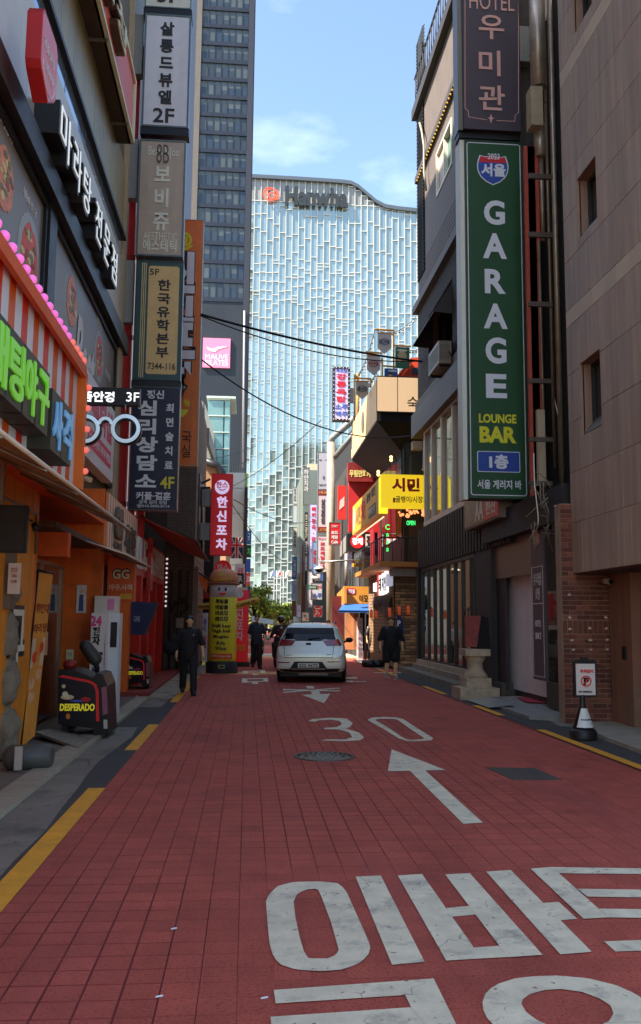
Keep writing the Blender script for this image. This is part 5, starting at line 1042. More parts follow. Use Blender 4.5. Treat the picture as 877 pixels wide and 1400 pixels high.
# recessed ground floor
part('inner_wall', MB().box((6.12, YN, 0), (6.5, 13.2, zb_)), M((112, 84, 74), .6, var=.2, streak=.2), P1)
part('door_pillar', MB().box((5.86, 13.1, .05), (6.2, 13.9, zb_)), M((120, 88, 76), .6, var=.15, streak=.2), P1)
part('pillar_base', MB().box((5.84, 13.06, .05), (6.2, 13.4, .62)), M((110, 84, 74), .6, var=.2), P1)
dr = part('door', MB().box((6.08, 11.6, .1), (6.12, 12.9, 2.1)), M((14, 14, 16), .15, var=.1), P1); part('handle', MB().tube([(6.04, 12.6, 1.2), (6.04, 12.6, 1.45)], .015, 6), STEEL, dr); part('lock', MB().ball((6.05, 12.62, 1.05), .03, 8, 6), STEEL, dr)
part('intercom', MB().box((5.83, 13.3, 1.05), (5.86, 13.4, 1.25)), BLACK, P1)
t = thing('security_camera', 'small white camera on the brick wall under the stone overhang', 'camera', (5.95, 13.9, 2.1)); c = PY(826, 794, 13.85); part('body', MB().tube([c, c + V((.05, -.14, -.02))], .05, 10), M((150, 140, 136), .4), t); part('lens', MB().tube([c + V((.05, -.14, -.02)), c + V((.055, -.16, -.02))], .04, 10), BLACK, t)
# brick end wall facing the camera
YBW = 14.0; fb = Face('front', YBW, (773, 996), (843, 690)); t = thing('brick_wall', 'red brown brick wall behind the no parking stand', 'wall', fb.at(fb.w/2, 0, -.1)); xk = 5.28 - fb.o.x
mb = MB(); fb.rect(mb, 0, -fb.o.z - .02, fb.w + .3, fb.h, -.25, -.002); part('mortar', mb, M((128, 112, 98), .9, var=.2), t)
BR = [M(c, .85, var=.25, scale=9, bump=.4, rnd=.14) for c in ((96, 54, 46), (84, 46, 40), (110, 66, 54))]; BW, BH = .235, .079
zs = PY(800, 864, YBW).z - fb.o.z; z = 0; r = 0
while z < fb.h - .03:
    if abs(z - (zs - .005)) < BH*.6:
        a = 0; 
        while a < fb.w: add_mesh('brick', piece(.072, .21, .03, .004, BR[0]), t, fb.at(a + .04, z + .113, .012), 0); a += .085
        z += .228; r += 1; continue
    a = -(BW/2 if r % 2 else 0)
    while a < fb.w:
        p0, p1 = max(a, 0), min(a + BW, fb.w)
        if p1 - p0 > .04: add_mesh('brick', piece(p1-p0-.012, BH-.012, .03, .004, random.choice(BR)), t, fb.at((p0+p1)/2, z + BH/2, .012 + random.uniform(0, .003)), 0)
        a += BW
    z += BH; r += 1
for (x, y_) in ((778, 813), (779, 844), (779, 860), (806, 859), (828, 844), (829, 859), (782, 875), (807, 875), (830, 875), (784, 888), (808, 888), (830, 888)):
    a, b_ = fb.uv(x, y_); mb = MB(); n_k = 9; fb.poly(mb, [(a + .03*random.uniform(.5, 1.3)*math.cos(k/n_k*6.283), b_ + .02*random.uniform(.5, 1.3)*math.sin(k/n_k*6.283)) for k in range(n_k)], .01, .02); part('plaster_dab', mb, M((176, 166, 156), .9), t)

# --- grey building with the bar sign ---
XG = 5.42; YG0, YG1 = 14.25, 27.4
B = thing('bar_building', 'dark grey brick building with louvre screen, hotel sign and garage bar sign', 'building', (8, 21, 0))
GW = M((84, 76, 74), .7, var=.15, scale=2, streak=.15); GW2 = M((70, 64, 66), .75, var=.15, streak=.1); CORR = M((40, 38, 40), .55, .3, var=.2, streak=.25)
zA = PX(580, 592, XG).z; zB = PX(640, 540, XG).z
part('core', MB().box((XG + .35, 17.6, 3.0), (13, YG1, 18.6)), GW2, B)
part('rear_core', MB().box((6.4, 14.3, 3.0), (13, 17.6, 15)), M((40, 38, 38), .8), B)
zt2 = 12.1
f = fr(XG, 17.55, YG1, 3.6, 18.6); BK = M((52, 48, 48), .85, var=.2, scale=6, bump=.3, rnd=.1)
def gz(py, px): return PX(px, py, XG).z
# storey strips: window band, ledge, brick storey, ledge, plain storey, parapet
za0, za1 = gz(702, 612), gz(572, 600)                    # glazed band
part('ledge', MB().box((XG - .25, 17.55, za1), (XG + .35, YG1 + .1, za1 + .75)), M((96, 90, 88), .65, var=.12, streak=.1), B)
part('ledge', MB().box((XG - .12, 17.55, za1 + .78), (XG + .35, YG1 + .05, za1 + 1.15)), M((74, 66, 62), .65, var=.12), B)
zc0 = za1 + 1.15; zc1 = zc0 + 3.0
wa = (PX(588, 480, XG).y, PX(620, 420, XG).y)
hole = (f.w - (wa[1] - 17.55) - 0, zc0 - 3.6 + .25, 0, 0)
ha0 = YG1 - wa[0]; ha1 = YG1 - wa[1]
hole = (ha0, zc0 - 3.6 + .35, ha1, zc0 - 3.6 + 2.3)
mb = MB()
for p in sub([(0, zc0 - 3.6, f.w, zc1 - 3.6)], hole): f.rect(mb, p[0], p[1], p[2], p[3], -.35, -.03)
part('brick_backing', mb, M((50, 46, 46), .9), B)
tile_face(f, B, 'brick', .42, .14, BK, holes=[hole], gap=.014, depth=.03, limit=280, b_rng=(zc0 - 3.6, zc1 - 3.6))
o = part('window', MB().box((XG + .3, YG1 - ha1, zc0 + .35), (XG + .34, YG1 - ha0, zc0 + 2.3)), M((26, 28, 30), .1), B)
mb = MB(); f.frame(mb, hole[0], hole[1], hole[2], hole[3], .05, -.25, -.1); part('frame', mb, M((110, 90, 80), .5), o)
mb = MB().prism([f.at(hole[0], hole[3], 0), f.at(hole[2], hole[3], 0), f.at(hole[2], hole[3] - .95, .55), f.at(hole[0], hole[3] - .95, .55)], (0, 0, -.03)).prism([f.at(hole[0], hole[3], 0), f.at(hole[0], hole[3] - .95, .55), f.at(hole[0], hole[3] - 1.0, 0)], (0, -.02, 0)).prism([f.at(hole[2], hole[3], 0), f.at(hole[2], hole[3] - 1.0, 0), f.at(hole[2], hole[3] - .95, .55)], (0, .02, 0)); part('hood', mb, M((58, 56, 58), .7), B)
part('ledge', MB().box((XG - .2, 17.55, zc1), (XG + .35, YG1 + .1, zc1 + .22)), M((84, 78, 76), .65), B)
zd0 = zc1 + .22
ww = (PX(598, 265, XG).y, PX(619, 240, XG).y); wz = (gz(268, 599), gz(205, 600))
hole2 = (YG1 - ww[0], wz[0] - 3.6, YG1 - ww[1], wz[1] - 3.6)
mb = MB()
for p in sub([(0, zd0 - 3.6, f.w, 15.0)], hole2): f.rect(mb, p[0], p[1], p[2], p[3], -.35, -.001)
part('render_wall', mb, GW, B)
for k in range(7): mb = MB(); f.rect(mb, 0, zd0 - 3.6 + .18 + k*.16, f.w, zd0 - 3.6 + .2 + k*.16, -.02, .008); part('groove_strip', mb, GW2, B)
o = part('window', MB().box((XG + .1, YG1 - hole2[2], wz[0]), (XG + .14, YG1 - hole2[0], wz[1])), M((60, 92, 96), .08), B)
mb = MB(); f.frame(mb, hole2[0], hole2[1], hole2[2], hole2[3], .07, -.15, .03); f.rect(mb, (hole2[0]+hole2[2])/2 - .03, hole2[1] + .07, (hole2[0]+hole2[2])/2 + .03, hole2[3] - .07, -.15, .02); part('frame', mb, M((206, 198, 194), .4), o)
mb = MB(); f.rect(mb, hole2[0] + .07, hole2[1] + .07, (hole2[0]+hole2[2])/2 - .03, hole2[3] - .07, -.1, -.05); part('sash', mb, M((150, 130, 130), .4), o)
zrf = wz[1] + .2; part('eave', MB().box((XG - .12, 17.55, zrf + .35), (XG + .1, YG1, zrf + .55)), M((52, 48, 48), .7), B)
y = 17.65; mb = MB()
while y < YG1 - .2: mb.ball((XG - .1, y, zrf + .3), .028, 6, 4); y += .2
part('bulb_string', mb, M((196, 150, 50), .4, emit=.25, var=0), B, kind='stuff')
part('roof_gutter', MB().box((XG - .2, 17.55, 18.4), (XG + .35, YG1 + .1, 18.75)), M((40, 38, 38), .6), B)
rl = MB(); zr = PX(600, 75, XG).z
y = 17.; 
while y < YG1: rl.tube([(XG - .1, y, 18.75), (XG - .1, y, 19.85)], .022, 5); y += .32
rl.tube([(XG - .1, 17, 19.85), (XG - .1, YG1, 19.85)], .035, 6); part('roof_railing', rl, BLACKC, B)
# louvre screen at the far corner
LV0, LV1 = PY(569, 200, YG1 + .05).x, PY(590, 200, YG1 + .05).x; z0_, z1_ = PY(574, 386, YG1).z, PY(574, 62, YG1).z
lt = thing('louvre_screen', 'black slatted screen standing proud at the far corner of the dark building', 'screen', ((LV0+LV1)/2, YG1 - .6, z0_))
part('post', MB().box((LV0 + .02, YG1 - .1, z0_), (LV0 + .1, YG1, z1_)), BLACK, lt); part('post', MB().box((LV0 + .02, YG1 - 1.0, z0_), (LV0 + .1, YG1 - .92, z1_ - .6)), BLACK, lt)
z = z0_; 
while z < z1_ - .1: part('slat', MB().prism([V((LV0, YG1 - 1.1, z)), V((LV0 + .09, YG1 - 1.1, z + .08)), V((LV0 + .09, YG1, z + .08)), V((LV0, YG1, z))], (0, 0, .02)), M((58, 56, 58), .5), lt); z += .13
part('backing', MB().box((LV0 + .12, YG1 - 1.05, z0_), (XG, YG1, zt2 + .2 if False else z1_ - 1.2)), M((34, 33, 34), .7), lt)
t = thing('conduit', 'thin grey conduit running down beside the louvre screen', 'pipe', PY(577, 270, 27)); part('pipe', MB().tube([PX(x, y_, XG - .16) for x, y_ in ((574, 168), (577, 180), (580, 200), (580, 235), (583, 260))], .035, 6), M((120, 116, 114), .5), t)
# glazed band
yw = [PX(x, 640, XG).y for x in (583, 593, 606.5, 622, 638)]; yw.append(17.62)
wf = M((172, 160, 158), .45, var=.08); GL_ = M((150, 160, 158), .04, .75, var=.05, scale=.4, rnd=.06)
mbw = MB()
for i, y in enumerate(yw): part('mullion', MB().box((XG - .06, y - .07, za0), (XG + .12, y + .07, za1)), wf, B)
part('window_rail', MB().box((XG - .07, 17.56, za0 - .06), (XG + .1, yw[0] + .1, za0 + .08)), wf, B)
part('window_rail', MB().box((XG - .07, 17.56, za1 - .1), (XG + .1, yw[0] + .1, za1 + .0)), M((150, 120, 110), .5), B)
for a, b_ in zip(yw, yw[1:]): part('pane', MB().box((XG + .02, b_ + .07, za0 + .08), (XG + .05, a - .07, za1 - .1)), GL_, B)
# corrugated strip
zs0 = gz(777, 578)
y = 17.56; k = 0
while y < YG1: part('corrugated_sheet', MB().box((XG - .02 - (.05 if k % 2 else 0), y, zs0), (XG + .2, y + .14, za0 - .08)), CORR, B) if k % 2 else part('corrugated_sheet', MB().box((XG - .005, y, zs0), (XG + .2, y + .14, za0 - .08)), CORR, B); y += .14; k += 1
# glass shopfront
fsx = XG + .02; zg0, zg1 = .45, zs0 - .05
part('shop_back_wall', MB().box((8.2, 20.7, .3), (8.3, YG1, zg1)), M((46, 40, 38), .7), B); part('shop_floor', MB().box((XG, 18.6, .0), (9, YG1, .32)), M((70, 62, 56), .7), B)
part('stone_sill', MB().box((XG - .12, 20.8, .3), (XG + .15, YG1, zg0)), M((150, 138, 124), .7, var=.25, bump=.3), B)
ys_ = [PX(x, 850, fsx).y for x in (579, 587, 595.5, 604, 614, 624, 634.5, 646, 652)]
GF = M((112, 116, 116), .03, .82, var=.06, scale=.5, rnd=.1); FM = M((30, 26, 26), .4)
for i, y in enumerate(ys_): part('glazing_bar', MB().box((fsx - .05, y - .035, zg0), (fsx + .05, y + .035, zg1)), FM, B)
for a, b_ in zip(ys_, ys_[1:]):
    part('pane', MB().box((fsx, b_ + .035, zg0 + .06), (fsx + .02, a - .035, zg1 - .06)), GF, B)
part('glazing_rail', MB().box((fsx - .05, ys_[-1], zg1 - .06), (fsx + .05, ys_[0], zg1 + .03)).box((fsx - .05, ys_[-1], zg0), (fsx + .05, ys_[0], zg0 + .06)), FM, B)
part('ring_handle', MB().lathe((fsx - .06, ys_[6] - .45, 1.75), [(.2, 0), (.23, 0), (.23, .02), (.2, .02), (.2, 0)], 24, 'x', caps=False), BLACK, B)
part('corner_post', MB().box((XG - .08, YG1 - .05, .3), (XG + .3, YG1 + .2, zs0 + .05)), BLACK, B); part('side_return', MB().box((XG - .02, 19.2, .3), (XG + .4, ys_[-1] - .04, zs0)), M((40, 36, 36), .6), B)
# entrance
part('dark_header', MB().box((XG - .15, 14.3, 3.35), (XG + .6, 19.4, 3.95)), M((34, 31, 31), .6, var=.2), B)
HP = M((72, 62, 72), .45, var=.2, scale=1.5); BRZ = M((110, 92, 82), .4, .4, var=.15)
yd0, yd1 = PX(742, 900, XG + .1).y, PX(690, 900, XG + .1).y
part('lintel_panel', MB().box((XG + .06, yd0 + .35, 2.55), (XG + .12, 19.2, 3.35)), M((112, 96, 88), .4, .3, var=.2), B)
part('inner_door', MB().box((XG + .26, PX(731, 900, XG).y - .6, .2), (XG + .3, PX(684, 900, XG).y + .5, 2.6)), M((206, 184, 198), .45, var=.08, streak=.06), B)
part('door_threshold', MB().box((XG + .3, 15.6, .0), (XG + .6, 19.2, .22)), M((60, 56, 56), .6), B)
part('poster_wall', MB().box((XG + .1, PX(686, 900, XG).y, .2), (XG + .16, 19.25, 3.35)), M((44, 38, 44), .45), B)
ya, yb = PX(745.5, 850, XG).y, PX(728, 850, XG).y
o = part('poster_panel', MB().box((XG + .0, ya, .55), (XG + .06, yb, 3.33)), HP, B)
fz = fr(XG - .005, ya, yb, .55, 3.33); LP = M((170, 140, 134), .5, var=.05); LW = M((190, 184, 194), .5, var=0)
mb = MB(); fz.frame(mb, .05, .06, fz.w - .05, 2.1, .012, 0, .006); fz.rect(mb, .05, 1.4, fz.w - .05, 1.415, 0, .006); part('rule_lines', mb, LW, o)
for s_, a_, z0q, z1q in (('우리집', .15, 1.75, 1.98), ('호텔', .25, 1.48, 1.7), ('HOTEL', .2, .98, 1.1), ('SINCE', .2, .75, .87)): mb = MB(); put_text(mb, fz, s_, a_, z0q, fz.w - a_, z1q, .002, .004, .0, 1); part('lettering', mb, LW, o)
mb = MB(); cx_ = fz.w/2
for (ox, oz, rx, rz) in ((0, 2.82, .07, .14), (-.08, 2.66, .09, .07), (.08, 2.66, .09, .07), (0, 2.6, .05, .1), (-.12, 2.56, .05, .04), (.12, 2.56, .05, .04)): disc(fz, mb, cx_ + ox, oz, rx, rz, 0, .005 + .001*oz, 12)
part('crest', mb, LP, o)
part('glass_panel', MB().box((XG + .03, 14.45, .55), (XG + .05, ya - .03, 3.3)), M((70, 70, 72), .04, .5, var=0), B); part('glass_base', MB().box((XG - .0, 14.35, .1), (XG + .1, ya, .55)), M((62, 56, 52), .5, .2, var=.1), B)
part('entrance_post', MB().box((XG - .14, 14.1, .0), (XG + .02, 14.36, 3.6)), M((22, 22, 24), .4), B)
for k_, s_ in enumerate('TO7GL'): mb = MB(); put_text(mb, ff(14.08, XG - .14, XG + .02, 0, 3.5), s_, .05, 1.66 - k_*.09, .1, 1.72 - k_*.09, 0, .004, .0, 1); part('lettering', mb, LW, B)
# entrance ramp and steps
structure('entrance_ramp', MB().prism([V((4.72, 14.6, .05)), V((5.6, 14.1, .07)), V((5.75, 14.4, .09)), V((5.75, 18.2, .09)), V((5.0, 18.2, .07)), V((4.72, 17.2, .05))], (0, 0, -.12)), M((112, 112, 114), .75, var=.25, bump=.2))
structure('red_mat', MB().quad(V((5.35, 16.7, .1)), V((5.74, 16.4, .1)), V((5.74, 17.8, .1)), V((5.5, 17.8, .1))), M((150, 40, 60), .9))
ck = MB(); q4 = [V((4.5, 17.9, .03)), V((4.5, 16.3, .03)), V((4.95, 16.1, .1)), V((4.95, 17.9, .1))]
structure('checker_plate', ck.quad(*q4), M((150, 156, 162), .35, .6, var=.2, scale=30))
stp = MB().box((XG - .55, 20.5, -.05), (XG + .1, 28.2, .17)); structure('step', stp, M((104, 98, 92), .8, var=.3, scale=3, bump=.4)); structure('upper_step', MB().box((XG - .22, 20.9, .17), (XG + .1, 27.6, .31)), M((130, 120, 110), .8, var=.3, scale=3, bump=.4))
# plinth
t = thing('stone_pedestal', 'weathered carved stone pedestal beside the hotel entrance steps', 'pedestal', PY(656, 955, 18.6)); c = PY(654, 957, 18.4); c.z = 0; ST = M((150, 138, 124), .85, var=.3, scale=7, bump=.6, bscale=40); s_ = 1/1200*18.8
part('base', MB().box((c.x - 27*s_, 18.2, 0), (c.x + 26*s_, 19.0, 14*s_ + .02)), ST, t); part('plinth', MB().box((c.x - 17*s_, 18.3, .24), (c.x + 17*s_, 18.9, 28*s_)), ST, t)
part('baluster', MB().lathe((c.x, 18.6, 28*s_), [(17*s_, 0), (16*s_, .06), (11*s_, .16), (10*s_, .3), (14*s_, .4), (15*s_, .46)], 18), ST, t); part('capital', MB().box((c.x - 18*s_, 18.3, 28*s_ + .46), (c.x + 16*s_, 18.9, 28*s_ + .6)), ST, t)
t = thing('draped_board', 'red swirl board with black drape on top of the stone pedestal', 'board', c + V((-.05, .2, 1.05))); part('board', MB().box((c.x - 14*s_, 18.55, 1.08), (c.x + 10*s_, 18.6, 1.08 + 42*s_)), M((120, 50, 46), .5, var=.5, scale=14), t); part('black_drape', MB().prism([V((c.x + 1*s_, 18.5, 1.0)), V((c.x + 20*s_, 18.5, 1.0)), V((c.x + 17*s_, 18.5, 1.7)), V((c.x + 8*s_, 18.5, 1.74))], (0, .3, 0)), M((16, 15, 16), .9), t)
# side sign under the garage sign
t = thing('mirror_side_sign', 'horizontal side sign with red panel and mirrored white letters below the garage sign', 'sign', (XG - .1, 18.5, 3.9)); fs = fr(XG - .3, 17.56, PX(635, 710, XG - .3).y, PX(660, 716, XG - .3).z, PX(660, 716, XG - .3).z + .75)
mb = MB(); fs.rect(mb, 0, 0, fs.w, fs.h, -.3, -.01); part('housing', mb, M((96, 86, 80), .5, .2), t); mb = MB(); fs.rect(mb, .05, .05, fs.w*.6, fs.h-.04, -.02, .004); part('print_panel', mb, M((120, 106, 92), .4, var=.5, scale=3), t); mb = MB(); fs.rect(mb, fs.w*.6, .05, fs.w-.04, fs.h-.04, -.02, .005); part('red_panel', mb, M((180, 34, 50), .4), t)
mb = MB(); put_text(mb, fs, '한잔', fs.w*.66, .15, fs.w*.93, .45, .005, .004, .03, 1); put_text(mb, fs, 'AA', fs.w*.35, .1, fs.w*.6, .6, .007, .004, .03, 1); vx = mb.v; mb.f = [f_[::-1] for f_ in mb.f]; part('lettering', mb, M((206, 190, 190), .4), t)
# garage sign
YGS = 17.1; GN = M((34, 70, 44), .4, var=.06); GT_ = M((224, 222, 230), .45, var=0); YT_ = M((212, 190, 40), .45, var=0)
t, f = sign('garage_bar_sign', 'tall green vertical sign reading GARAGE LOUNGE BAR with a highway shield', 'sign', 'front', YGS, (641, 195, 714, 681), .42, M((40, 62, 50), .4, var=.05), GN, .03)
mb = MB(); f.rect(mb, -.09, -.02, 0, f.h + .02, -.44, -.05); part('side_panel', mb, M((206, 200, 200), .5, var=.06), t)
def rr(mb, f, a0, b0, a1, b1, r, w_, d0, d1):
    def ring(a0, b0, a1, b1, r): return [f.at(cx + r*math.cos(an), cy + r*math.sin(an), d1) for cx, cy, s0 in ((a1-r, b1-r, 0), (a0+r, b1-r, 90), (a0+r, b0+r, 180), (a1-r, b0+r, 270)) for an in [math.radians(s0 + q*15) for q in range(7)]]
    mb.strip_ring(ring(a0, b0, a1, b1, r), ring(a0+w_, b0+w_, a1-w_, b1-w_, max(r-w_, .01)), f.n*(d0-d1))
def rrf(mb, f, a0, b0, a1, b1, r, d0, d1): f.poly(mb, [(cx + r*math.cos(an), cy + r*math.sin(an)) for cx, cy, s0 in ((a1-r, b1-r, 0), (a0+r, b1-r, 90), (a0+r, b0+r, 180), (a1-r, b0+r, 270)) for an in [math.radians(s0 + q*15) for q in range(7)]], d0, d1)
mb = MB(); rr(mb, f, .045, .06, f.w - .045, f.h - .05, .06, .018, 0, .006); part('border_line', mb, GT_, t)
for k, (ch, y0, y1) in enumerate((('G', 275, 307), ('A', 320, 353), ('R', 369, 401), ('A', 416, 449), ('G', 462, 497), ('E', 512, 544))):
    xo = 676 + k*.55; letter(f, t, ch, (xo - (14 if ch != 'A' else 16), y0, xo + (14 if ch != 'A' else 16), y1), GT_, .035, res=4)
letter(f, t, 'LOUNGE', (655, 567, 706, 578), YT_, .035); letter(f, t, 'BAR', (656, 584, 706, 605), YT_, .045)
a0, b0 = f.uv(653, 645); a1, b1 = f.uv(711, 618); mb = MB(); rrf(mb, f, a0, b0, a1, b1, .03, 0, .006); part('plate_edge', mb, GT_, t); mb = MB(); rrf(mb, f, a0+.015, b0+.015, a1-.015, b1-.015, .02, 0, .009); part('blue_plate', mb, M((36, 64, 150), .4, var=.03), t)
letter(f, t, '1층', (669, 622, 695, 641), GT_, .05, d=.012); letter(f, t, '서울 게러지 바', (653, 657, 713, 668), GT_, .02)
cx, cy = f.uv(674, 232); hw = 23.5/1200*17.4*1.0
def shield(k, top=1): return [(cx + hw*k*x, cy + hw*k*y) for x, y in ((-.82, .92), (-.5, .84), (-.25, .86), (0, .93), (.25, .86), (.5, .84), (.82, .92), (.93, .62), (1.0, .25), (.95, -.15), (.78, -.5), (.45, -.8), (0, -1.02), (-.45, -.8), (-.78, -.5), (-.95, -.15), (-1.0, .25), (-.93, .62))]
mb = MB(); f.poly(mb, shield(1.0), 0, .006); part('shield_edge', mb, GT_, t); mb = MB(); f.poly(mb, shield(.93), 0, .01); o = part('shield', mb, M((40, 70, 160), .4, var=.03), t)
mb = MB(); f.poly(mb, [(cx + hw*.93*x, cy + hw*.93*y) for x, y in ((-.82, .92), (-.5, .84), (-.25, .86), (0, .93), (.25, .86), (.5, .84), (.82, .92), (.95, .48), (-.95, .48))], 0, .013); part('shield_top', mb, M((178, 36, 50), .4, var=.03), o)
letter(f, t, '2023', (667, 211, 683, 218), GT_, .01, d=.016); letter(f, t, '서울', (658, 225, 691, 241), GT_, .04, d=.014)
for (p, q_) in (((709, 83), (724, 36)), ((716, 302), (731, 277)), ((722, 600), (737, 574))):
    tb = thing('junction_box', 'grey metal box behind the ' + {83: 'hotel sign', 302: 'upper end of the garage sign', 600: 'lower end of the garage sign'}[p[1]], 'box', PY(*p, 17.3)); fx_ = Face('front', 17.25, p, q_); mb = MB(); fx_.rect(mb, 0, 0, fx_.w, fx_.h, -.2, 0); part('case', mb, GREYBOX, tb); part('arm', MB().tube([fx_.at(fx_.w, .1, -.1), fx_.at(fx_.w + .35, .05, -.1)], .03, 6), M((70, 60, 56), .6), tb)
# hotel sign
HTX = M((176, 140, 140), .5, var=0)
t, f = sign('hotel_sign', 'dark plum hotel sign with rose Korean letters above the green garage sign', 'sign', 'front', YGS - .1, (634, -70, 708, 176), .42, M((44, 38, 44), .45, var=.08), M((58, 50, 62), .45, var=.1), .012, [('HOTEL', (642, -6, 703, 12), HTX, .0), ('우', (655, 22, 689, 53), HTX, .015), ('미', (655, 70, 684, 103), HTX, .015), ('관', (655, 118, 690, 150), HTX, .015)])
mb = MB(); f.rect(mb, -.1, 0, 0, f.h, -.44, -.05); part('side_panel', mb, M((92, 92, 92), .4, .4), t); mb = MB(); f.rect(mb, -.08, -.14, f.w, 0, -.42, -.1); part('base_tray', mb, BLACK, t)
L_ = [f.uv(x, y_) for x, y_ in ((636, -60), (636, 148), (640.5, 152), (641, 160), (666, 164)) ]; R_2 = [f.uv(x, y_) for x, y_ in ((709, -60), (709, 154), (704.5, 158), (704, 166), (679, 165))]
def band_line(mb, f, pts, w_, d):
    for (a, b_), (c_, e_) in zip(pts, pts[1:]):
        L = math.hypot(c_-a, e_-b_); nx, ny = -(e_-b_)/L*w_/2, (c_-a)/L*w_/2; q = [f.at(a-nx, b_-ny, d), f.at(c_-nx, e_-ny, d), f.at(c_+nx, e_+ny, d), f.at(a+nx, b_+ny, d)]; mb.quad(*q)
mb = MB(); band_line(mb, f, L_, .014, .006); band_line(mb, f, R_2, .014, .006); cx, cy = f.uv(671.5, 163)
f.poly(mb, [(cx, cy - .1), (cx + .03, cy), (cx, cy + .12), (cx - .03, cy)], 0, .008); f.poly(mb, [(cx - .07, cy + .02), (cx, cy - .01), (cx + .07, cy + .02), (cx, cy + .05)], 0, .01); part('border_line', mb, HTX, t)
# air conditioner
c0, c1 = PX(588, 492, XG - .4), PX(607, 490, XG - .4); y1_, y0_ = PX(586, 500, XG - .45).y, PX(600, 490, XG - .45).y; zc_ = PX(592, 507, XG - .45).z
t = thing('air_conditioner', 'weathered outdoor air conditioner unit on the dark brick wall', 'air conditioner', (XG - .25, y0_ + .4, zc_)); part('case', MB().box((XG - .45, y0_, zc_), (XG - .1, y1_, zc_ + .62)), M((140, 134, 128), .5, var=.2, streak=.2), t)
fa = fr(XG - .45, y0_, y1_, zc_, zc_ + .62)
for k in range(7): mb = MB(); fa.rect(mb, .1, .1 + k*.065, fa.w - .1, .125 + k*.065, 0, .012); part('grille_bar', mb, M((90, 86, 82), .5), t)
fa2 = ff(y0_, XG - .45, XG - .1, zc_, zc_ + .62)
for k in range(6): mb = MB(); fa2.rect(mb, .04 + k*.045, .1, .06 + k*.045, .52, 0, .01); part('grille_bar', mb, M((96, 92, 88), .5), t)
part('bracket', MB().box((XG - .42, y0_ + .1, zc_ - .06), (XG, y0_ + .15, zc_)).box((XG - .42, y1_ - .15, zc_ - .06), (XG, y1_ - .1, zc_)), BLACK, t)
part('hose', MB().tube([PX(605, 480, XG - .2), PX(612, 474, XG - .15), PX(617, 486, XG - .15), PX(622, 478, XG - .1)], .02, 6), BLACKC, t)
# gap with pipes between the buildings
PB_ = thing('service_shaft', 'dark gap full of pipes between the bar building and the stone building', 'wall', (5.8, 15, 3)); part('wall', MB().box((6.1, 14.6, 3.5), (6.3, 17.6, 24)), M((34, 33, 35), .85, var=.3), PB_)
part('ribbed_wall', MB().box((XG + .06, 17.56, 3.9), (6.09, 17.9, 24)), M((74, 70, 70), .8, var=.25, bump=.4), PB_)
fq = Face('front', 15.8, (716, 760), (786, -40)); Q = lambda x, y_, Y=16.2: PY(x, y_, Y)
for k in range(52): part('louvre_blade', MB().box((5.98, 15.0, 3.8 + k*.12), (6.09, 15.1, 3.85 + k*.12)), M((58, 58, 62), .5), PB_) if k < 60 else 0
for x, yt, yb_, r, c, nm in ((750, -60, 668, .055, (150, 140, 132), 'steel_pipe'), (744, 60, 640, .03, (120, 104, 90), 'thin_pipe'), (733, -40, 120, .16, (150, 146, 146), 'duct'), (738, 170, 215, .12, (150, 146, 146), 'duct'), (740, 215, 330, .045, (130, 120, 110), 'thin_pipe'), (737, 330, 690, .03, (110, 96, 84), 'thin_pipe')):
    part(nm, MB().tube([Q(x, yt), Q(x + (yb_-yt)*.026, yb_)], r, 10), M(c, .35, .5, var=.25, streak=.2), PB_)
RDR = M((146, 62, 48), .6, var=.25); 
for x in (727, 732): part('red_rail', MB().box(Q(x, 700), Q(x + 4, 200) + V((0, .08, 0))), RDR, PB_)
for y_ in (320, 415, 520, 600, 660, 240): part('cross_bracket', MB().box(Q(724, y_ + 3, 15.4), Q(756, y_ - 2, 15.4) + V((0, .06, 0))), M((70, 60, 54), .6), PB_)
for y_ in (20, 75, 130): part('cross_bracket', MB().tube([Q(726, y_), Q(748, y_ + 12)], .03, 5), M((60, 52, 48), .6), PB_)
part('concrete_block', MB().box(Q(727, 170, 15.9), Q(742, 118, 15.9) + V((0, .3, 0))), M((140, 132, 118), .8, var=.2), PB_); part('beige_post', MB().box(Q(737, 660, 15.9), Q(745, 560, 15.9) + V((0, .1, 0))), M((150, 140, 126), .7), PB_)
mb = MB(); rg = random.Random(4)
for k in range(20):
    p = Q(rg.uniform(728, 760), rg.uniform(640, 720) if k < 22 else rg.uniform(150, 560), 15.0); mb.tube([p, p + V((rg.uniform(-.15, .2), 0, rg.uniform(-.25, .1))), p + V((rg.uniform(-.2, .3), -.05, rg.uniform(-.5, -.1)))], rg.choice((.006, .01)), 4)
part('cable_tangle', mb, M((120, 112, 104), .6), PB_, kind='stuff')
part('white_cable', MB().tube([Q(757, 540), Q(765, 575), Q(772, 640)], .012, 5).tube([Q(730, 620, 14.6), Q(731, 660, 14.4), Q(736, 705, 14.2), Q(736, 718, 14.2)], .01, 5).tube([Q(758, 692, 14.2), Q(768, 690, 14.1), Q(778, 700, 14.05)], .014, 5), M((190, 184, 176), .6), PB_)

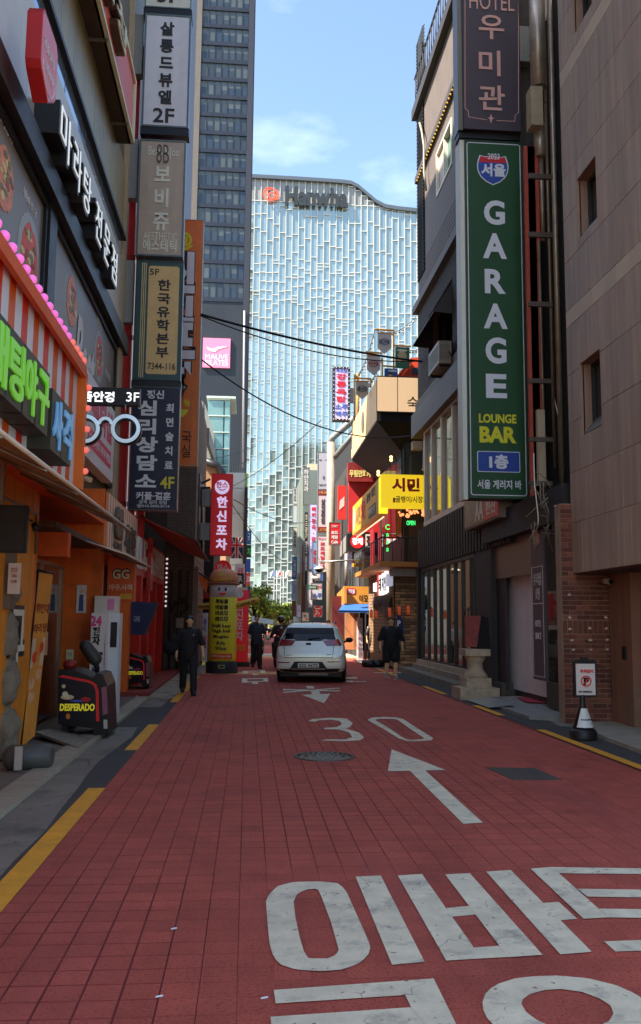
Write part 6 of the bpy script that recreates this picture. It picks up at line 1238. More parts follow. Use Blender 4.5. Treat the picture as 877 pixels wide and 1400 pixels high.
# --- no parking stand ---
c = G(798, 1011); t = thing('no_parking_stand', 'black cone stand holding a white no parking board by the brick wall', 'sign stand', c); s_ = c.y/1200*1.01
part('base', MB().lathe(c, [(18*s_, 0), (18.5*s_, .02), (18*s_, 11*s_), (15.5*s_, 14*s_), (13*s_, 15*s_)], 24), M((24, 24, 26), .5, var=.15), t)
part('cone', MB().lathe(c, [(14*s_, 14.5*s_), (4.2*s_, 45*s_), (3.6*s_, 54*s_), (3.6*s_, 60*s_)], 24), M((30, 30, 32), .45, var=.15), t)
mb = MB(); n_k = 12; rb_, rt_ = 13.2*s_, 5.6*s_
o_ = [c + V((math.sin(an)*rb_*1.06, -math.cos(an)*rb_*1.06, 17*s_)) for an in [-1.0 + 2.1*k/n_k for k in range(n_k+1)]]; i_ = [c + V((math.sin(an)*rt_*1.08, -math.cos(an)*rt_*1.08, 42*s_)) for an in [-.7 + 1.7*k/n_k for k in range(n_k+1)]]
for k in range(n_k): mb.quad(o_[k], o_[k+1], i_[k+1], i_[k])
part('reflective_sleeve', mb, M((200, 198, 206), .35, var=.05), t)
mb = MB(); put_text(mb, Cyl(c + V((0, 0, 26*s_)), 10.6*s_), 'PARKING', -6*s_, 0, 9*s_, 2.6*s_, .006, .003, .02, 1, 1); part('lettering', mb, BLACK, t)
fn = Face('front', c.y, (785, 953), (814, 902)); tilt = .05
mb = MB(); rrf(mb, fn, 0, 0, fn.w, fn.h, .03, -.03, .03); part('holder', mb, M((22, 22, 24), .45, var=.1), t); mb = MB(); fn.rect(mb, fn.w*.32, fn.h + .0, fn.w*.68, fn.h + .035, -.02, .02); part('handle', mb, M((22, 22, 24), .45), t)
mb = MB(); fn.rect(mb, .025, .03, fn.w - .022, fn.h - .055, .03, .036); part('board', mb, M((190, 188, 194), .45, var=.04), t)
letter(fn, t, '주차금지', (792, 915, 810, 920), M((206, 30, 40), .4, var=0), .04, d=.04); letter(fn, t, 'NO PARKING', (790, 944, 808, 946.8), BLACK, .02, d=.04); letter(fn, t, 'P', (797, 926, 804, 936.5), BLACK, .06, d=.04)
a, b_ = fn.uv(800, 931); mb = MB(); ring_ = lambda r: [fn.at(a + r*math.cos(k/24*6.283), b_ + r*math.sin(k/24*6.283), .05) for k in range(24)]; mb.strip_ring(ring_(.076), ring_(.062), (0, .008, 0)); mb.quad(fn.at(a - .055, b_ - .045, .05), fn.at(a - .045, b_ - .055, .05), fn.at(a + .055, b_ + .045, .05), fn.at(a + .045, b_ + .055, .05)); part('prohibition_ring', mb, M((206, 30, 40), .4, var=0), t)
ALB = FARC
# ================= MIDDLE DISTANCE, RIGHT =================
XC = 4.32
K = thing('corner_pub_building', 'corner building of brick and dark glass under beige and yellow pub signs', 'building', (6.5, 32, 0))
yc0, yc1 = 29.3, 35.5; BRK = M((150, 122, 92), .85, var=.4, scale=7, bump=.3, rnd=.12)
zf = PY(550, 768, 28.3).z
part('brick_core', MB().box((4.95, yc0 + .1, 0), (12, yc1, zf - .05)), M((70, 56, 44), .9), K)
f = ff(yc0 + .08, 4.95, 7.2, .1, zf - .05); tile_face(f, K, 'brick', .34, .1, BRK, gap=.016, depth=.03, limit=280, mats=[BRK, M((186, 150, 108), .85, var=.4, scale=7, rnd=.12), M((120, 98, 78), .85, var=.4, scale=7, rnd=.12)])
f = fr(4.93, yc0 + .1, yc1, .1, zf - .05); tile_face(f, K, 'side_brick', .5, .12, BRK, gap=.016, depth=.03, limit=0)
part('upper_core', MB().box((5.35, yc0 + .6, zf), (12, yc1, 8.3)), M((26, 24, 24), .6), K)
for x0, x1_, y in ((5.35, 5.36, 0),):
    for k in range(4): yy = yc0 + .8 + k*1.15; part('window_pane', MB().box((5.3, yy, zf + 1.0), (5.34, yy + 1.0, 7.6)), M((84, 96, 100), .05, .7, var=.1), K)
for k in range(3): xx = 5.45 + k*.62; part('window_pane', MB().box((xx, yc0 + .54, 6.3), (xx + .55, yc0 + .58, 7.8)), M((96, 106, 110), .05, .7, var=.1, rnd=.15), K)
part('door_frame', MB().box((5.5, yc0 + .5, zf + .1), (6.4, yc0 + .58, 5.0)), M((60, 48, 40), .5), K)
part('balcony_slab', MB().prism([V((XC - .05, 28.3, zf)), V((8, 28.2, zf)), V((8, 36, zf)), V((4.55, 36, zf)), V((XC + .05, 35.6, zf))], (0, 0, -.16)), M((196, 128, 50), .6, var=.12), K)
part('balcony_beam', MB().box((4.7, 28.7, zf - .45), (8, 28.9, zf - .2)), M((150, 146, 142), .5), K)
rl = MB(); 
for k in range(12): x = 4.4 + k*.3; rl.tube([(x, 28.35, zf), (x, 28.35, zf + .8)], .015, 5)
for k in range(20): y = 28.4 + k*.38; rl.tube([(4.34, y, zf), (4.34, y, zf + .8)], .015, 5)
rl.tube([(8, 28.35, zf + .8), (4.34, 28.35, zf + .8), (4.36, 36, zf + .8)], .025, 5); part('balcony_railing', rl, BLACK, K)
part('red_neon_panel', MB().box((4.6, 32.2, zf + .1), (4.66, 33.0, zf + 1.5)), M((214, 60, 66), .4, emit=.3, var=.05), K)
part('red_neon_panel', MB().box((4.6, 30.6, zf + .2), (4.66, 31.0, zf + 1.2)), M((196, 60, 70), .4, emit=.25, var=.05), K)
t = thing('green_neon_sign', 'green handwriting neon sign in the corner pub window', 'neon sign', (4.55, 30.4, 4)); letter(Face('front', 29.2, (520, 760), (540, 710)), t, vert('Cass'), (527, 717, 533, 754), M((60, 220, 90), .4, emit=.7, var=0), .02)
t = thing('green_exit_sign', 'small green lit sign over the corner pub door', 'sign', PY(562, 718, 29.0)); f = Face('front', 29.0, (555, 719), (569, 711)); mb = MB(); f.rect(mb, 0, 0, f.w, f.h, -.05, 0); part('box', mb, BLACK, t); letter(f, t, 'OPEN', (556, 712, 568, 718), M((60, 220, 110), .4, emit=.6, var=0), .03)
mb = MB(); rg = random.Random(2)
for k in range(26): mb.ball(PY(rg.uniform(545, 582), rg.uniform(696, 706), 28.9), rg.uniform(.03, .06), 6, 4)
part('bulb_cluster', mb, M((240, 130, 80), .4, emit=.8, var=0), K, kind='stuff')
mb = MB()
for k in range(28): y = 28.5 + k*.26; mb.ball((4.42, y, 5.02 - .0), .03, 6, 4)
part('bulb_string', mb, M((236, 200, 160), .4, emit=.6, var=0), K, kind='stuff')
for (x, y_) in ((535, 625), (535, 629), (517.5, 645), (517.5, 649)): part('lamp', MB().ball(PY(x, y_, 29.1), .06, 8, 6), M((250, 190, 130), .4, emit=1., var=0), K)
# canopy under the beige sign
part('canopy', MB().prism([V((XC, 29.2, 8.42)), V((8, 29.0, 8.42)), V((8, 30.2, 7.4)), V((5.4, 30.2, 7.4)), V((5.4, 36.2, 7.4)), V((XC, 36.6, 8.42))][::-1], (0, 0, .03)) if False else MB().quad(V((XC, 29.2, 8.4)), V((8, 29.0, 8.4)), V((8, 30.3, 7.5)), V((5.4, 30.3, 7.5))).quad(V((XC, 29.2, 8.4)), V((5.4, 30.3, 7.5)), V((5.4, 36.2, 7.5)), V((XC, 36.6, 8.4))).box((XC + .1, 29.32, 8.4), (8, 36.4, 8.9)), M((30, 28, 28), .8, var=.2), K)
part('window_ac', MB().box(PY(564.5, 614, 29.2), PY(578, 603, 29.2) + V((0, .3, 0))), M((180, 170, 154), .5), K); part('white_pipe', MB().tube([PY(581, 600, 28.6), PY(580, 640, 28.6), PY(578, 643, 28.6)], .05, 6), M((170, 166, 164), .5), K)
# beige rooftop signs
BE = M((228, 188, 138), .5, var=.1, scale=1.2); BEi = M((232, 192, 146), .45, var=.08, emit=.3)
t = thing('beige_side_sign', 'long beige signboard along the street side of the corner pub roof', 'sign', (XC, 33, 8.42)); f = fr(XC, 29.25, 36.6, 8.43, 9.95)
mb = MB(); f.rect(mb, 0, 0, f.w, f.h, -.12, 0); part('backing', mb, M((90, 88, 86), .5), t)
for k in range(6): mb = MB(); f.rect(mb, k*f.w/6 + .01, .04, (k+1)*f.w/6 - .01, f.h - .04, 0, .02); part('panel', mb, BE, t)
mb = MB(); disc(f, mb, f.w*.52, f.h*.5, .36, .42, .02, .05, 24); part('round_emblem', mb, M((90, 90, 90), .5), t)
t = thing('beige_front_sign', 'glowing beige signboard with black brush writing facing the camera', 'sign', (6.2, 29.2, 8.5)); f = Face('front', 29.15, (515.5, 563), (600, 518))
mb = MB(); f.rect(mb, 0, 0, f.w, f.h + .05, -.1, 0); part('backing', mb, M((60, 56, 52), .5), t)
for k in range(3): mb = MB(); f.rect(mb, k*f.w/3 + .015, .03, (k+1)*f.w/3 - .015, f.h, 0, .02); part('panel', mb, BEi, t)
letter(f, t, '숙성', (557, 543, 588, 560), BLACK, .01, d=.025)
# yellow pub signs
YP = M((236, 196, 30), .42, var=.04, emit=.3); RP_ = M((214, 52, 34), .45, var=0); BP = M((50, 38, 20), .5, var=0)
YFy = 28.25; t = thing('yellow_front_sign', 'bright yellow pub signboard with red Korean letters facing the camera', 'sign', PY(555, 700, YFy)); f = Face('front', YFy, (521, 694), (600, 650))
mb = MB(); f.rect(mb, 0, 0, f.w, f.h, -.25, 0); part('panel', mb, YP, t); letter(f, t, '시민', (536, 654, 574, 672), RP_, .045); letter(f, t, '회', (581, 655, 597, 672), RP_, .045); letter(f, t, '골뱅이/시장치킨', (541, 679, 592, 687), BP, .02); mb = MB(); a0, b0 = f.uv(537.5, 687); f.rect(mb, a0, b0, a0 + .08, b0 + .16, 0, .01); part('emblem', mb, RP_, t)
t = thing('yellow_side_sign', 'long orange yellow pub signboard running along the street side', 'sign', (XC - .05, 32, 5.05)); f = fr(XC - .05, 28.3, 35.8, 5.12, 6.3)
mb = MB(); f.rect(mb, 0, 0, f.w, f.h, -.25, 0); part('panel', mb, M((222, 160, 44), .45, var=.05), t); mb = MB(); f.rect(mb, f.w - .12, 0, f.w + .03, f.h, -.26, .02); part('edge_light', mb, M((240, 226, 40), .4, emit=.4, var=0), t)
for s_, a0, a1, b0, b1, m_ in (('시민', 1.2, 2.6, .2, .95, M((120, 96, 60), .5)), ('회관', 2.8, 4.0, .25, 1.0, RP_), ('골뱅', 4.3, 5.3, .72, 1.05, BP), ('치킨', 5.5, 6.5, .76, 1.08, BP)): mb = MB(); put_text(mb, f, s_, a0, b0, a1, b1, .003, .01, .03, 1, 1); part('lettering', mb, m_, t)
mb = MB(); f.rect(mb, 4.9, .1, 6.6, .5, 0, .01); o = part('dark_plate', mb, M((70, 62, 52), .5), t); mb = MB(); put_text(mb, f, '생맥주안주', 5.0, .17, 6.5, .43, .012, .01, .02, 1, 1); part('lettering', mb, M((210, 200, 180), .5), o)
mb = MB(); disc(f, mb, .55, .58, .32, .5, 0, .01, 16); part('plate', mb, M((190, 190, 196), .5), t)
# rooftop poles, pennants and posters
YL = M((222, 160, 40), .45, var=.08)
t = thing('rooftop_pole_frame', 'yellow steel pole frame on the roof of the corner pub', 'frame', PY(520, 565, 31)); mb = MB(); q = lambda x, y_, Y=31.: PY(x, y_, Y)
for a, b_ in (((485, 512), (485, 575)), ((485, 512), (502, 540)), ((523, 490), (523, 560)), ((538.5, 451), (538.5, 520)), ((513, 450), (539, 452)), ((539, 472.5), (562, 473.5)), ((500, 481), (523, 483)), ((523, 500), (545, 502)), ((484, 517), (508, 518)), ((507, 518), (507, 530)), ((516, 535), (534, 545)), ((520, 550), (520, 566)), ((529, 545), (529, 560))): mb.tube([q(*a), q(*b_)], .035, 6)
part('pole_frame', mb, YL, t)
part('planter', MB().box(q(523, 566), q(536, 549) + V((0, .4, 0))), M((90, 36, 30), .6), t)
for (cx, cy, w_, h_, s_, lab, c, lc) in ((526, 455, 19, 29, 'LIONS', 'upper white pennant with a blue lions emblem', (206, 200, 198), (50, 70, 120)), (511, 486, 18, 27, 'TWINS', 'middle white pennant with a red and black twins emblem', (206, 196, 192), (150, 40, 50)), (495.5, 521, 17, 25, 'BEARS', 'lower grey white pennant beside the tilted beige sign', (190, 184, 176), (60, 66, 80))):
    t = thing('pennant', lab, 'pennant', q(cx, cy + h_), 'white baseball pennants on the roof'); L = [(cx - w_/2, cy), (cx + w_/2, cy), (cx + w_/2, cy + h_*.72), (cx, cy + h_), (cx - w_/2, cy + h_*.72)]
    part('cloth', MB().prism([q(x, y_, 30.9) for x, y_ in L][::-1], (0, .02, 0)), M(c, .7, var=.05), t); part('top_bar', MB().tube([q(cx - w_/2 - 1, cy, 30.9), q(cx + w_/2 + 1, cy, 30.9)], .02, 5), YL, t)
    f = Face('front', 30.87, (cx - w_/2, cy + h_), (cx + w_/2, cy)); EM = M(lc, .5, var=0); mb = MB(); a, b_ = f.uv(cx, cy + h_*.42); rg_ = lambda r: [f.at(a + r*1.15*math.cos(k/20*6.283), b_ + r*.8*math.sin(k/20*6.283), .012) for k in range(20)]; mb.strip_ring(rg_(.15), rg_(.125), (0, .008, 0)); part('emblem', mb, EM, t)
    letter(f, t, s_, (cx - w_*.38, cy + h_*.34, cx + w_*.38, cy + h_*.5), EM, .03, d=.02)
def poster2(px, Y, bg, blobs, label):
    t, f = sign('poster', label, 'poster', 'front', Y, px, .04, M(bg, .5, var=.1), group=None)
    for (x, y_, rx, ry, c) in blobs: a, b_ = f.uv(x, y_); mb = MB(); disc(f, mb, a, b_, rx, ry, 0, .006 + .002*rx, 16); part('print', mb, M(c, .5, var=.15, scale=12), t)
    return t, f
poster2((541, 475, 560, 503), 30.8, (46, 104, 74), [(550, 486, .17, .16, (190, 170, 130)), (546, 492, .1, .1, (200, 160, 110)), (555, 492, .09, .12, (150, 110, 70)), (550, 479, .2, .05, (210, 210, 190))], 'green illustrated poster hung on the roof frame')
poster2((526, 504, 544, 524), 30.7, (40, 84, 160), [(534, 516, .1, .12, (216, 170, 140)), (534, 511, .09, .06, (40, 30, 30)), (538, 507, .2, .04, (210, 210, 220))], 'blue poster with a small figure below the green poster')
t = thing('red_rooftop_cabin', 'orange red cabin shape on the corner pub roof behind the beige sign', 'cabin', q(560, 525)); RC = M((206, 74, 44), .5, var=.1)
part('body', MB().prism([q(x, y_, 31.5) for x, y_ in ((545, 520), (558, 498), (562, 489), (600, 487), (600, 518))][::-1], (0, .8, 0)), RC, t); part('window', MB().prism([q(x, y_, 31.45) for x, y_ in ((564, 512), (564, 503), (580, 501), (580, 511))][::-1], (0, .04, 0)), M((60, 70, 90), .2), t); part('arm', MB().tube([q(543, 517, 31.4), q(562, 494, 31.4)], .08, 6), RC, t)
t = thing('round_mirror', 'round white framed mirror behind the tilted beige sign', 'mirror', q(528, 535)); c = q(527.5, 528); part('rim', MB().lathe(c, [(.2, 0), (.24, 0), (.24, .04), (.2, .04), (.2, 0)], 20, 'y', caps=False), M((200, 196, 190), .4), t); part('glass', MB().lathe(c, [(.2, .02), (.2, .03)], 20, 'y'), M((80, 90, 90), .1, .6), t)
for i, (a, b_, sg) in enumerate((((513, 450), (487, 515), .3), ((513, 450), (570, 432), .35), ((540, 472), (590, 468), .25), ((523, 487), (499, 530), .2))):
    p0, p1 = q(*a, 31), q(*b_, 31); pts = [p0.lerp(p1, k/12) + V((0, 0, -4*sg*(k/12)*(1-k/12))) for k in range(13)]
    t = thing('string_lights', ('steep string of bulbs from the lions pennant down to the yellow pole', 'string of bulbs from the lions pennant to the upper right', 'short string of bulbs right of the green poster', 'string of bulbs beside the twins pennant')[i], 'string lights', p1); part('cord', MB().tube(pts, .012, 4), BLACKC, t)
    mb = MB()
    for k in range(1, 12): mb.ball(pts[k] + V((0, 0, -.07)), .045, 6, 5)
    part('bulbs', mb, M((214, 206, 190), .3, var=0), t, kind='stuff')
# lower corner details
t = thing('white_block_sign', 'white and red lit block letters sign on the brick corner', 'sign', (4.7, 30.5, 2.6)); f = fr(4.8, 29.5, 33.5, 2.55, 3.35)
for a0, a1, b0, b1, c in ((0, .9, .18, .5, WHITE_E), (1.0, 1.35, .0, .78, M((214, 60, 50), .4, emit=.3, var=0)), (1.45, 2.1, .0, .72, WHITE_E), (2.15, 2.7, .02, .76, WHITE_E), (2.75, 3.1, .06, .8, WHITE_E), (3.15, 4.0, .25, .68, M((190, 196, 220), .4, emit=.2, var=0))):
    mb = MB(); f.rect(mb, a0, b0, a1, b1, -.12, 0); part('letter_box', mb, c, t)
for s_, a0, a1 in (('돼', 1.5, 2.05), ('지', 2.2, 2.65), ('집', 2.78, 3.08)): mb = MB(); put_text(mb, f, s_, a0, .12, a1, .62, .0, .01, .02, 1, 1); part('lettering', mb, BLACK, t)
t = thing('brown_cloth_banner', 'brown weathered cloth banner sagging under the block sign', 'banner', (4.75, 30.5, 1.95)); mb = MB(); f = fr(4.82, 29.5, 33.6, 1.9, 2.6)
for k in range(10):
    a0, a1 = k*.41, (k+1)*.41; g_ = lambda a: .15*math.sin(a*1.7); mb.quad(f.at(a0, .05 + g_(a0), .06*math.sin(a0*5)), f.at(a1, .05 + g_(a1), .06*math.sin(a1*5)), f.at(a1, .62, 0), f.at(a0, .62, 0))
part('cloth', mb, M((110, 96, 80), .9, var=.35, scale=3), t); mb = MB(); put_text(mb, f, '숯불구이전문', .3, .22, 3.7, .5, .07, .004, .02, 1, 1); part('lettering', mb, M((60, 50, 44), .8), t)
for k, (x, y0, y1) in enumerate(((508, 835, 845), (514.5, 835, 845), (533, 831, 843), (546, 829, 841), (558.5, 828, 840))):
    t = thing('hanging_lantern', ('leftmost', 'second', 'third', 'fourth', 'rightmost')[k] + ' orange tube lantern of the row on the brick corner', 'lantern', PY(x, y1, 29.2), 'orange tube lanterns on the brick corner'); c = PY(x, y1, 29.15); h = (y1-y0)/1200*29.5; part('shade', MB().lathe(c, [(.05, 0), (.055, h)], 10), M((206, 84, 44), .5, emit=.1, var=.05), t); part('cap', MB().lathe(c + V((0, 0, h)), [(.03, 0), (.02, .04)], 8), BLACK, t)
t = thing('teardrop_banner', 'navy teardrop banner with a white P behind the man in black', 'banner', PY(547, 880, 29.0)); L = [PY(x, y_, 29.0) for x, y_ in ((543, 862), (542, 850), (544, 840), (548, 842), (552, 852), (553, 866), (551, 866))]; part('cloth', MB().prism(L, (0, .02, 0)), M((40, 44, 100), .6, var=.08), t); letter(Face('front', 28.98, (540, 866), (554, 838)), t, 'P', (543.5, 848, 548, 856), WHITE, .05, d=.01); part('pole', MB().tube([PY(543, 862, 29), PY(543, 905, 29)], .015, 5), BLACK, t)
t = thing('standing_price_board', 'narrow white standing board of dark writing at the pub corner', 'sign board', G(491, 905)); c = G(492, 903); f = Face('front', c.y, (489, 903), (496, 845)); mb = MB(); f.rect(mb, 0, 0, f.w, f.h, -.25, 0); part('board', mb, M((200, 190, 200), .5, var=.06), t); letter(f, t, vert('오늘의메뉴만원'), (490, 848, 495, 898), M((120, 70, 100), .5), .0)
for i, x in enumerate((506, 516)): t = thing('rubber_tyre_weight', ('left', 'right')[i] + ' black rubber weight on the ground by the pub corner', 'weight', G(x, 912)); c = G(x, 912); part('body', MB().lathe(c, [(.25, 0), (.3, .08), (.28, .2), (.15, .26)], 16), BLACK, t)
t = thing('glass_partition', 'thin framed glass partition beside the price board', 'screen', G(505, 905)); a, b_ = G(500, 908), G(509, 903); part('frame', MB().tube([a, a + V((0, 0, 1.9)), b_ + V((0, 0, 1.9)), b_], .03, 5), M((150, 150, 150), .4, .4), t)
# --- next buildings on the right ---
R1 = thing('dark_signboard_building', 'dark building carrying the red comics cafe panel and black sign', 'building', (7, 41, 0)); DW = M((50, 46, 46), .7, var=.2, streak=.2)
part('wall', MB().box((5.0, 37.6, 0), (12, 47, 8.6)), DW, R1); part('window', MB().box((5.05, 37.5, 2.9), (6.4, 37.58, 3.6)), M((90, 96, 84), .2, .4, var=.4, scale=2), R1)
for k in range(3): part('window', MB().box((4.95, 39 + k*2.6, 3.0), (4.98, 40.6 + k*2.6, 5.0)), M((96, 104, 108), .1, .5, var=.2), R1)
t, f = sign('comics_cafe_sign', 'red and black comics cafe signboard under the dark canopy', 'sign', 'front', 37.0, (476, 633, 515, 658), .3, M((130, 34, 36), .5, var=.5, scale=2), texts=[('무림만화카페', (478, 643, 513, 652), M((216, 204, 130), .5, var=0), .05)])
t, f = sign('blank_red_signboard', 'large plain red signboard above the black round logo sign', 'sign', 'front', 37.3, (477, 660, 520, 727), .3, M((190, 40, 44), .5, var=.08))
t, f = sign('tilted_red_sign', 'red side sign with a white patch left of the large red panel', 'sign', 'front', 37.4, (462, 664, 474, 710), .12, M((206, 46, 40), .5), texts=()); mb = MB(); a, b_ = f.uv(468, 688); f.poly(mb, [(a - .12, b_ - .3), (a + .1, b_ - .1), (a + .1, b_ + .3), (a - .1, b_ + .1)], 0, .01); part('white_patch', mb, M((220, 206, 206), .5), t)
t, f = sign('round_logo_sign', 'black signboard with a red disc and white Korean letters', 'sign', 'front', 36.6, (475, 730, 512, 753), .5, BLACK); mb = MB(); a, b_ = f.uv(489, 740); disc(f, mb, a, b_, .3, .3, 0, .01, 24); part('red_disc', mb, M((214, 34, 40), .4, emit=.1, var=0), t)
letter(f, t, '황제', (482, 735.5, 496, 744.5), WHITE_E, .04, d=.014); mb = MB(); a0, b0 = f.uv(500, 748); a1, b1 = f.uv(511, 730.5); f.rect(mb, a0, b0, a1, b1, 0, .01); part('white_tile', mb, M((210, 210, 212), .4), t); letter(f, t, '정', (501, 732, 510, 747), BLACK, .05, d=.014)
part('side_board', MB().prism(pts_px(PX, 4.55, [(465, 742), (474, 731), (474, 753), (465, 762)]), (.1, 0, 0)), M((130, 130, 132), .5), t)
t, f = sign('mustard_sign', 'mustard signboard with a red badge above the blue awning', 'sign', 'front', 36.4, (471, 802, 510, 825), .5, M((214, 150, 60), .5, var=.08), texts=[('이모', (491, 813, 503, 823), BLACK, .0)]); mb = MB(); a0, b0 = f.uv(474, 813); a1, b1 = f.uv(487, 804); rrf(mb, f, a0, b0, a1, b1, .08, 0, .01); part('red_badge', mb, M((196, 44, 50), .4), t); letter(f, t, '새마을', (475.5, 805.5, 485.5, 811.5), WHITE, .02, d=.014)
part('side_face', MB().prism(pts_px(PX, 3.98, [(461, 812), (471, 802), (471, 825), (461, 832)]), (.1, 0, 0)), M((190, 130, 60), .5), t)
t = thing('blue_awning', 'bright blue canvas awning under the mustard sign', 'awning', PY(485, 836, 36)); part('canvas', MB().prism([PY(469, 826, 36.3), PY(508, 826, 36.3), PY(510, 836, 35.3), PY(463, 835, 35.3)][::-1], (0, 0, -.04)), M((44, 96, 176), .6, var=.08), t); part('valance', MB().box(PY(463, 837.5, 35.3), PY(508, 834.5, 35.3) + V((0, .03, 0))), M((36, 84, 160), .6), t)
t = thing('wooden_shopfront', 'light wooden door panels under the blue awning', 'shopfront', PY(480, 888, 36.6)); part('door_panel', MB().box(PY(472, 888, 36.8), PY(483, 838, 36.8) + V((0, .1, 0))), M((190, 134, 92), .6, var=.15, streak=.2), t); part('door_panel', MB().box(PY(483.4, 888, 36.7), PY(491, 838, 36.7) + V((0, .1, 0))), M((170, 118, 80), .6, var=.15, streak=.2), t); part('dark_opening', MB().box(PY(492, 890, 36.9), PY(515, 838, 36.9) + V((0, .1, 0))), M((36, 30, 28), .6), t); part('red_side', MB().box(PY(454, 890, 37.2), PY(471, 815, 37.2) + V((0, .1, 0))), M((90, 24, 26), .6), t)
t, f = sign('small_yellow_sign', 'tiny yellow signboard above the mustard sign', 'sign', 'front', 37, (482, 770, 497, 775), .1, M((206, 176, 60), .5), texts=[('24시', (484, 771, 492, 774), BLACK, .01)])
t = thing('steel_post', 'pale steel post standing in front of the dark right building', 'post', PY(474, 905, 35.5)); part('post', MB().tube([PY(474, 800, 35.5), PY(474, 757, 35.5)], .08, 8), M((150, 152, 154), .4, .4), t)
t = thing('lamp_arm', 'long thin steel arm reaching over the street to the dome lamp', 'street lamp arm', PY(470, 767, 34)); part('arm', MB().tube([PY(437, 768, 34), PY(510, 765, 34)], .04, 6), STEEL, t)
t = thing('dome_lamp', 'white domed street lamp hanging from the steel arm', 'street lamp', PY(437, 780, 34)); c = PY(437, 778, 34); part('dome', MB().lathe(c, [(.2, -.02), (.19, .04), (.1, .1), (.03, .12)], 16), M((214, 214, 210), .4, .2), t); part('lens', MB().lathe(c + V((0, 0, -.14)), [(.06, 0), (.15, .07), (.18, .12)], 16), M((40, 40, 40), .2), t)
# big grey pole and braces
t = thing('utility_pole', 'tall beige grey utility pole with curved braces beside the pub', 'utility pole', PY(453, 880, 42)); PG = M((166, 152, 136), .6, .1, var=.15, streak=.15)
part('pole', MB().tube([PY(452, 880, 42), PY(453, 605, 42)], .2, 12), PG, t); part('brace', MB().tube([PY(453, 606, 42), PY(455, 598, 42), PY(486, 572, 40)], .17, 10), M((140, 150, 156), .4, .4), t); part('brace', MB().tube([PY(458, 625, 42), PY(487, 590, 40)], .13, 10), M((130, 140, 146), .4, .4), t)
R2 = thing('far_right_block', 'dark narrow block of the far right row behind the blade signs', 'building', (6, 55, 0)); part('wall', MB().box((5.6, 47.2, 0), (12, 60, 10.5)), M((64, 60, 58), .7, var=.2, streak=.2), R2); part('upper_wall', MB().box((5.75, 48, 10.5), (12, 60, 12.5)), M((40, 40, 42), .7), R2)
R3_ = thing('grey_green_block', 'grey green block with a dental clinic sign in the far right row', 'building', (7, 66, 0)); part('wall', MB().box((PY(415, 700, 62).x, 62.5, 0), (14, 74, PY(425, 641, 62).z)), M((110, 124, 122), .6, var=.1), R3_); part('roof_box', MB().box((PY(426, 700, 62).x, 66, 10), (14, 70, PY(430, 634, 66).z)), M((190, 180, 160), .6), R3_)
R4 = thing('last_right_block', 'brown block where the right row ends before the crossing', 'building', (8, 84, 0)); part('wall', MB().box((5.9, 76, 0), (14, 90, 9.5)), M((70, 60, 56), .7, var=.2), R4)
# blade signs of the right row
G2 = 'blade signs of the right row'
def blade(label, px, Y, rgb, texts=(), emit=0, name='blade_sign'): return sign(name, label, 'sign', 'front', Y, px, .3, M((110, 112, 116), .5), M(rgb, .5, var=.06, emit=emit), .03, texts, G2)
RDT, BKT, BLT, WHT = M((196, 34, 50), .5, var=0), M((50, 46, 50), .5, var=0), M((60, 90, 180), .5, var=0), M((220, 220, 226), .5, var=0)
t, f = sign('marquee_blade_sign', 'lilac rooftop blade sign framed with bulbs, red and blue Korean letters', 'sign', 'front', 36, (455, 502, 479, 575), .3, M((40, 34, 36), .5), M((196, 186, 226), .5, emit=.12, var=.04), .09, [('루프탑', (460, 504.5, 475, 509), BLT, .02), (vert('강릉옥탑'), (460, 511, 474, 550), RDT, .045, 1.2), ('소주\n맥주', (458.5, 553, 476, 570), BLT, .03, 1.2)])
mb = MB()
for k in range(13):
    for u in (.045, f.w - .045): mb.ball(f.at(u, .06 + k*(f.h-.12)/12, .03), .022, 6, 4)
for k in range(1, 5):
    for v_ in (.045, f.h - .045): mb.ball(f.at(k*f.w/5, v_, .03), .022, 6, 4)
part('edge_bulbs', mb, WHT, t, kind='stuff')
part('bracket_box', MB().box(f.at(f.w, f.h*.35, -.2), f.at(f.w + .2, f.h*.62, -.05)), GREYBOX, t)
part('pole', MB().tube([f.at(f.w + .35, -.2, -.1), f.at(f.w + .35, f.h*.9, -.1)], .06, 6), YL, t)
t, f = blade('grey blade sign with a printed face above the pork restaurant sign', (434.5, 618, 450.5, 669), 50, (168, 170, 186)); 
mb = MB()
for (x, y_, rx, ry) in ((438.5, 629, .09, .04), (447, 629, .09, .04), (443, 653, .06, .12)): a, b_ = f.uv(x, y_); disc(f, mb, a, b_, rx, ry, 0, .01, 10)
part('face_print', mb, M((90, 92, 110), .5), t, kind='stuff'); letter(f, t, 'BEAUTY', (437, 662, 447, 664), BKT, 0)
t, f = blade('white pork restaurant blade sign with dark red ends', (434, 670, 449.5, 728), 46, (198, 186, 196), [(vert('삼겹살맛집'), (439, 682, 445, 716), BKT, .03)])
for y0, y1, s_ in ((670, 677, '1등급'), (720.5, 728, '고기집')): a0, b0 = f.uv(434.5, y1); a1, b1 = f.uv(449, y0); mb = MB(); f.rect(mb, a0, b0, a1, b1, 0, .01); part('red_end', mb, M((130, 30, 36), .5), t); letter(f, t, s_, (437, y0 + 2, 447, y1 - 2), M((210, 150, 80), .5), .02, d=.014)
blade('white board game cafe blade sign with red vertical letters', (433.5, 732, 448.5, 782), 44, (208, 200, 214), [('PLAY', (436, 735, 446, 738), RDT, .0), (vert('보드게임카페'), (437.5, 741, 444.5, 778), RDT, .04, 1.2)])
blade('square red board game cafe sign next to the utility pole', (450, 714, 466.5, 745), 40, (196, 30, 36), [('보드\n게임', (453, 726, 462.5, 737), WHT, .04, 1.2), ('Cafe', (453, 739, 462.5, 743), WHT, .03), ('START', (454, 718, 462, 721), WHT, .0)])
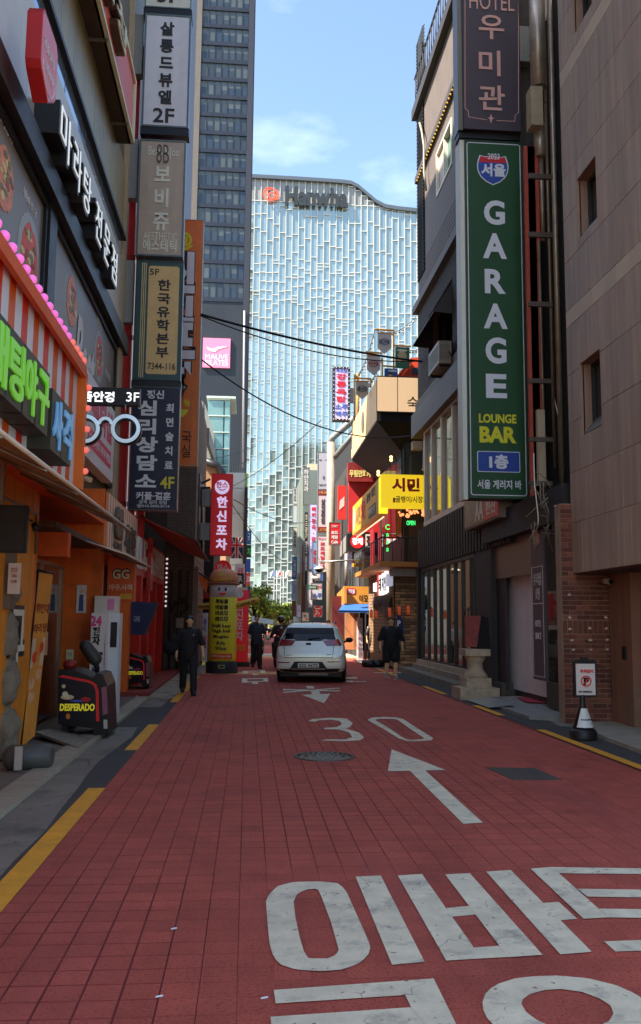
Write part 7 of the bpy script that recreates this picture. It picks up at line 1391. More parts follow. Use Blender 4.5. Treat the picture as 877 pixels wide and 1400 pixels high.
blade('tall lilac soup restaurant blade sign with red letters', (422.5, 689, 434, 779), 52, (196, 190, 226), [(vert('뼈해장국·감자탕'), (425.5, 693, 432.5, 757), RDT, .04, 1.2)], emit=.08)
blade('navy blade sign with small pale letters', (415.5, 700, 422, 768), 56, (30, 44, 84), [(vert('호프광장소주방'), (417, 703, 421, 764), M((190, 186, 150), .5), .02)])
blade('black blade sign with white dots below the navy sign', (416, 735, 421.5, 800), 54, (26, 26, 30), [(vert('당구클럽'), (417.3, 740, 420.6, 780), WHT, .03)])
blade('grey dental clinic blade sign with white letters', (414.5, 639, 424, 690), 60, (110, 122, 122), [(vert('하얀치과'), (415.5, 642, 422.5, 672), WHT, .02)])
blade('upper white blade sign with faint writing before the glass grid', (400, 666, 407, 689), 66, (186, 194, 200), [(vert('중국유학'), (401.5, 668, 405.5, 686), BKT, .0)])
blade('blank pale blue blade sign', (400, 690.5, 407, 716), 66, (176, 188, 204))
blade('white study abroad blade sign with black letters', (400, 721, 407, 758), 66, (196, 194, 190), [(vert('일본유학'), (401.5, 726, 405.5, 749), BKT, .03)])
blade('blue blade sign below the study abroad sign', (399.5, 761, 406.5, 792), 65, (60, 104, 170), [(vert('노래타운'), (401, 764, 405, 788), WHT, .02)])
blade('pale lilac blade sign low in the far right row', (399, 794, 406, 820), 64, (180, 184, 214), [(vert('안과'), (401, 799, 404.5, 812), BLT, .01)])
blade('narrow grey and yellow blade sign in the far right row', (406.5, 784, 413, 826), 60, (130, 124, 92), [(vert('부동산'), (408, 788, 411, 806), BKT, .0)])
blade('brown blade sign at the bottom of the far right row', (399, 821, 405.5, 843), 63, (120, 96, 50), [(vert('호프'), (400.5, 825, 404, 838), RDT, .0)])
blade('white blade sign with a blue figure low in the far right row', (406, 827, 412, 844), 58, (186, 190, 214), [('人', (407.5, 830, 410.5, 836), BLT, .0)])
blade('light blue soju blade sign with curved picture', (427, 740, 434, 785), 50, (120, 160, 216), [(vert('주점'), (428.5, 752, 432.5, 770), RDT, .03)])
blade('blue raw fish restaurant sign with a white letter', (431.5, 783, 442, 794), 46, (50, 90, 180), [('회', (432.5, 784.5, 438, 792), WHT, .04)])
blade('soju sign with red oval and blue letters', (425.5, 797, 441, 820), 44, (186, 190, 206), [('소주', (428, 811, 440, 817.5), BLT, .03), ('오징어', (428, 800, 440, 805), RDT, .02)])
blade('tall white strip sign behind the soju sign', (421.5, 781, 428, 831), 50, (206, 206, 222))
t, f = blade('white sign with a red disc and white Chinese style letter', (428.5, 828, 441.5, 844), 44, (196, 196, 200)); mb = MB(); a, b_ = f.uv(435, 836); disc(f, mb, a, b_, .24, .27, 0, .01, 20); part('red_disc', mb, RDT, t); letter(f, t, '活', (431, 831, 439, 841), WHT, .04, d=.016)
blade('small white sign with black and red marks just above the car roof', (413, 837, 423, 850), 44, (190, 190, 188), [('집', (415, 840, 419, 844), BKT, .02), ('♥', (418, 845, 421, 848), RDT, .0)])
t, f = sign('street_name_sign', 'green street name plate across the far right blade signs', 'street sign', 'front', 40, (420.5, 800, 434.5, 806), .04, M((30, 96, 74), .4, var=.05), texts=[('종로8길', (423, 801.5, 432, 804.5), WHT, .0)])
t = thing('thin_brown_building_edge', 'narrow reddish brown strip wall among the far right blade signs', 'building', PY(416, 850, 60)); part('wall', MB().box((PY(413.5, 800, 60).x, 60, 0), (PY(418, 800, 60).x, 61, PY(415, 745, 60).z)), M((96, 44, 38), .7, var=.2), t)
t = thing('cctv_camera', 'white camera on the utility pole under the lamp arm', 'camera', PY(428, 790, 40)); c = PY(427, 789, 40); part('body', MB().tube([c, c + V((.3, -.1, -.08))], .07, 8), M((190, 190, 190), .4), t)
# --- cables over the street ---
def cab(label, a, b_, sag, r=.02): wire('overhead_cable', label, a, b_, sag, r, 'cable', 'cables over the street')
cab('thick cable from the orange blade sign to the dark bar building', PY(275, 430, 22), PY(590, 496, 27), .15, .035); cab('second strand wound close to the thick cable', PY(275, 432, 22), PY(570, 494, 27), .35, .018)
cab('lower black cable running to the beige rooftop sign', PY(276, 492, 22), PY(560, 596, 28), .7, .02)
cab('thin cable rising right from the white building', PY(318, 665, 57), PY(440, 574, 45), .3, .02); cab('thin cable crossing the glass building from the beige wall', PY(285, 628, 42), PY(350, 610, 60), .1, .02)
cab('thin cable between the red pub sign and the far right blades', PY(320, 683, 30), PY(430, 712, 52), .4, .015); cab('thin low cable behind the Union Jack', PY(318, 690, 30), PY(404, 770, 60), .6, .015); cab('thin cable dropping behind the bar building', PY(576, 430, 27), PY(583, 478, 27), .0, .01)
ALB = NEAR
# ================= CAR =================
CXc, CYc, HD = PY(425, 900, 22.9).x, 22.9, math.radians(-6.5)
car = thing('parked_suv', 'silver crossover car seen from behind in the middle of the street', 'car', (CXc, CYc, 0), rotz=HD)
SIL = M((200, 198, 200), .3, .25, var=.03, coat=.6); TRIM = M((20, 20, 22), .55, var=.1); CGL = M((6, 7, 8), .08, .0, var=0, spec=.3)
def ring(y, w_, zb, zbelt, wt, zt):
    h = [(0, zb), (w_*.7, zb), (w_*.95, zb + .04), (w_, zb + .16), (w_*1.0, (zb+zbelt)/2 + .05), (w_*.985, zbelt - .08), (w_*.95, zbelt), ((w_*.95+wt)/2 + .02, (zbelt+zt)/2), (wt, zt - .07), (wt*.86, zt - .015), (wt*.4, zt), (0, zt + .005)]
    return [V((x, y, z)) for x, z in h] + [V((-x, y, z)) for x, z in h[-2:0:-1]]
RG = [ring(-.0, .78, .36, .62, .74, .74), ring(.03, .86, .30, .70, .80, .80), ring(.10, .90, .26, .92, .80, 1.02), ring(.2, .905, .25, .96, .76, 1.16), ring(.36, .905, .24, .98, .70, 1.38), ring(.46, .905, .24, .98, .67, 1.5), ring(.7, .905, .24, .98, .655, 1.545),
      ring(1.4, .905, .24, .97, .645, 1.56), ring(2.4, .905, .24, .95, .64, 1.53), ring(2.75, .905, .24, .95, .66, 1.42), ring(3.3, .90, .24, .94, .72, 1.08), ring(3.9, .88, .24, .86, .7, .98), ring(4.25, .80, .26, .66, .62, .78), ring(4.36, .68, .32, .56, .55, .66)]
mb = MB(); n = len(RG[0])
for r in RG: mb.v += [tuple(p) for p in r]
for i in range(len(RG) - 1):
    for k in range(n): k2 = (k+1) % n; mb.f.append((i*n+k, i*n+k2, (i+1)*n+k2, (i+1)*n+k)); mb.smooth.append(True)
mb.f.append(tuple(range(n-1, -1, -1))); mb.f.append(tuple((len(RG)-1)*n + k for k in range(n))); mb.smooth += [True, True]
me = mb.mesh('body'); ob_ = bpy.data.objects.new('tmp', me); C.objects.link(ob_); md = ob_.modifiers.new('s', 'SUBSURF'); md.levels = 2; md.render_levels = 2
bpy.context.view_layer.update(); me2 = bpy.data.meshes.new_from_object(ob_.evaluated_get(bpy.context.evaluated_depsgraph_get())); bpy.data.objects.remove(ob_); me = me2; me.name = 'body'
bmx = bmesh.new(); bmx.from_mesh(me); bmesh.ops.recalc_face_normals(bmx, faces=bmx.faces)
for f_ in bmx.faces: f_.smooth = True
bvh = BVHTree.FromBMesh(bmx); bmx.to_mesh(me); bmx.free(); me.materials.append(SIL)
o = bpy.data.objects.new('body', me); C.objects.link(o); o.parent = car; W[o] = V((0, 0, 0))
sx = 52.4
def cp(zx, zy): return ((zx/6.746 + 360 - 425)/sx, (932 - (830 + zy/6.746))/sx)
def decal(name, quad, mat, off=.006, nu=14, nv=6, parent=None, world=False, axis='y'):
    """quad: four car-local (x,z) corners tl,tr,br,bl laid onto the body surface"""
    tl, tr, br, bl = [V((q[0], q[1])) for q in quad]; mb = MB(); g_ = {}
    for j in range(nv+1):
        for i in range(nu+1):
            p = (tl.lerp(tr, i/nu)).lerp(bl.lerp(br, i/nu), j/nv)
            if axis == 'y': h = bvh.ray_cast(V((p.x, -2, p.y)), V((0, 1, 0)))
            else: h = bvh.ray_cast(V((2*axis, p.x, p.y)), V((-axis, 0, 0)))
            if h[0] is None: continue
            g_[i, j] = len(mb.v); mb.v.append(tuple(h[0] + (V((0, -off, 0)) if axis == 'y' else V((axis*off, 0, 0))) + h[1]*0))
    for j in range(nv):
        for i in range(nu):
            k = [(i, j), (i+1, j), (i+1, j+1), (i, j+1)]
            if all(q in g_ for q in k): mb.f.append(tuple(g_[q] for q in k)); mb.smooth.append(True)
    return part(name, mb, mat, parent or car, local=True)
Q4 = lambda *p: [cp(*q) for q in p]
decal('rear_window', Q4((200, 235), (650, 235), (668, 292), (165, 292)), CGL); decal('rear_window_glass', Q4((285, 292), (550, 292), (535, 306), (300, 306)), CGL, .0065)
decal('spoiler_band', Q4((212, 186), (640, 186), (655, 240), (190, 240)), TRIM, .012)
TL_ = M((110, 14, 22), .15, var=.1, coat=1., emit=.03)
decal('tail_light', Q4((165, 292), (300, 300), (262, 350), (112, 357)), TL_, .014); decal('tail_light', Q4((545, 300), (690, 288), (722, 343), (585, 350)), TL_, .014); decal('indicator', Q4((648, 305), (684, 303), (688, 330), (655, 332)), M((200, 70, 30), .2, var=0), .02)
for a in (Q4((190, 357), (195, 357), (207, 458), (201, 458)), Q4((646, 350), (651, 350), (640, 454), (635, 454)), Q4((201, 455), (640, 452), (640, 458), (203, 461))): decal('panel_gap', a, TRIM, .003, 10, 3)
decal('plate_recess', Q4((290, 493), (545, 493), (592, 560), (243, 570)), TRIM, .008); decal('lower_bumper', Q4((108, 562), (738, 552), (730, 640), (115, 640)), TRIM, .012)
decal('silver_skid', Q4((265, 556), (575, 552), (572, 562), (268, 566)), M((150, 150, 154), .3, .6), .02, 12, 2)
decal('reflector', Q4((135, 496), (250, 498), (248, 506), (138, 506)), TL_, .012, 8, 2); decal('reflector', Q4((590, 489), (704, 485), (702, 495), (594, 498)), TL_, .012, 8, 2)
pl = decal('number_plate', Q4((322, 507), (515, 505), (515, 544), (322, 547)), M((200, 204, 200), .4, var=.03), .02, 6, 3)
decal('emblem', Q4((393, 322), (440, 322), (440, 342), (393, 342)), M((26, 26, 30), .2, .5), .012, 8, 5); decal('high_stop_lamp', Q4((395, 190), (450, 190), (450, 195), (395, 195)), TL_, .02, 6, 2)
decal('badge', Q4((218, 432), (262, 432), (262, 437), (218, 437)), M((90, 90, 96), .3, .6), .012, 5, 2); decal('badge', Q4((585, 425), (622, 424), (622, 430), (585, 431)), M((90, 90, 96), .3, .6), .012, 5, 2)
class CarF(Face):
    def __init__(s): pass
    def at(s, a, b_, d=0.): return V((a, -.026 - d, b_))
h = bvh.ray_cast(V((0, -2, .45)), V((0, 1, 0)))[0]; yp = h.y - .022
class CarF2(Face):
    def __init__(s): pass
    def at(s, a, b_, d=0.): return V((a, yp - d, b_))
(px0, pz1), (px1, pz0) = cp(332, 512), cp(505, 540); mb = MB(); put_text(mb, CarF2(), '222 0672', px0, pz0, px1, pz1, .002, .003, .03, 1, 1); part('plate_lettering', mb, BLACK, pl, local=True)
(wx, wz) = cp(415, 290); (wx2, wz2) = cp(520, 276)
h1, h2 = bvh.ray_cast(V((wx, -2, wz)), V((0, 1, 0)))[0], bvh.ray_cast(V((wx2, -2, wz2)), V((0, 1, 0)))[0]
part('wiper', MB().tube([h1 + V((0, -.03, 0)), h2 + V((0, -.02, 0))], [.018, .008], 6), TRIM, car, local=True)
for sx_ in (-1, 1):
    for j, (y0, y1) in enumerate(((.6, 1.25), (1.32, 2.15), (2.22, 2.85))): decal('side_window', [(y0, 1.42), (y1, 1.42 if j < 2 else 1.3), (y1 + (.12 if j == 2 else 0), 1.02), (y0 - .0, 1.02)] , CGL, .006, 8, 5, axis=sx_)
    decal('wheel_arch', [(.35, .68), (1.15, .68), (1.25, .25), (.25, .25)], TRIM, .004, 8, 5, axis=sx_); decal('wheel_arch', [(3.0, .68), (3.8, .68), (3.9, .25), (2.9, .25)], TRIM, .004, 8, 5, axis=sx_)
    part('roof_rail', MB().tube([V((sx_*.6, .62, 1.53)), V((sx_*.6, .75, 1.59)), V((sx_*.6, 2.1, 1.58)), V((sx_*.6, 2.3, 1.52))], .02, 6), M((150, 150, 154), .3, .7), car, local=True)
    m_ = part('door_mirror', MB().ball((sx_*1.0, 2.75, 1.06), (.11, .07, .075), 12, 8), TRIM, car, local=True); part('mirror_arm', MB().tube([(sx_*.86, 2.78, 1.0), (sx_*.96, 2.76, 1.04)], .03, 6), TRIM, m_, local=True)
    for yw in (.75, 3.4):
        x = sx_*.80
        wm = part('wheel', MB().lathe((x - .11, yw, .33), [(.24, 0), (.315, .01), (.33, .05), (.33, .17), (.315, .21), (.24, .22)], 28, 'x'), M((16, 16, 17), .8, var=.1), car, local=True)
        xo = x + sx_*.115
        mb = MB().lathe((xo, yw, .33), [(.21, 0), (.23, sx_*.008), (.235, sx_*.0)], 24, 'x', caps=False)
        for k in range(5): an = k*2*math.pi/5; mb.box((xo - .004, yw - .025, .33 - .025), (xo + .004, yw + .025, .33 + .025)); mb.quad(*[V((xo + sx_*.006, yw + r_*math.cos(an + da), .33 + r_*math.sin(an + da))) for r_, da in ((.04, -.6), (.21, -.16), (.21, .16), (.04, .6))][::int(sx_)])
        part('rim', mb, M((160, 160, 164), .3, .8), wm, local=True)
part('underbody', MB().box((-.8, .2, .16), (.8, 4.1, .3)), TRIM, car, local=True); part('exhaust_shield', MB().box((-.3, .1, .2), (.45, .3, .26)), M((90, 90, 90), .4, .5), car, local=True)
part('roof_fin', MB().prism([V((-.01, .75, 1.545)), V((-.01, .95, 1.55)), V((-.01, .78, 1.61))], (.02, 0, 0)), TRIM, car, local=True)

# ================= PEOPLE =================
def blob(prims, voxel, smooth=2):
    """union of tapered capsules / balls -> one continuous surface"""
    mb = MB()
    for p in prims:
        if p[0] == 'c': mb.capsule(p[1], p[2], p[3], p[4], 12)
        elif p[0] == 'b': mb.ball(p[1], p[2], 14, 10)
    me = mb.mesh('blob'); o = bpy.data.objects.new('blob', me); C.objects.link(o)
    r = o.modifiers.new('r', 'REMESH'); r.mode = 'VOXEL'; r.voxel_size = voxel; r.use_smooth_shade = True
    s = o.modifiers.new('s', 'SMOOTH'); s.factor = .5; s.iterations = smooth
    bpy.context.view_layer.update(); m2 = bpy.data.meshes.new_from_object(o.evaluated_get(bpy.context.evaluated_depsgraph_get()))
    bpy.data.objects.remove(o); bpy.data.meshes.remove(me); m2.polygons.foreach_set('use_smooth', [True]*len(m2.polygons)); return m2
def blob_part(name, prims, voxel, mat, parent, label=None, smooth=2):
    me = blob(prims, voxel, smooth); me.name = name; me.materials.append(mat); o = bpy.data.objects.new(name, me); C.objects.link(o); o.parent = parent; W[o] = V((0, 0, 0)); return props(o, label)
def hand(wrist, d, side, curl=.35, s=1.):
    """palm, four bent fingers of different length and a thumb leaving the side of the palm; d = direction the hand points"""
    d = V(d).normalized(); fwd = V((0, -1, 0)); fwd = (fwd - d*fwd.dot(d)).normalized(); inn = V((-side, 0, 0)); P = []; w = V(wrist)
    P += [('c', w, w + d*.05*s, .024*s, .03*s), ('c', w + fwd*.018*s + d*.03*s, w + fwd*.024*s + d*.085*s, .017*s, .015*s), ('c', w - fwd*.018*s + d*.03*s, w - fwd*.022*s + d*.082*s, .017*s, .014*s)]
    for k, L in enumerate((.068, .078, .072, .055)):
        b = w + d*.085*s + fwd*(.03 - .02*k)*s; m = b + (d*math.cos(curl*.5) + inn*math.sin(curl*.5))*L*.5*s; e = m + (d*math.cos(curl*1.8) + inn*math.sin(curl*1.8))*L*.5*s
        P += [('c', b, m, .0092*s, .0085*s), ('c', m, e, .0085*s, .0072*s)]
    b = w + d*.03*s + fwd*.03*s; m = b + (d*.7 + fwd*.6 + inn*.3).normalized()*.035*s; P += [('c', b, m, .012*s, .010*s), ('c', m, m + (d*.9 + fwd*.2 + inn*.3).normalized()*.03*s, .010*s, .008*s)]
    return P
SKIN = M((214, 156, 124), .55, var=.06, scale=20); HAIR = M((22, 18, 17), .55, var=.15, scale=30)
def person(label, loc, h, rotz, wide=1., sleeve=.5, shorts=False, stride=.0, arms=((-.30, .0), (.30, .0)), shirt=(26, 26, 29), trousers=(24, 24, 28), shoes=(24, 24, 26), group='pedestrians in the street', head_turn=0., hold=None):
    s = h/1.75; t = thing('person', label, 'person', loc, group, rotz); w = wide
    S = lambda x, y, z: V((x*s, y*s, z*s))
    hipx = .095*w; hips = {-1: S(-hipx, 0, .90), 1: S(hipx, 0, .90)}; leg = {}
    for sd in (-1, 1):
        st = stride*sd; ank = S(sd*.085*w + .02*sd, -.26*st, .09 + (.05 if st < 0 else 0)); kn = S(sd*.10*w, -.15*st - .03, .49 + (.01 if st > 0 else 0)); leg[sd] = (hips[sd], kn, ank)
    sh = {sd: S(sd*.19*w, .0, 1.41) for sd in (-1, 1)}; arm = {}
    for sd, (ax, ay) in zip((-1, 1), arms):
        el = S(sd*.24*w + (ax*.25 if sd < 0 else ax*.25)*.6, ay*.5 + .02, 1.13); wr = S(sd*.25*w + ax*.35*.5, ay - .06, .89); arm[sd] = (sh[sd], el, wr)
    P = []
    for sd in (-1, 1):
        hp, kn, an = leg[sd]; P += [('c', hp, kn, .085*s*w, .056*s), ('c', kn, kn.lerp(an, .35), .054*s, .058*s*w), ('c', kn.lerp(an, .35), an, .058*s*w, .036*s), ('c', an, an + S(.01*sd, -.12, -.045), .034*s, .026*s)]
        a0, el, wr = arm[sd]; P += [('c', a0, el, .052*s*w, .042*s), ('c', el, wr, .041*s, .026*s)] + hand(wr, (wr - el), sd, .45, s)
    P += [('c', S(-.06*w, 0, .95), S(.06*w, 0, .95), .11*s*w, .11*s*w), ('c', S(0, .01, 1.0), S(0, .015, 1.28), .105*s*w, .12*s*w), ('c', S(-.11*w, 0, 1.36), S(.11*w, 0, 1.36), .085*s, .085*s), ('c', S(0, .01, 1.42), S(0, -.005, 1.55), .055*s, .052*s)]
    hc = S(0, -.01, 1.635); ft = V((math.sin(head_turn), -math.cos(head_turn), 0)); rt_ = V((math.cos(head_turn), math.sin(head_turn), 0))
    P += [('b', hc + V((0, 0, .015*s)), (.077*s, .09*s, .1*s)), ('b', hc + ft*.03*s - V((0, 0, .055*s)), (.052*s, .055*s, .055*s)), ('c', hc + ft*.083*s + V((0, 0, .01*s)), hc + ft*.098*s - V((0, 0, .018*s)), .008*s, .013*s)]
    for sd in (-1, 1): P.append(('c', hc + rt_*sd*.077*s + V((0, 0, .012*s)), hc + rt_*sd*.08*s - V((0, 0, .022*s)), .012*s, .009*s))
    body = blob_part('body', P, .0085*s, SKIN, t)
    fm = M((40, 26, 24), .4, var=0)
    for sd in (-1, 1):
        e = hc + ft*.078*s + rt_*sd*.03*s + V((0, 0, .012*s)); part('eye', MB().ball(e, (.011*s, .008*s, .007*s), 8, 6), fm, body, local=True); part('eyebrow', MB().tube([e + rt_*.016*s + V((0, 0, .017*s)) + ft*.004, e - rt_*.016*s + V((0, 0, .017*s)) + ft*.004], .004*s, 5), HAIR, body, local=True)
    mth = hc + ft*.083*s - V((0, 0, .05*s)); part('mouth', MB().tube([mth - rt_*.022*s, mth + ft*.004*s, mth + rt_*.022*s], .005*s, 5), M((140, 70, 66), .5, var=0), body, local=True)
    hb = -ft
    blob_part('hair', [('b', hc + hb*.018*s + V((0, 0, .045*s)), (.086*s, .094*s, .086*s)), ('b', hc + hb*.04*s - V((0, 0, .0)), (.082*s, .07*s, .09*s)), ('c', hc + ft*.045*s + V((0, 0, .075*s)) - rt_*.045*s, hc + ft*.05*s + V((0, 0, .068*s)) + rt_*.045*s, .034*s, .034*s), ('c', hc + rt_*.07*s + V((0, 0, .06*s)), hc + rt_*.078*s + V((0, 0, .02*s)), .02*s, .012*s), ('c', hc - rt_*.07*s + V((0, 0, .06*s)), hc - rt_*.078*s + V((0, 0, .02*s)), .02*s, .012*s)], .01*s, HAIR, t, smooth=1)
    # clothing
    SM = M(shirt, .8, var=.18, scale=9, bump=.3, bscale=25); TM = M(trousers, .8, var=.18, scale=9, bump=.3, bscale=25); P = []
    for sd in (-1, 1): a0, el, wr = arm[sd]; e2 = a0.lerp(el, sleeve*2) if sleeve <= .5 else el.lerp(wr, (sleeve-.5)*2); P += [('c', a0 + S(-.01*sd, 0, .0), e2 + S(.008*sd, 0, 0), 0.062*s*w, .068*s*w)]
    P += [('c', S(-.12*w, 0, 1.37), S(.12*w, 0, 1.37), .09*s, .09*s), ('b', S(0, .01, 1.22), (.2*s*w, .155*s*w, .27*s)), ('b', S(0, .005, 1.04), (.19*s*w, .155*s*w, .26*s)), ('c', S(0, .0, 1.0), S(0, .0, .88), .16*s*w, .15*s*w), ('c', S(0, .005, 1.42), S(0, 0, 1.475), .075*s, .066*s)]
    blob_part('shirt', P, .012*s, SM, t, smooth=12)
    P = [('c', S(-.07*w, 0, .93), S(.07*w, 0, .93), .125*s*w, .125*s*w)]
    for sd in (-1, 1):
        hp, kn, an = leg[sd]
        if shorts: P += [('c', hp, hp.lerp(kn, .78), .115*s*w, .108*s*w)]
        else: P += [('c', hp, kn, .105*s*w, .085*s), ('c', kn, an + S(0, .01, .02), .084*s, .078*s)]
    blob_part('shorts' if shorts else 'trousers', P, .013*s, TM, t, smooth=6)
    for sd in (-1, 1):
        an = leg[sd][2]; lo = V((an.x, an.y, max(an.z - .09*s, 0)))
        blob_part('shoe', [('c', lo + S(0, .03, .045), lo + S(.015*sd, -.165, .04), .052*s, .046*s), ('c', lo + S(0, .02, .07), lo + S(0, .0, .1), .052*s, .05*s), ('c', lo + S(0, 0, .09), lo + S(.012*sd, -.15, .05), .048*s, .044*s)], .009*s, M(shoes, .6, var=.1), t)
        part('shoe_sole', MB().box(lo + S(-.045 + .0*sd, -.185, 0), lo + S(.045, .075, .022)), M((190, 190, 190) if shorts else (30, 30, 30), .7), t, local=True)
        if shorts: part('sock', MB().lathe(lo + S(0, 0, .08), [(.042*s, 0), (.044*s, .07*s)], 12), M((200, 198, 196), .8), t, local=True)
    return t, arm, s
c1 = G(257, 950); t, arm, s = person('young man in loose black clothes carrying a black bag, walking at the left kerb', (c1.x, c1.y, .0), 1.68, .12, 1.06, .5, False, .8, ((-.05, .05), (.25, -.05)), head_turn=.15)
blob_part('sling_bag', [('b', V((-.36, .08, 1.0)), (.2, .13, .17)), ('b', V((-.3, .06, 1.15)), (.14, .11, .14))], .015, M((14, 14, 15), .85, var=.15), t)
wr = arm[1][2]; part('card_holder', MB().box(wr + V((-.02, -.05, -.22)), wr + V((.05, -.04, -.13))), M((206, 200, 90), .5), t, local=True); part('chest_print', MB().prism([V((.06, -.165, 1.28)), V((.1, -.162, 1.3)), V((.08, -.166, 1.24))], (0, .004, 0)), M((120, 120, 120), .6), t, local=True)
c2 = G(350.5, 914); t, arm, s = person('man in dark navy T-shirt walking toward the camera beside the scooter', (c2.x, c2.y, 0), 1.78, .1, 1.0, .42, False, .4, ((-.1, .0), (.1, .0)), shirt=(34, 40, 58), head_turn=.1)
c3 = G(535, 929); t, arm, s = person('heavy set man in black T-shirt and shorts walking on the right', (c3.x, c3.y, 0), 1.72, -.05, 1.2, .5, True, .22, ((-.12, .0), (.12, .0)), shirt=(20, 20, 21), trousers=(18, 18, 19), shoes=(120, 118, 120), head_turn=-.1)
wr = arm[-1][2]; part('phone', MB().box(wr + V((-.03, -.05, -.15)), wr + V((.02, -.035, -.02))), BLACK, t, local=True)
c4 = PY(449, 900, 33); t, arm, s = person('woman in a white top half hidden behind the silver car', (c4.x, 33, 0), 1.62, 0., .95, .5, False, .2, shirt=(206, 204, 210), group=None)
c5 = PY(509, 900, 35.2); t, arm, s = person('person in dark clothes standing behind the price board at the pub corner', (c5.x, 35.2, 0), 1.68, .4, .95, .5, False, .1, shirt=(60, 56, 66), group=None)

# ================= SCOOTERS =================
def scooter(label, loc, rotz, canopy=False, body=(26, 26, 28)):
    """front of the scooter faces -Y"""
    t = thing('scooter', label, 'scooter', loc, 'delivery scooters', rotz); BM = M(body, .3, var=.05, coat=.5); MT = M((90, 90, 92), .35, .8)
    for y in (-.62, .62): wm = part('wheel', MB().lathe((-.06, y, .27), [(.2, 0), (.26, .01), (.27, .03), (.27, .09), (.26, .11), (.2, .12)], 24, 'x'), M((18, 18, 18), .85), t, local=True); part('rim', MB().lathe((-.05, y, .27), [(.0, 0), (.17, .0), (.17, .1), (0, .1)], 16, 'x'), MT, wm, local=True)
    part('front_fender', MB().tube([V((0, -.86, .4)), V((0, -.72, .56)), V((0, -.5, .56)), V((0, -.4, .44))], [.05, .09, .09, .05], 10), BM, t, local=True)
    part('fork', MB().tube([V((-.08, -.62, .27)), V((-.08, -.46, .75))], .025, 8).tube([V((.08, -.62, .27)), V((.08, -.46, .75))], .025, 8), MT, t, local=True)
    blob_part('front_shield', [('c', V((0, -.5, .62)), V((0, -.4, 1.0)), .17, .14), ('b', V((0, -.52, .75)), (.2, .12, .2)), ('c', V((-.13, -.42, .4)), V((-.15, -.42, .8)), .07, .08), ('c', V((.13, -.42, .4)), V((.15, -.42, .8)), .07, .08)], .02, BM, t)
    part('headlight', MB().ball((0, -.63, .8), (.1, .06, .07), 12, 8), M((210, 214, 220), .1, var=0, coat=1.), t, local=True)
    blob_part('body', [('c', V((0, .1, .5)), V((0, .65, .66)), .16, .17), ('c', V((0, -.3, .32)), V((0, .2, .34)), .13, .15)], .02, BM, t)
    part('seat', MB().tube([V((0, .0, .78)), V((0, .3, .8)), V((0, .6, .84))], [.12, .15, .12], 12), M((20, 20, 20), .7), t, local=True)
    part('handlebar', MB().tube([V((-.36, -.3, 1.02)), V((-.15, -.38, 1.04)), V((.15, -.38, 1.04)), V((.36, -.3, 1.02))], .018, 8), BLACK, t, local=True)
    for sd in (-1, 1):
        part('hand_cover', MB().ball((sd*.36, -.36, 1.0), (.09, .1, .085), 12, 8), M((196, 190, 172), .6), t, local=True)
        part('mirror', MB().ball((sd*.33, -.32, 1.26), (.07, .02, .045), 10, 6).tube([V((sd*.22, -.36, 1.04)), V((sd*.33, -.32, 1.24))], .008, 5), BLACK, t, local=True)
    part('top_box', MB().box((-.22, .55, .9), (.22, 1.0, 1.3)), M((30, 34, 44), .4), t, local=True)
    if canopy:
        part('canopy_sheet', MB().prism([V((-.25, -.4, 1.55)), V((.55, -.35, 1.45)), V((.7, .5, 1.62)), V((-.2, .5, 1.78))], (0, 0, -.02)), M((96, 98, 100), .3, var=.2), t, local=True); part('canopy_side', MB().prism([V((.55, -.35, 1.45)), V((.7, .5, 1.62)), V((.8, .4, 1.35)), V((.62, -.3, 1.3))], (0, 0, -.02)), M((60, 62, 64), .3), t, local=True)
        part('canopy_post', MB().tube([V((0, -.35, 1.05)), V((.1, -.35, 1.5))], .015, 6).tube([V((.1, .55, 1.0)), V((.2, .5, 1.66))], .015, 6), MT, t, local=True)
    return t
cs = G(352, 911); scooter('black delivery scooter with cream hand covers and grey rain canopy behind the man in navy', (cs.x, cs.y + 2.0, 0), .12, True)
cr = PY(388, 905, 30.0); scooter('black scooter carrying a rider, just left of the silver car', (cr.x - .1, 30, 0), .2 + math.pi)
t = thing('person', 'helmeted rider in dark jacket sitting on a scooter left of the silver car', 'person', (cr.x - .1, 30, 0), None, .2)
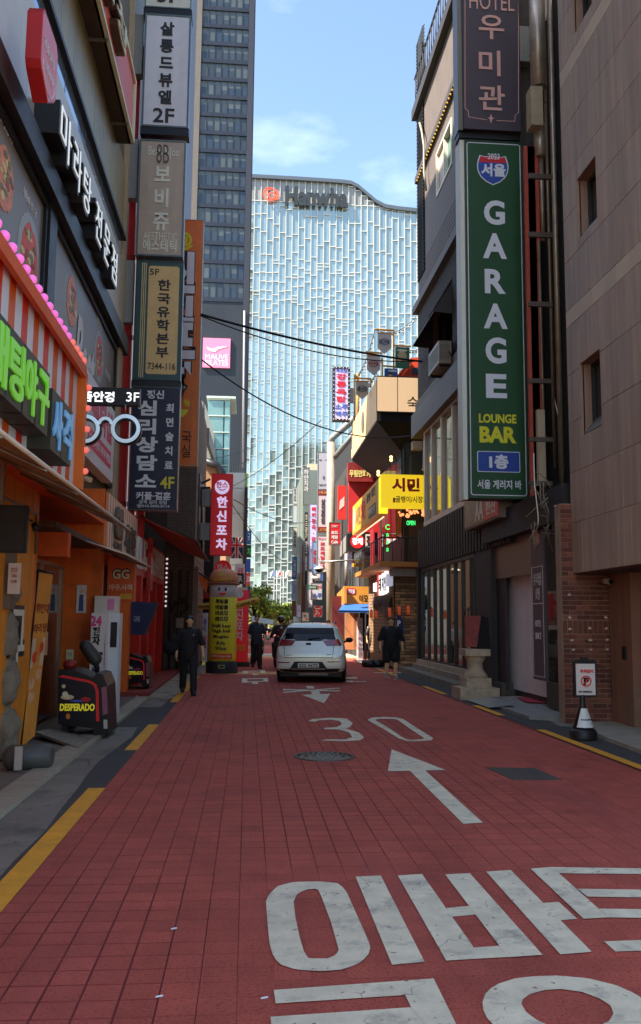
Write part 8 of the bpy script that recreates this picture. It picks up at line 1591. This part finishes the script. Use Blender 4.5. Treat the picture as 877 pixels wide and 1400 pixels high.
blob_part('body', [('c', V((-.08, .1, .86)), V((-.14, -.25, .8)), .09, .07), ('c', V((.08, .1, .86)), V((.14, -.25, .8)), .09, .07), ('c', V((-.14, -.25, .8)), V((-.15, -.2, .35)), .06, .045), ('c', V((.14, -.25, .8)), V((.15, -.2, .35)), .06, .045), ('c', V((0, .1, .95)), V((0, .05, 1.3)), .14, .15), ('c', V((-.14, .03, 1.36)), V((.14, .03, 1.36)), .08, .08), ('c', V((0, .03, 1.4)), V((0, .0, 1.52)), .05, .05), ('b', V((0, 0, 1.6)), (.08, .09, .11)),
    ('c', V((-.19, .03, 1.36)), V((-.3, .05, 1.12)), .05, .045), ('c', V((-.3, .05, 1.12)), V((-.3, .28, 1.05)), .042, .03), ('c', V((.19, .03, 1.36)), V((.3, .05, 1.12)), .05, .045), ('c', V((.3, .05, 1.12)), V((.3, .28, 1.05)), .042, .03)] + hand(V((-.3, .28, 1.05)), (0, 1, 0), -1, .9) + hand(V((.3, .28, 1.05)), (0, 1, 0), 1, .9), .01, SKIN, t)
blob_part('jacket', [('c', V((-.05, .1, .95)), V((.05, .1, .95)), .17, .17), ('c', V((-.05, .06, 1.25)), V((.05, .06, 1.25)), .175, .175), ('c', V((-.16, .03, 1.36)), V((.16, .03, 1.36)), .1, .1), ('c', V((-.19, .03, 1.36)), V((-.3, .05, 1.12)), .07, .065), ('c', V((.19, .03, 1.36)), V((.3, .05, 1.12)), .07, .065), ('c', V((-.3, .05, 1.12)), V((-.3, .22, 1.06)), .062, .05), ('c', V((.3, .05, 1.12)), V((.3, .22, 1.06)), .062, .05)], .015, M((30, 32, 38), .8, var=.1), t)
blob_part('trousers', [('c', V((-.08, .1, .86)), V((-.14, -.25, .8)), .105, .085), ('c', V((.08, .1, .86)), V((.14, -.25, .8)), .105, .085), ('c', V((-.14, -.25, .8)), V((-.15, -.2, .4)), .075, .06), ('c', V((.14, -.25, .8)), V((.15, -.2, .4)), .075, .06)], .015, M((26, 26, 30), .8), t)
hm = blob_part('helmet', [('b', V((0, 0, 1.64)), (.13, .145, .13))], .012, M((16, 16, 18), .2, var=0, coat=1.), t); part('visor', MB().ball((0, .02, 1.6), (.115, .14, .07), 14, 8), M((60, 66, 70), .1, .5), hm, local=True)
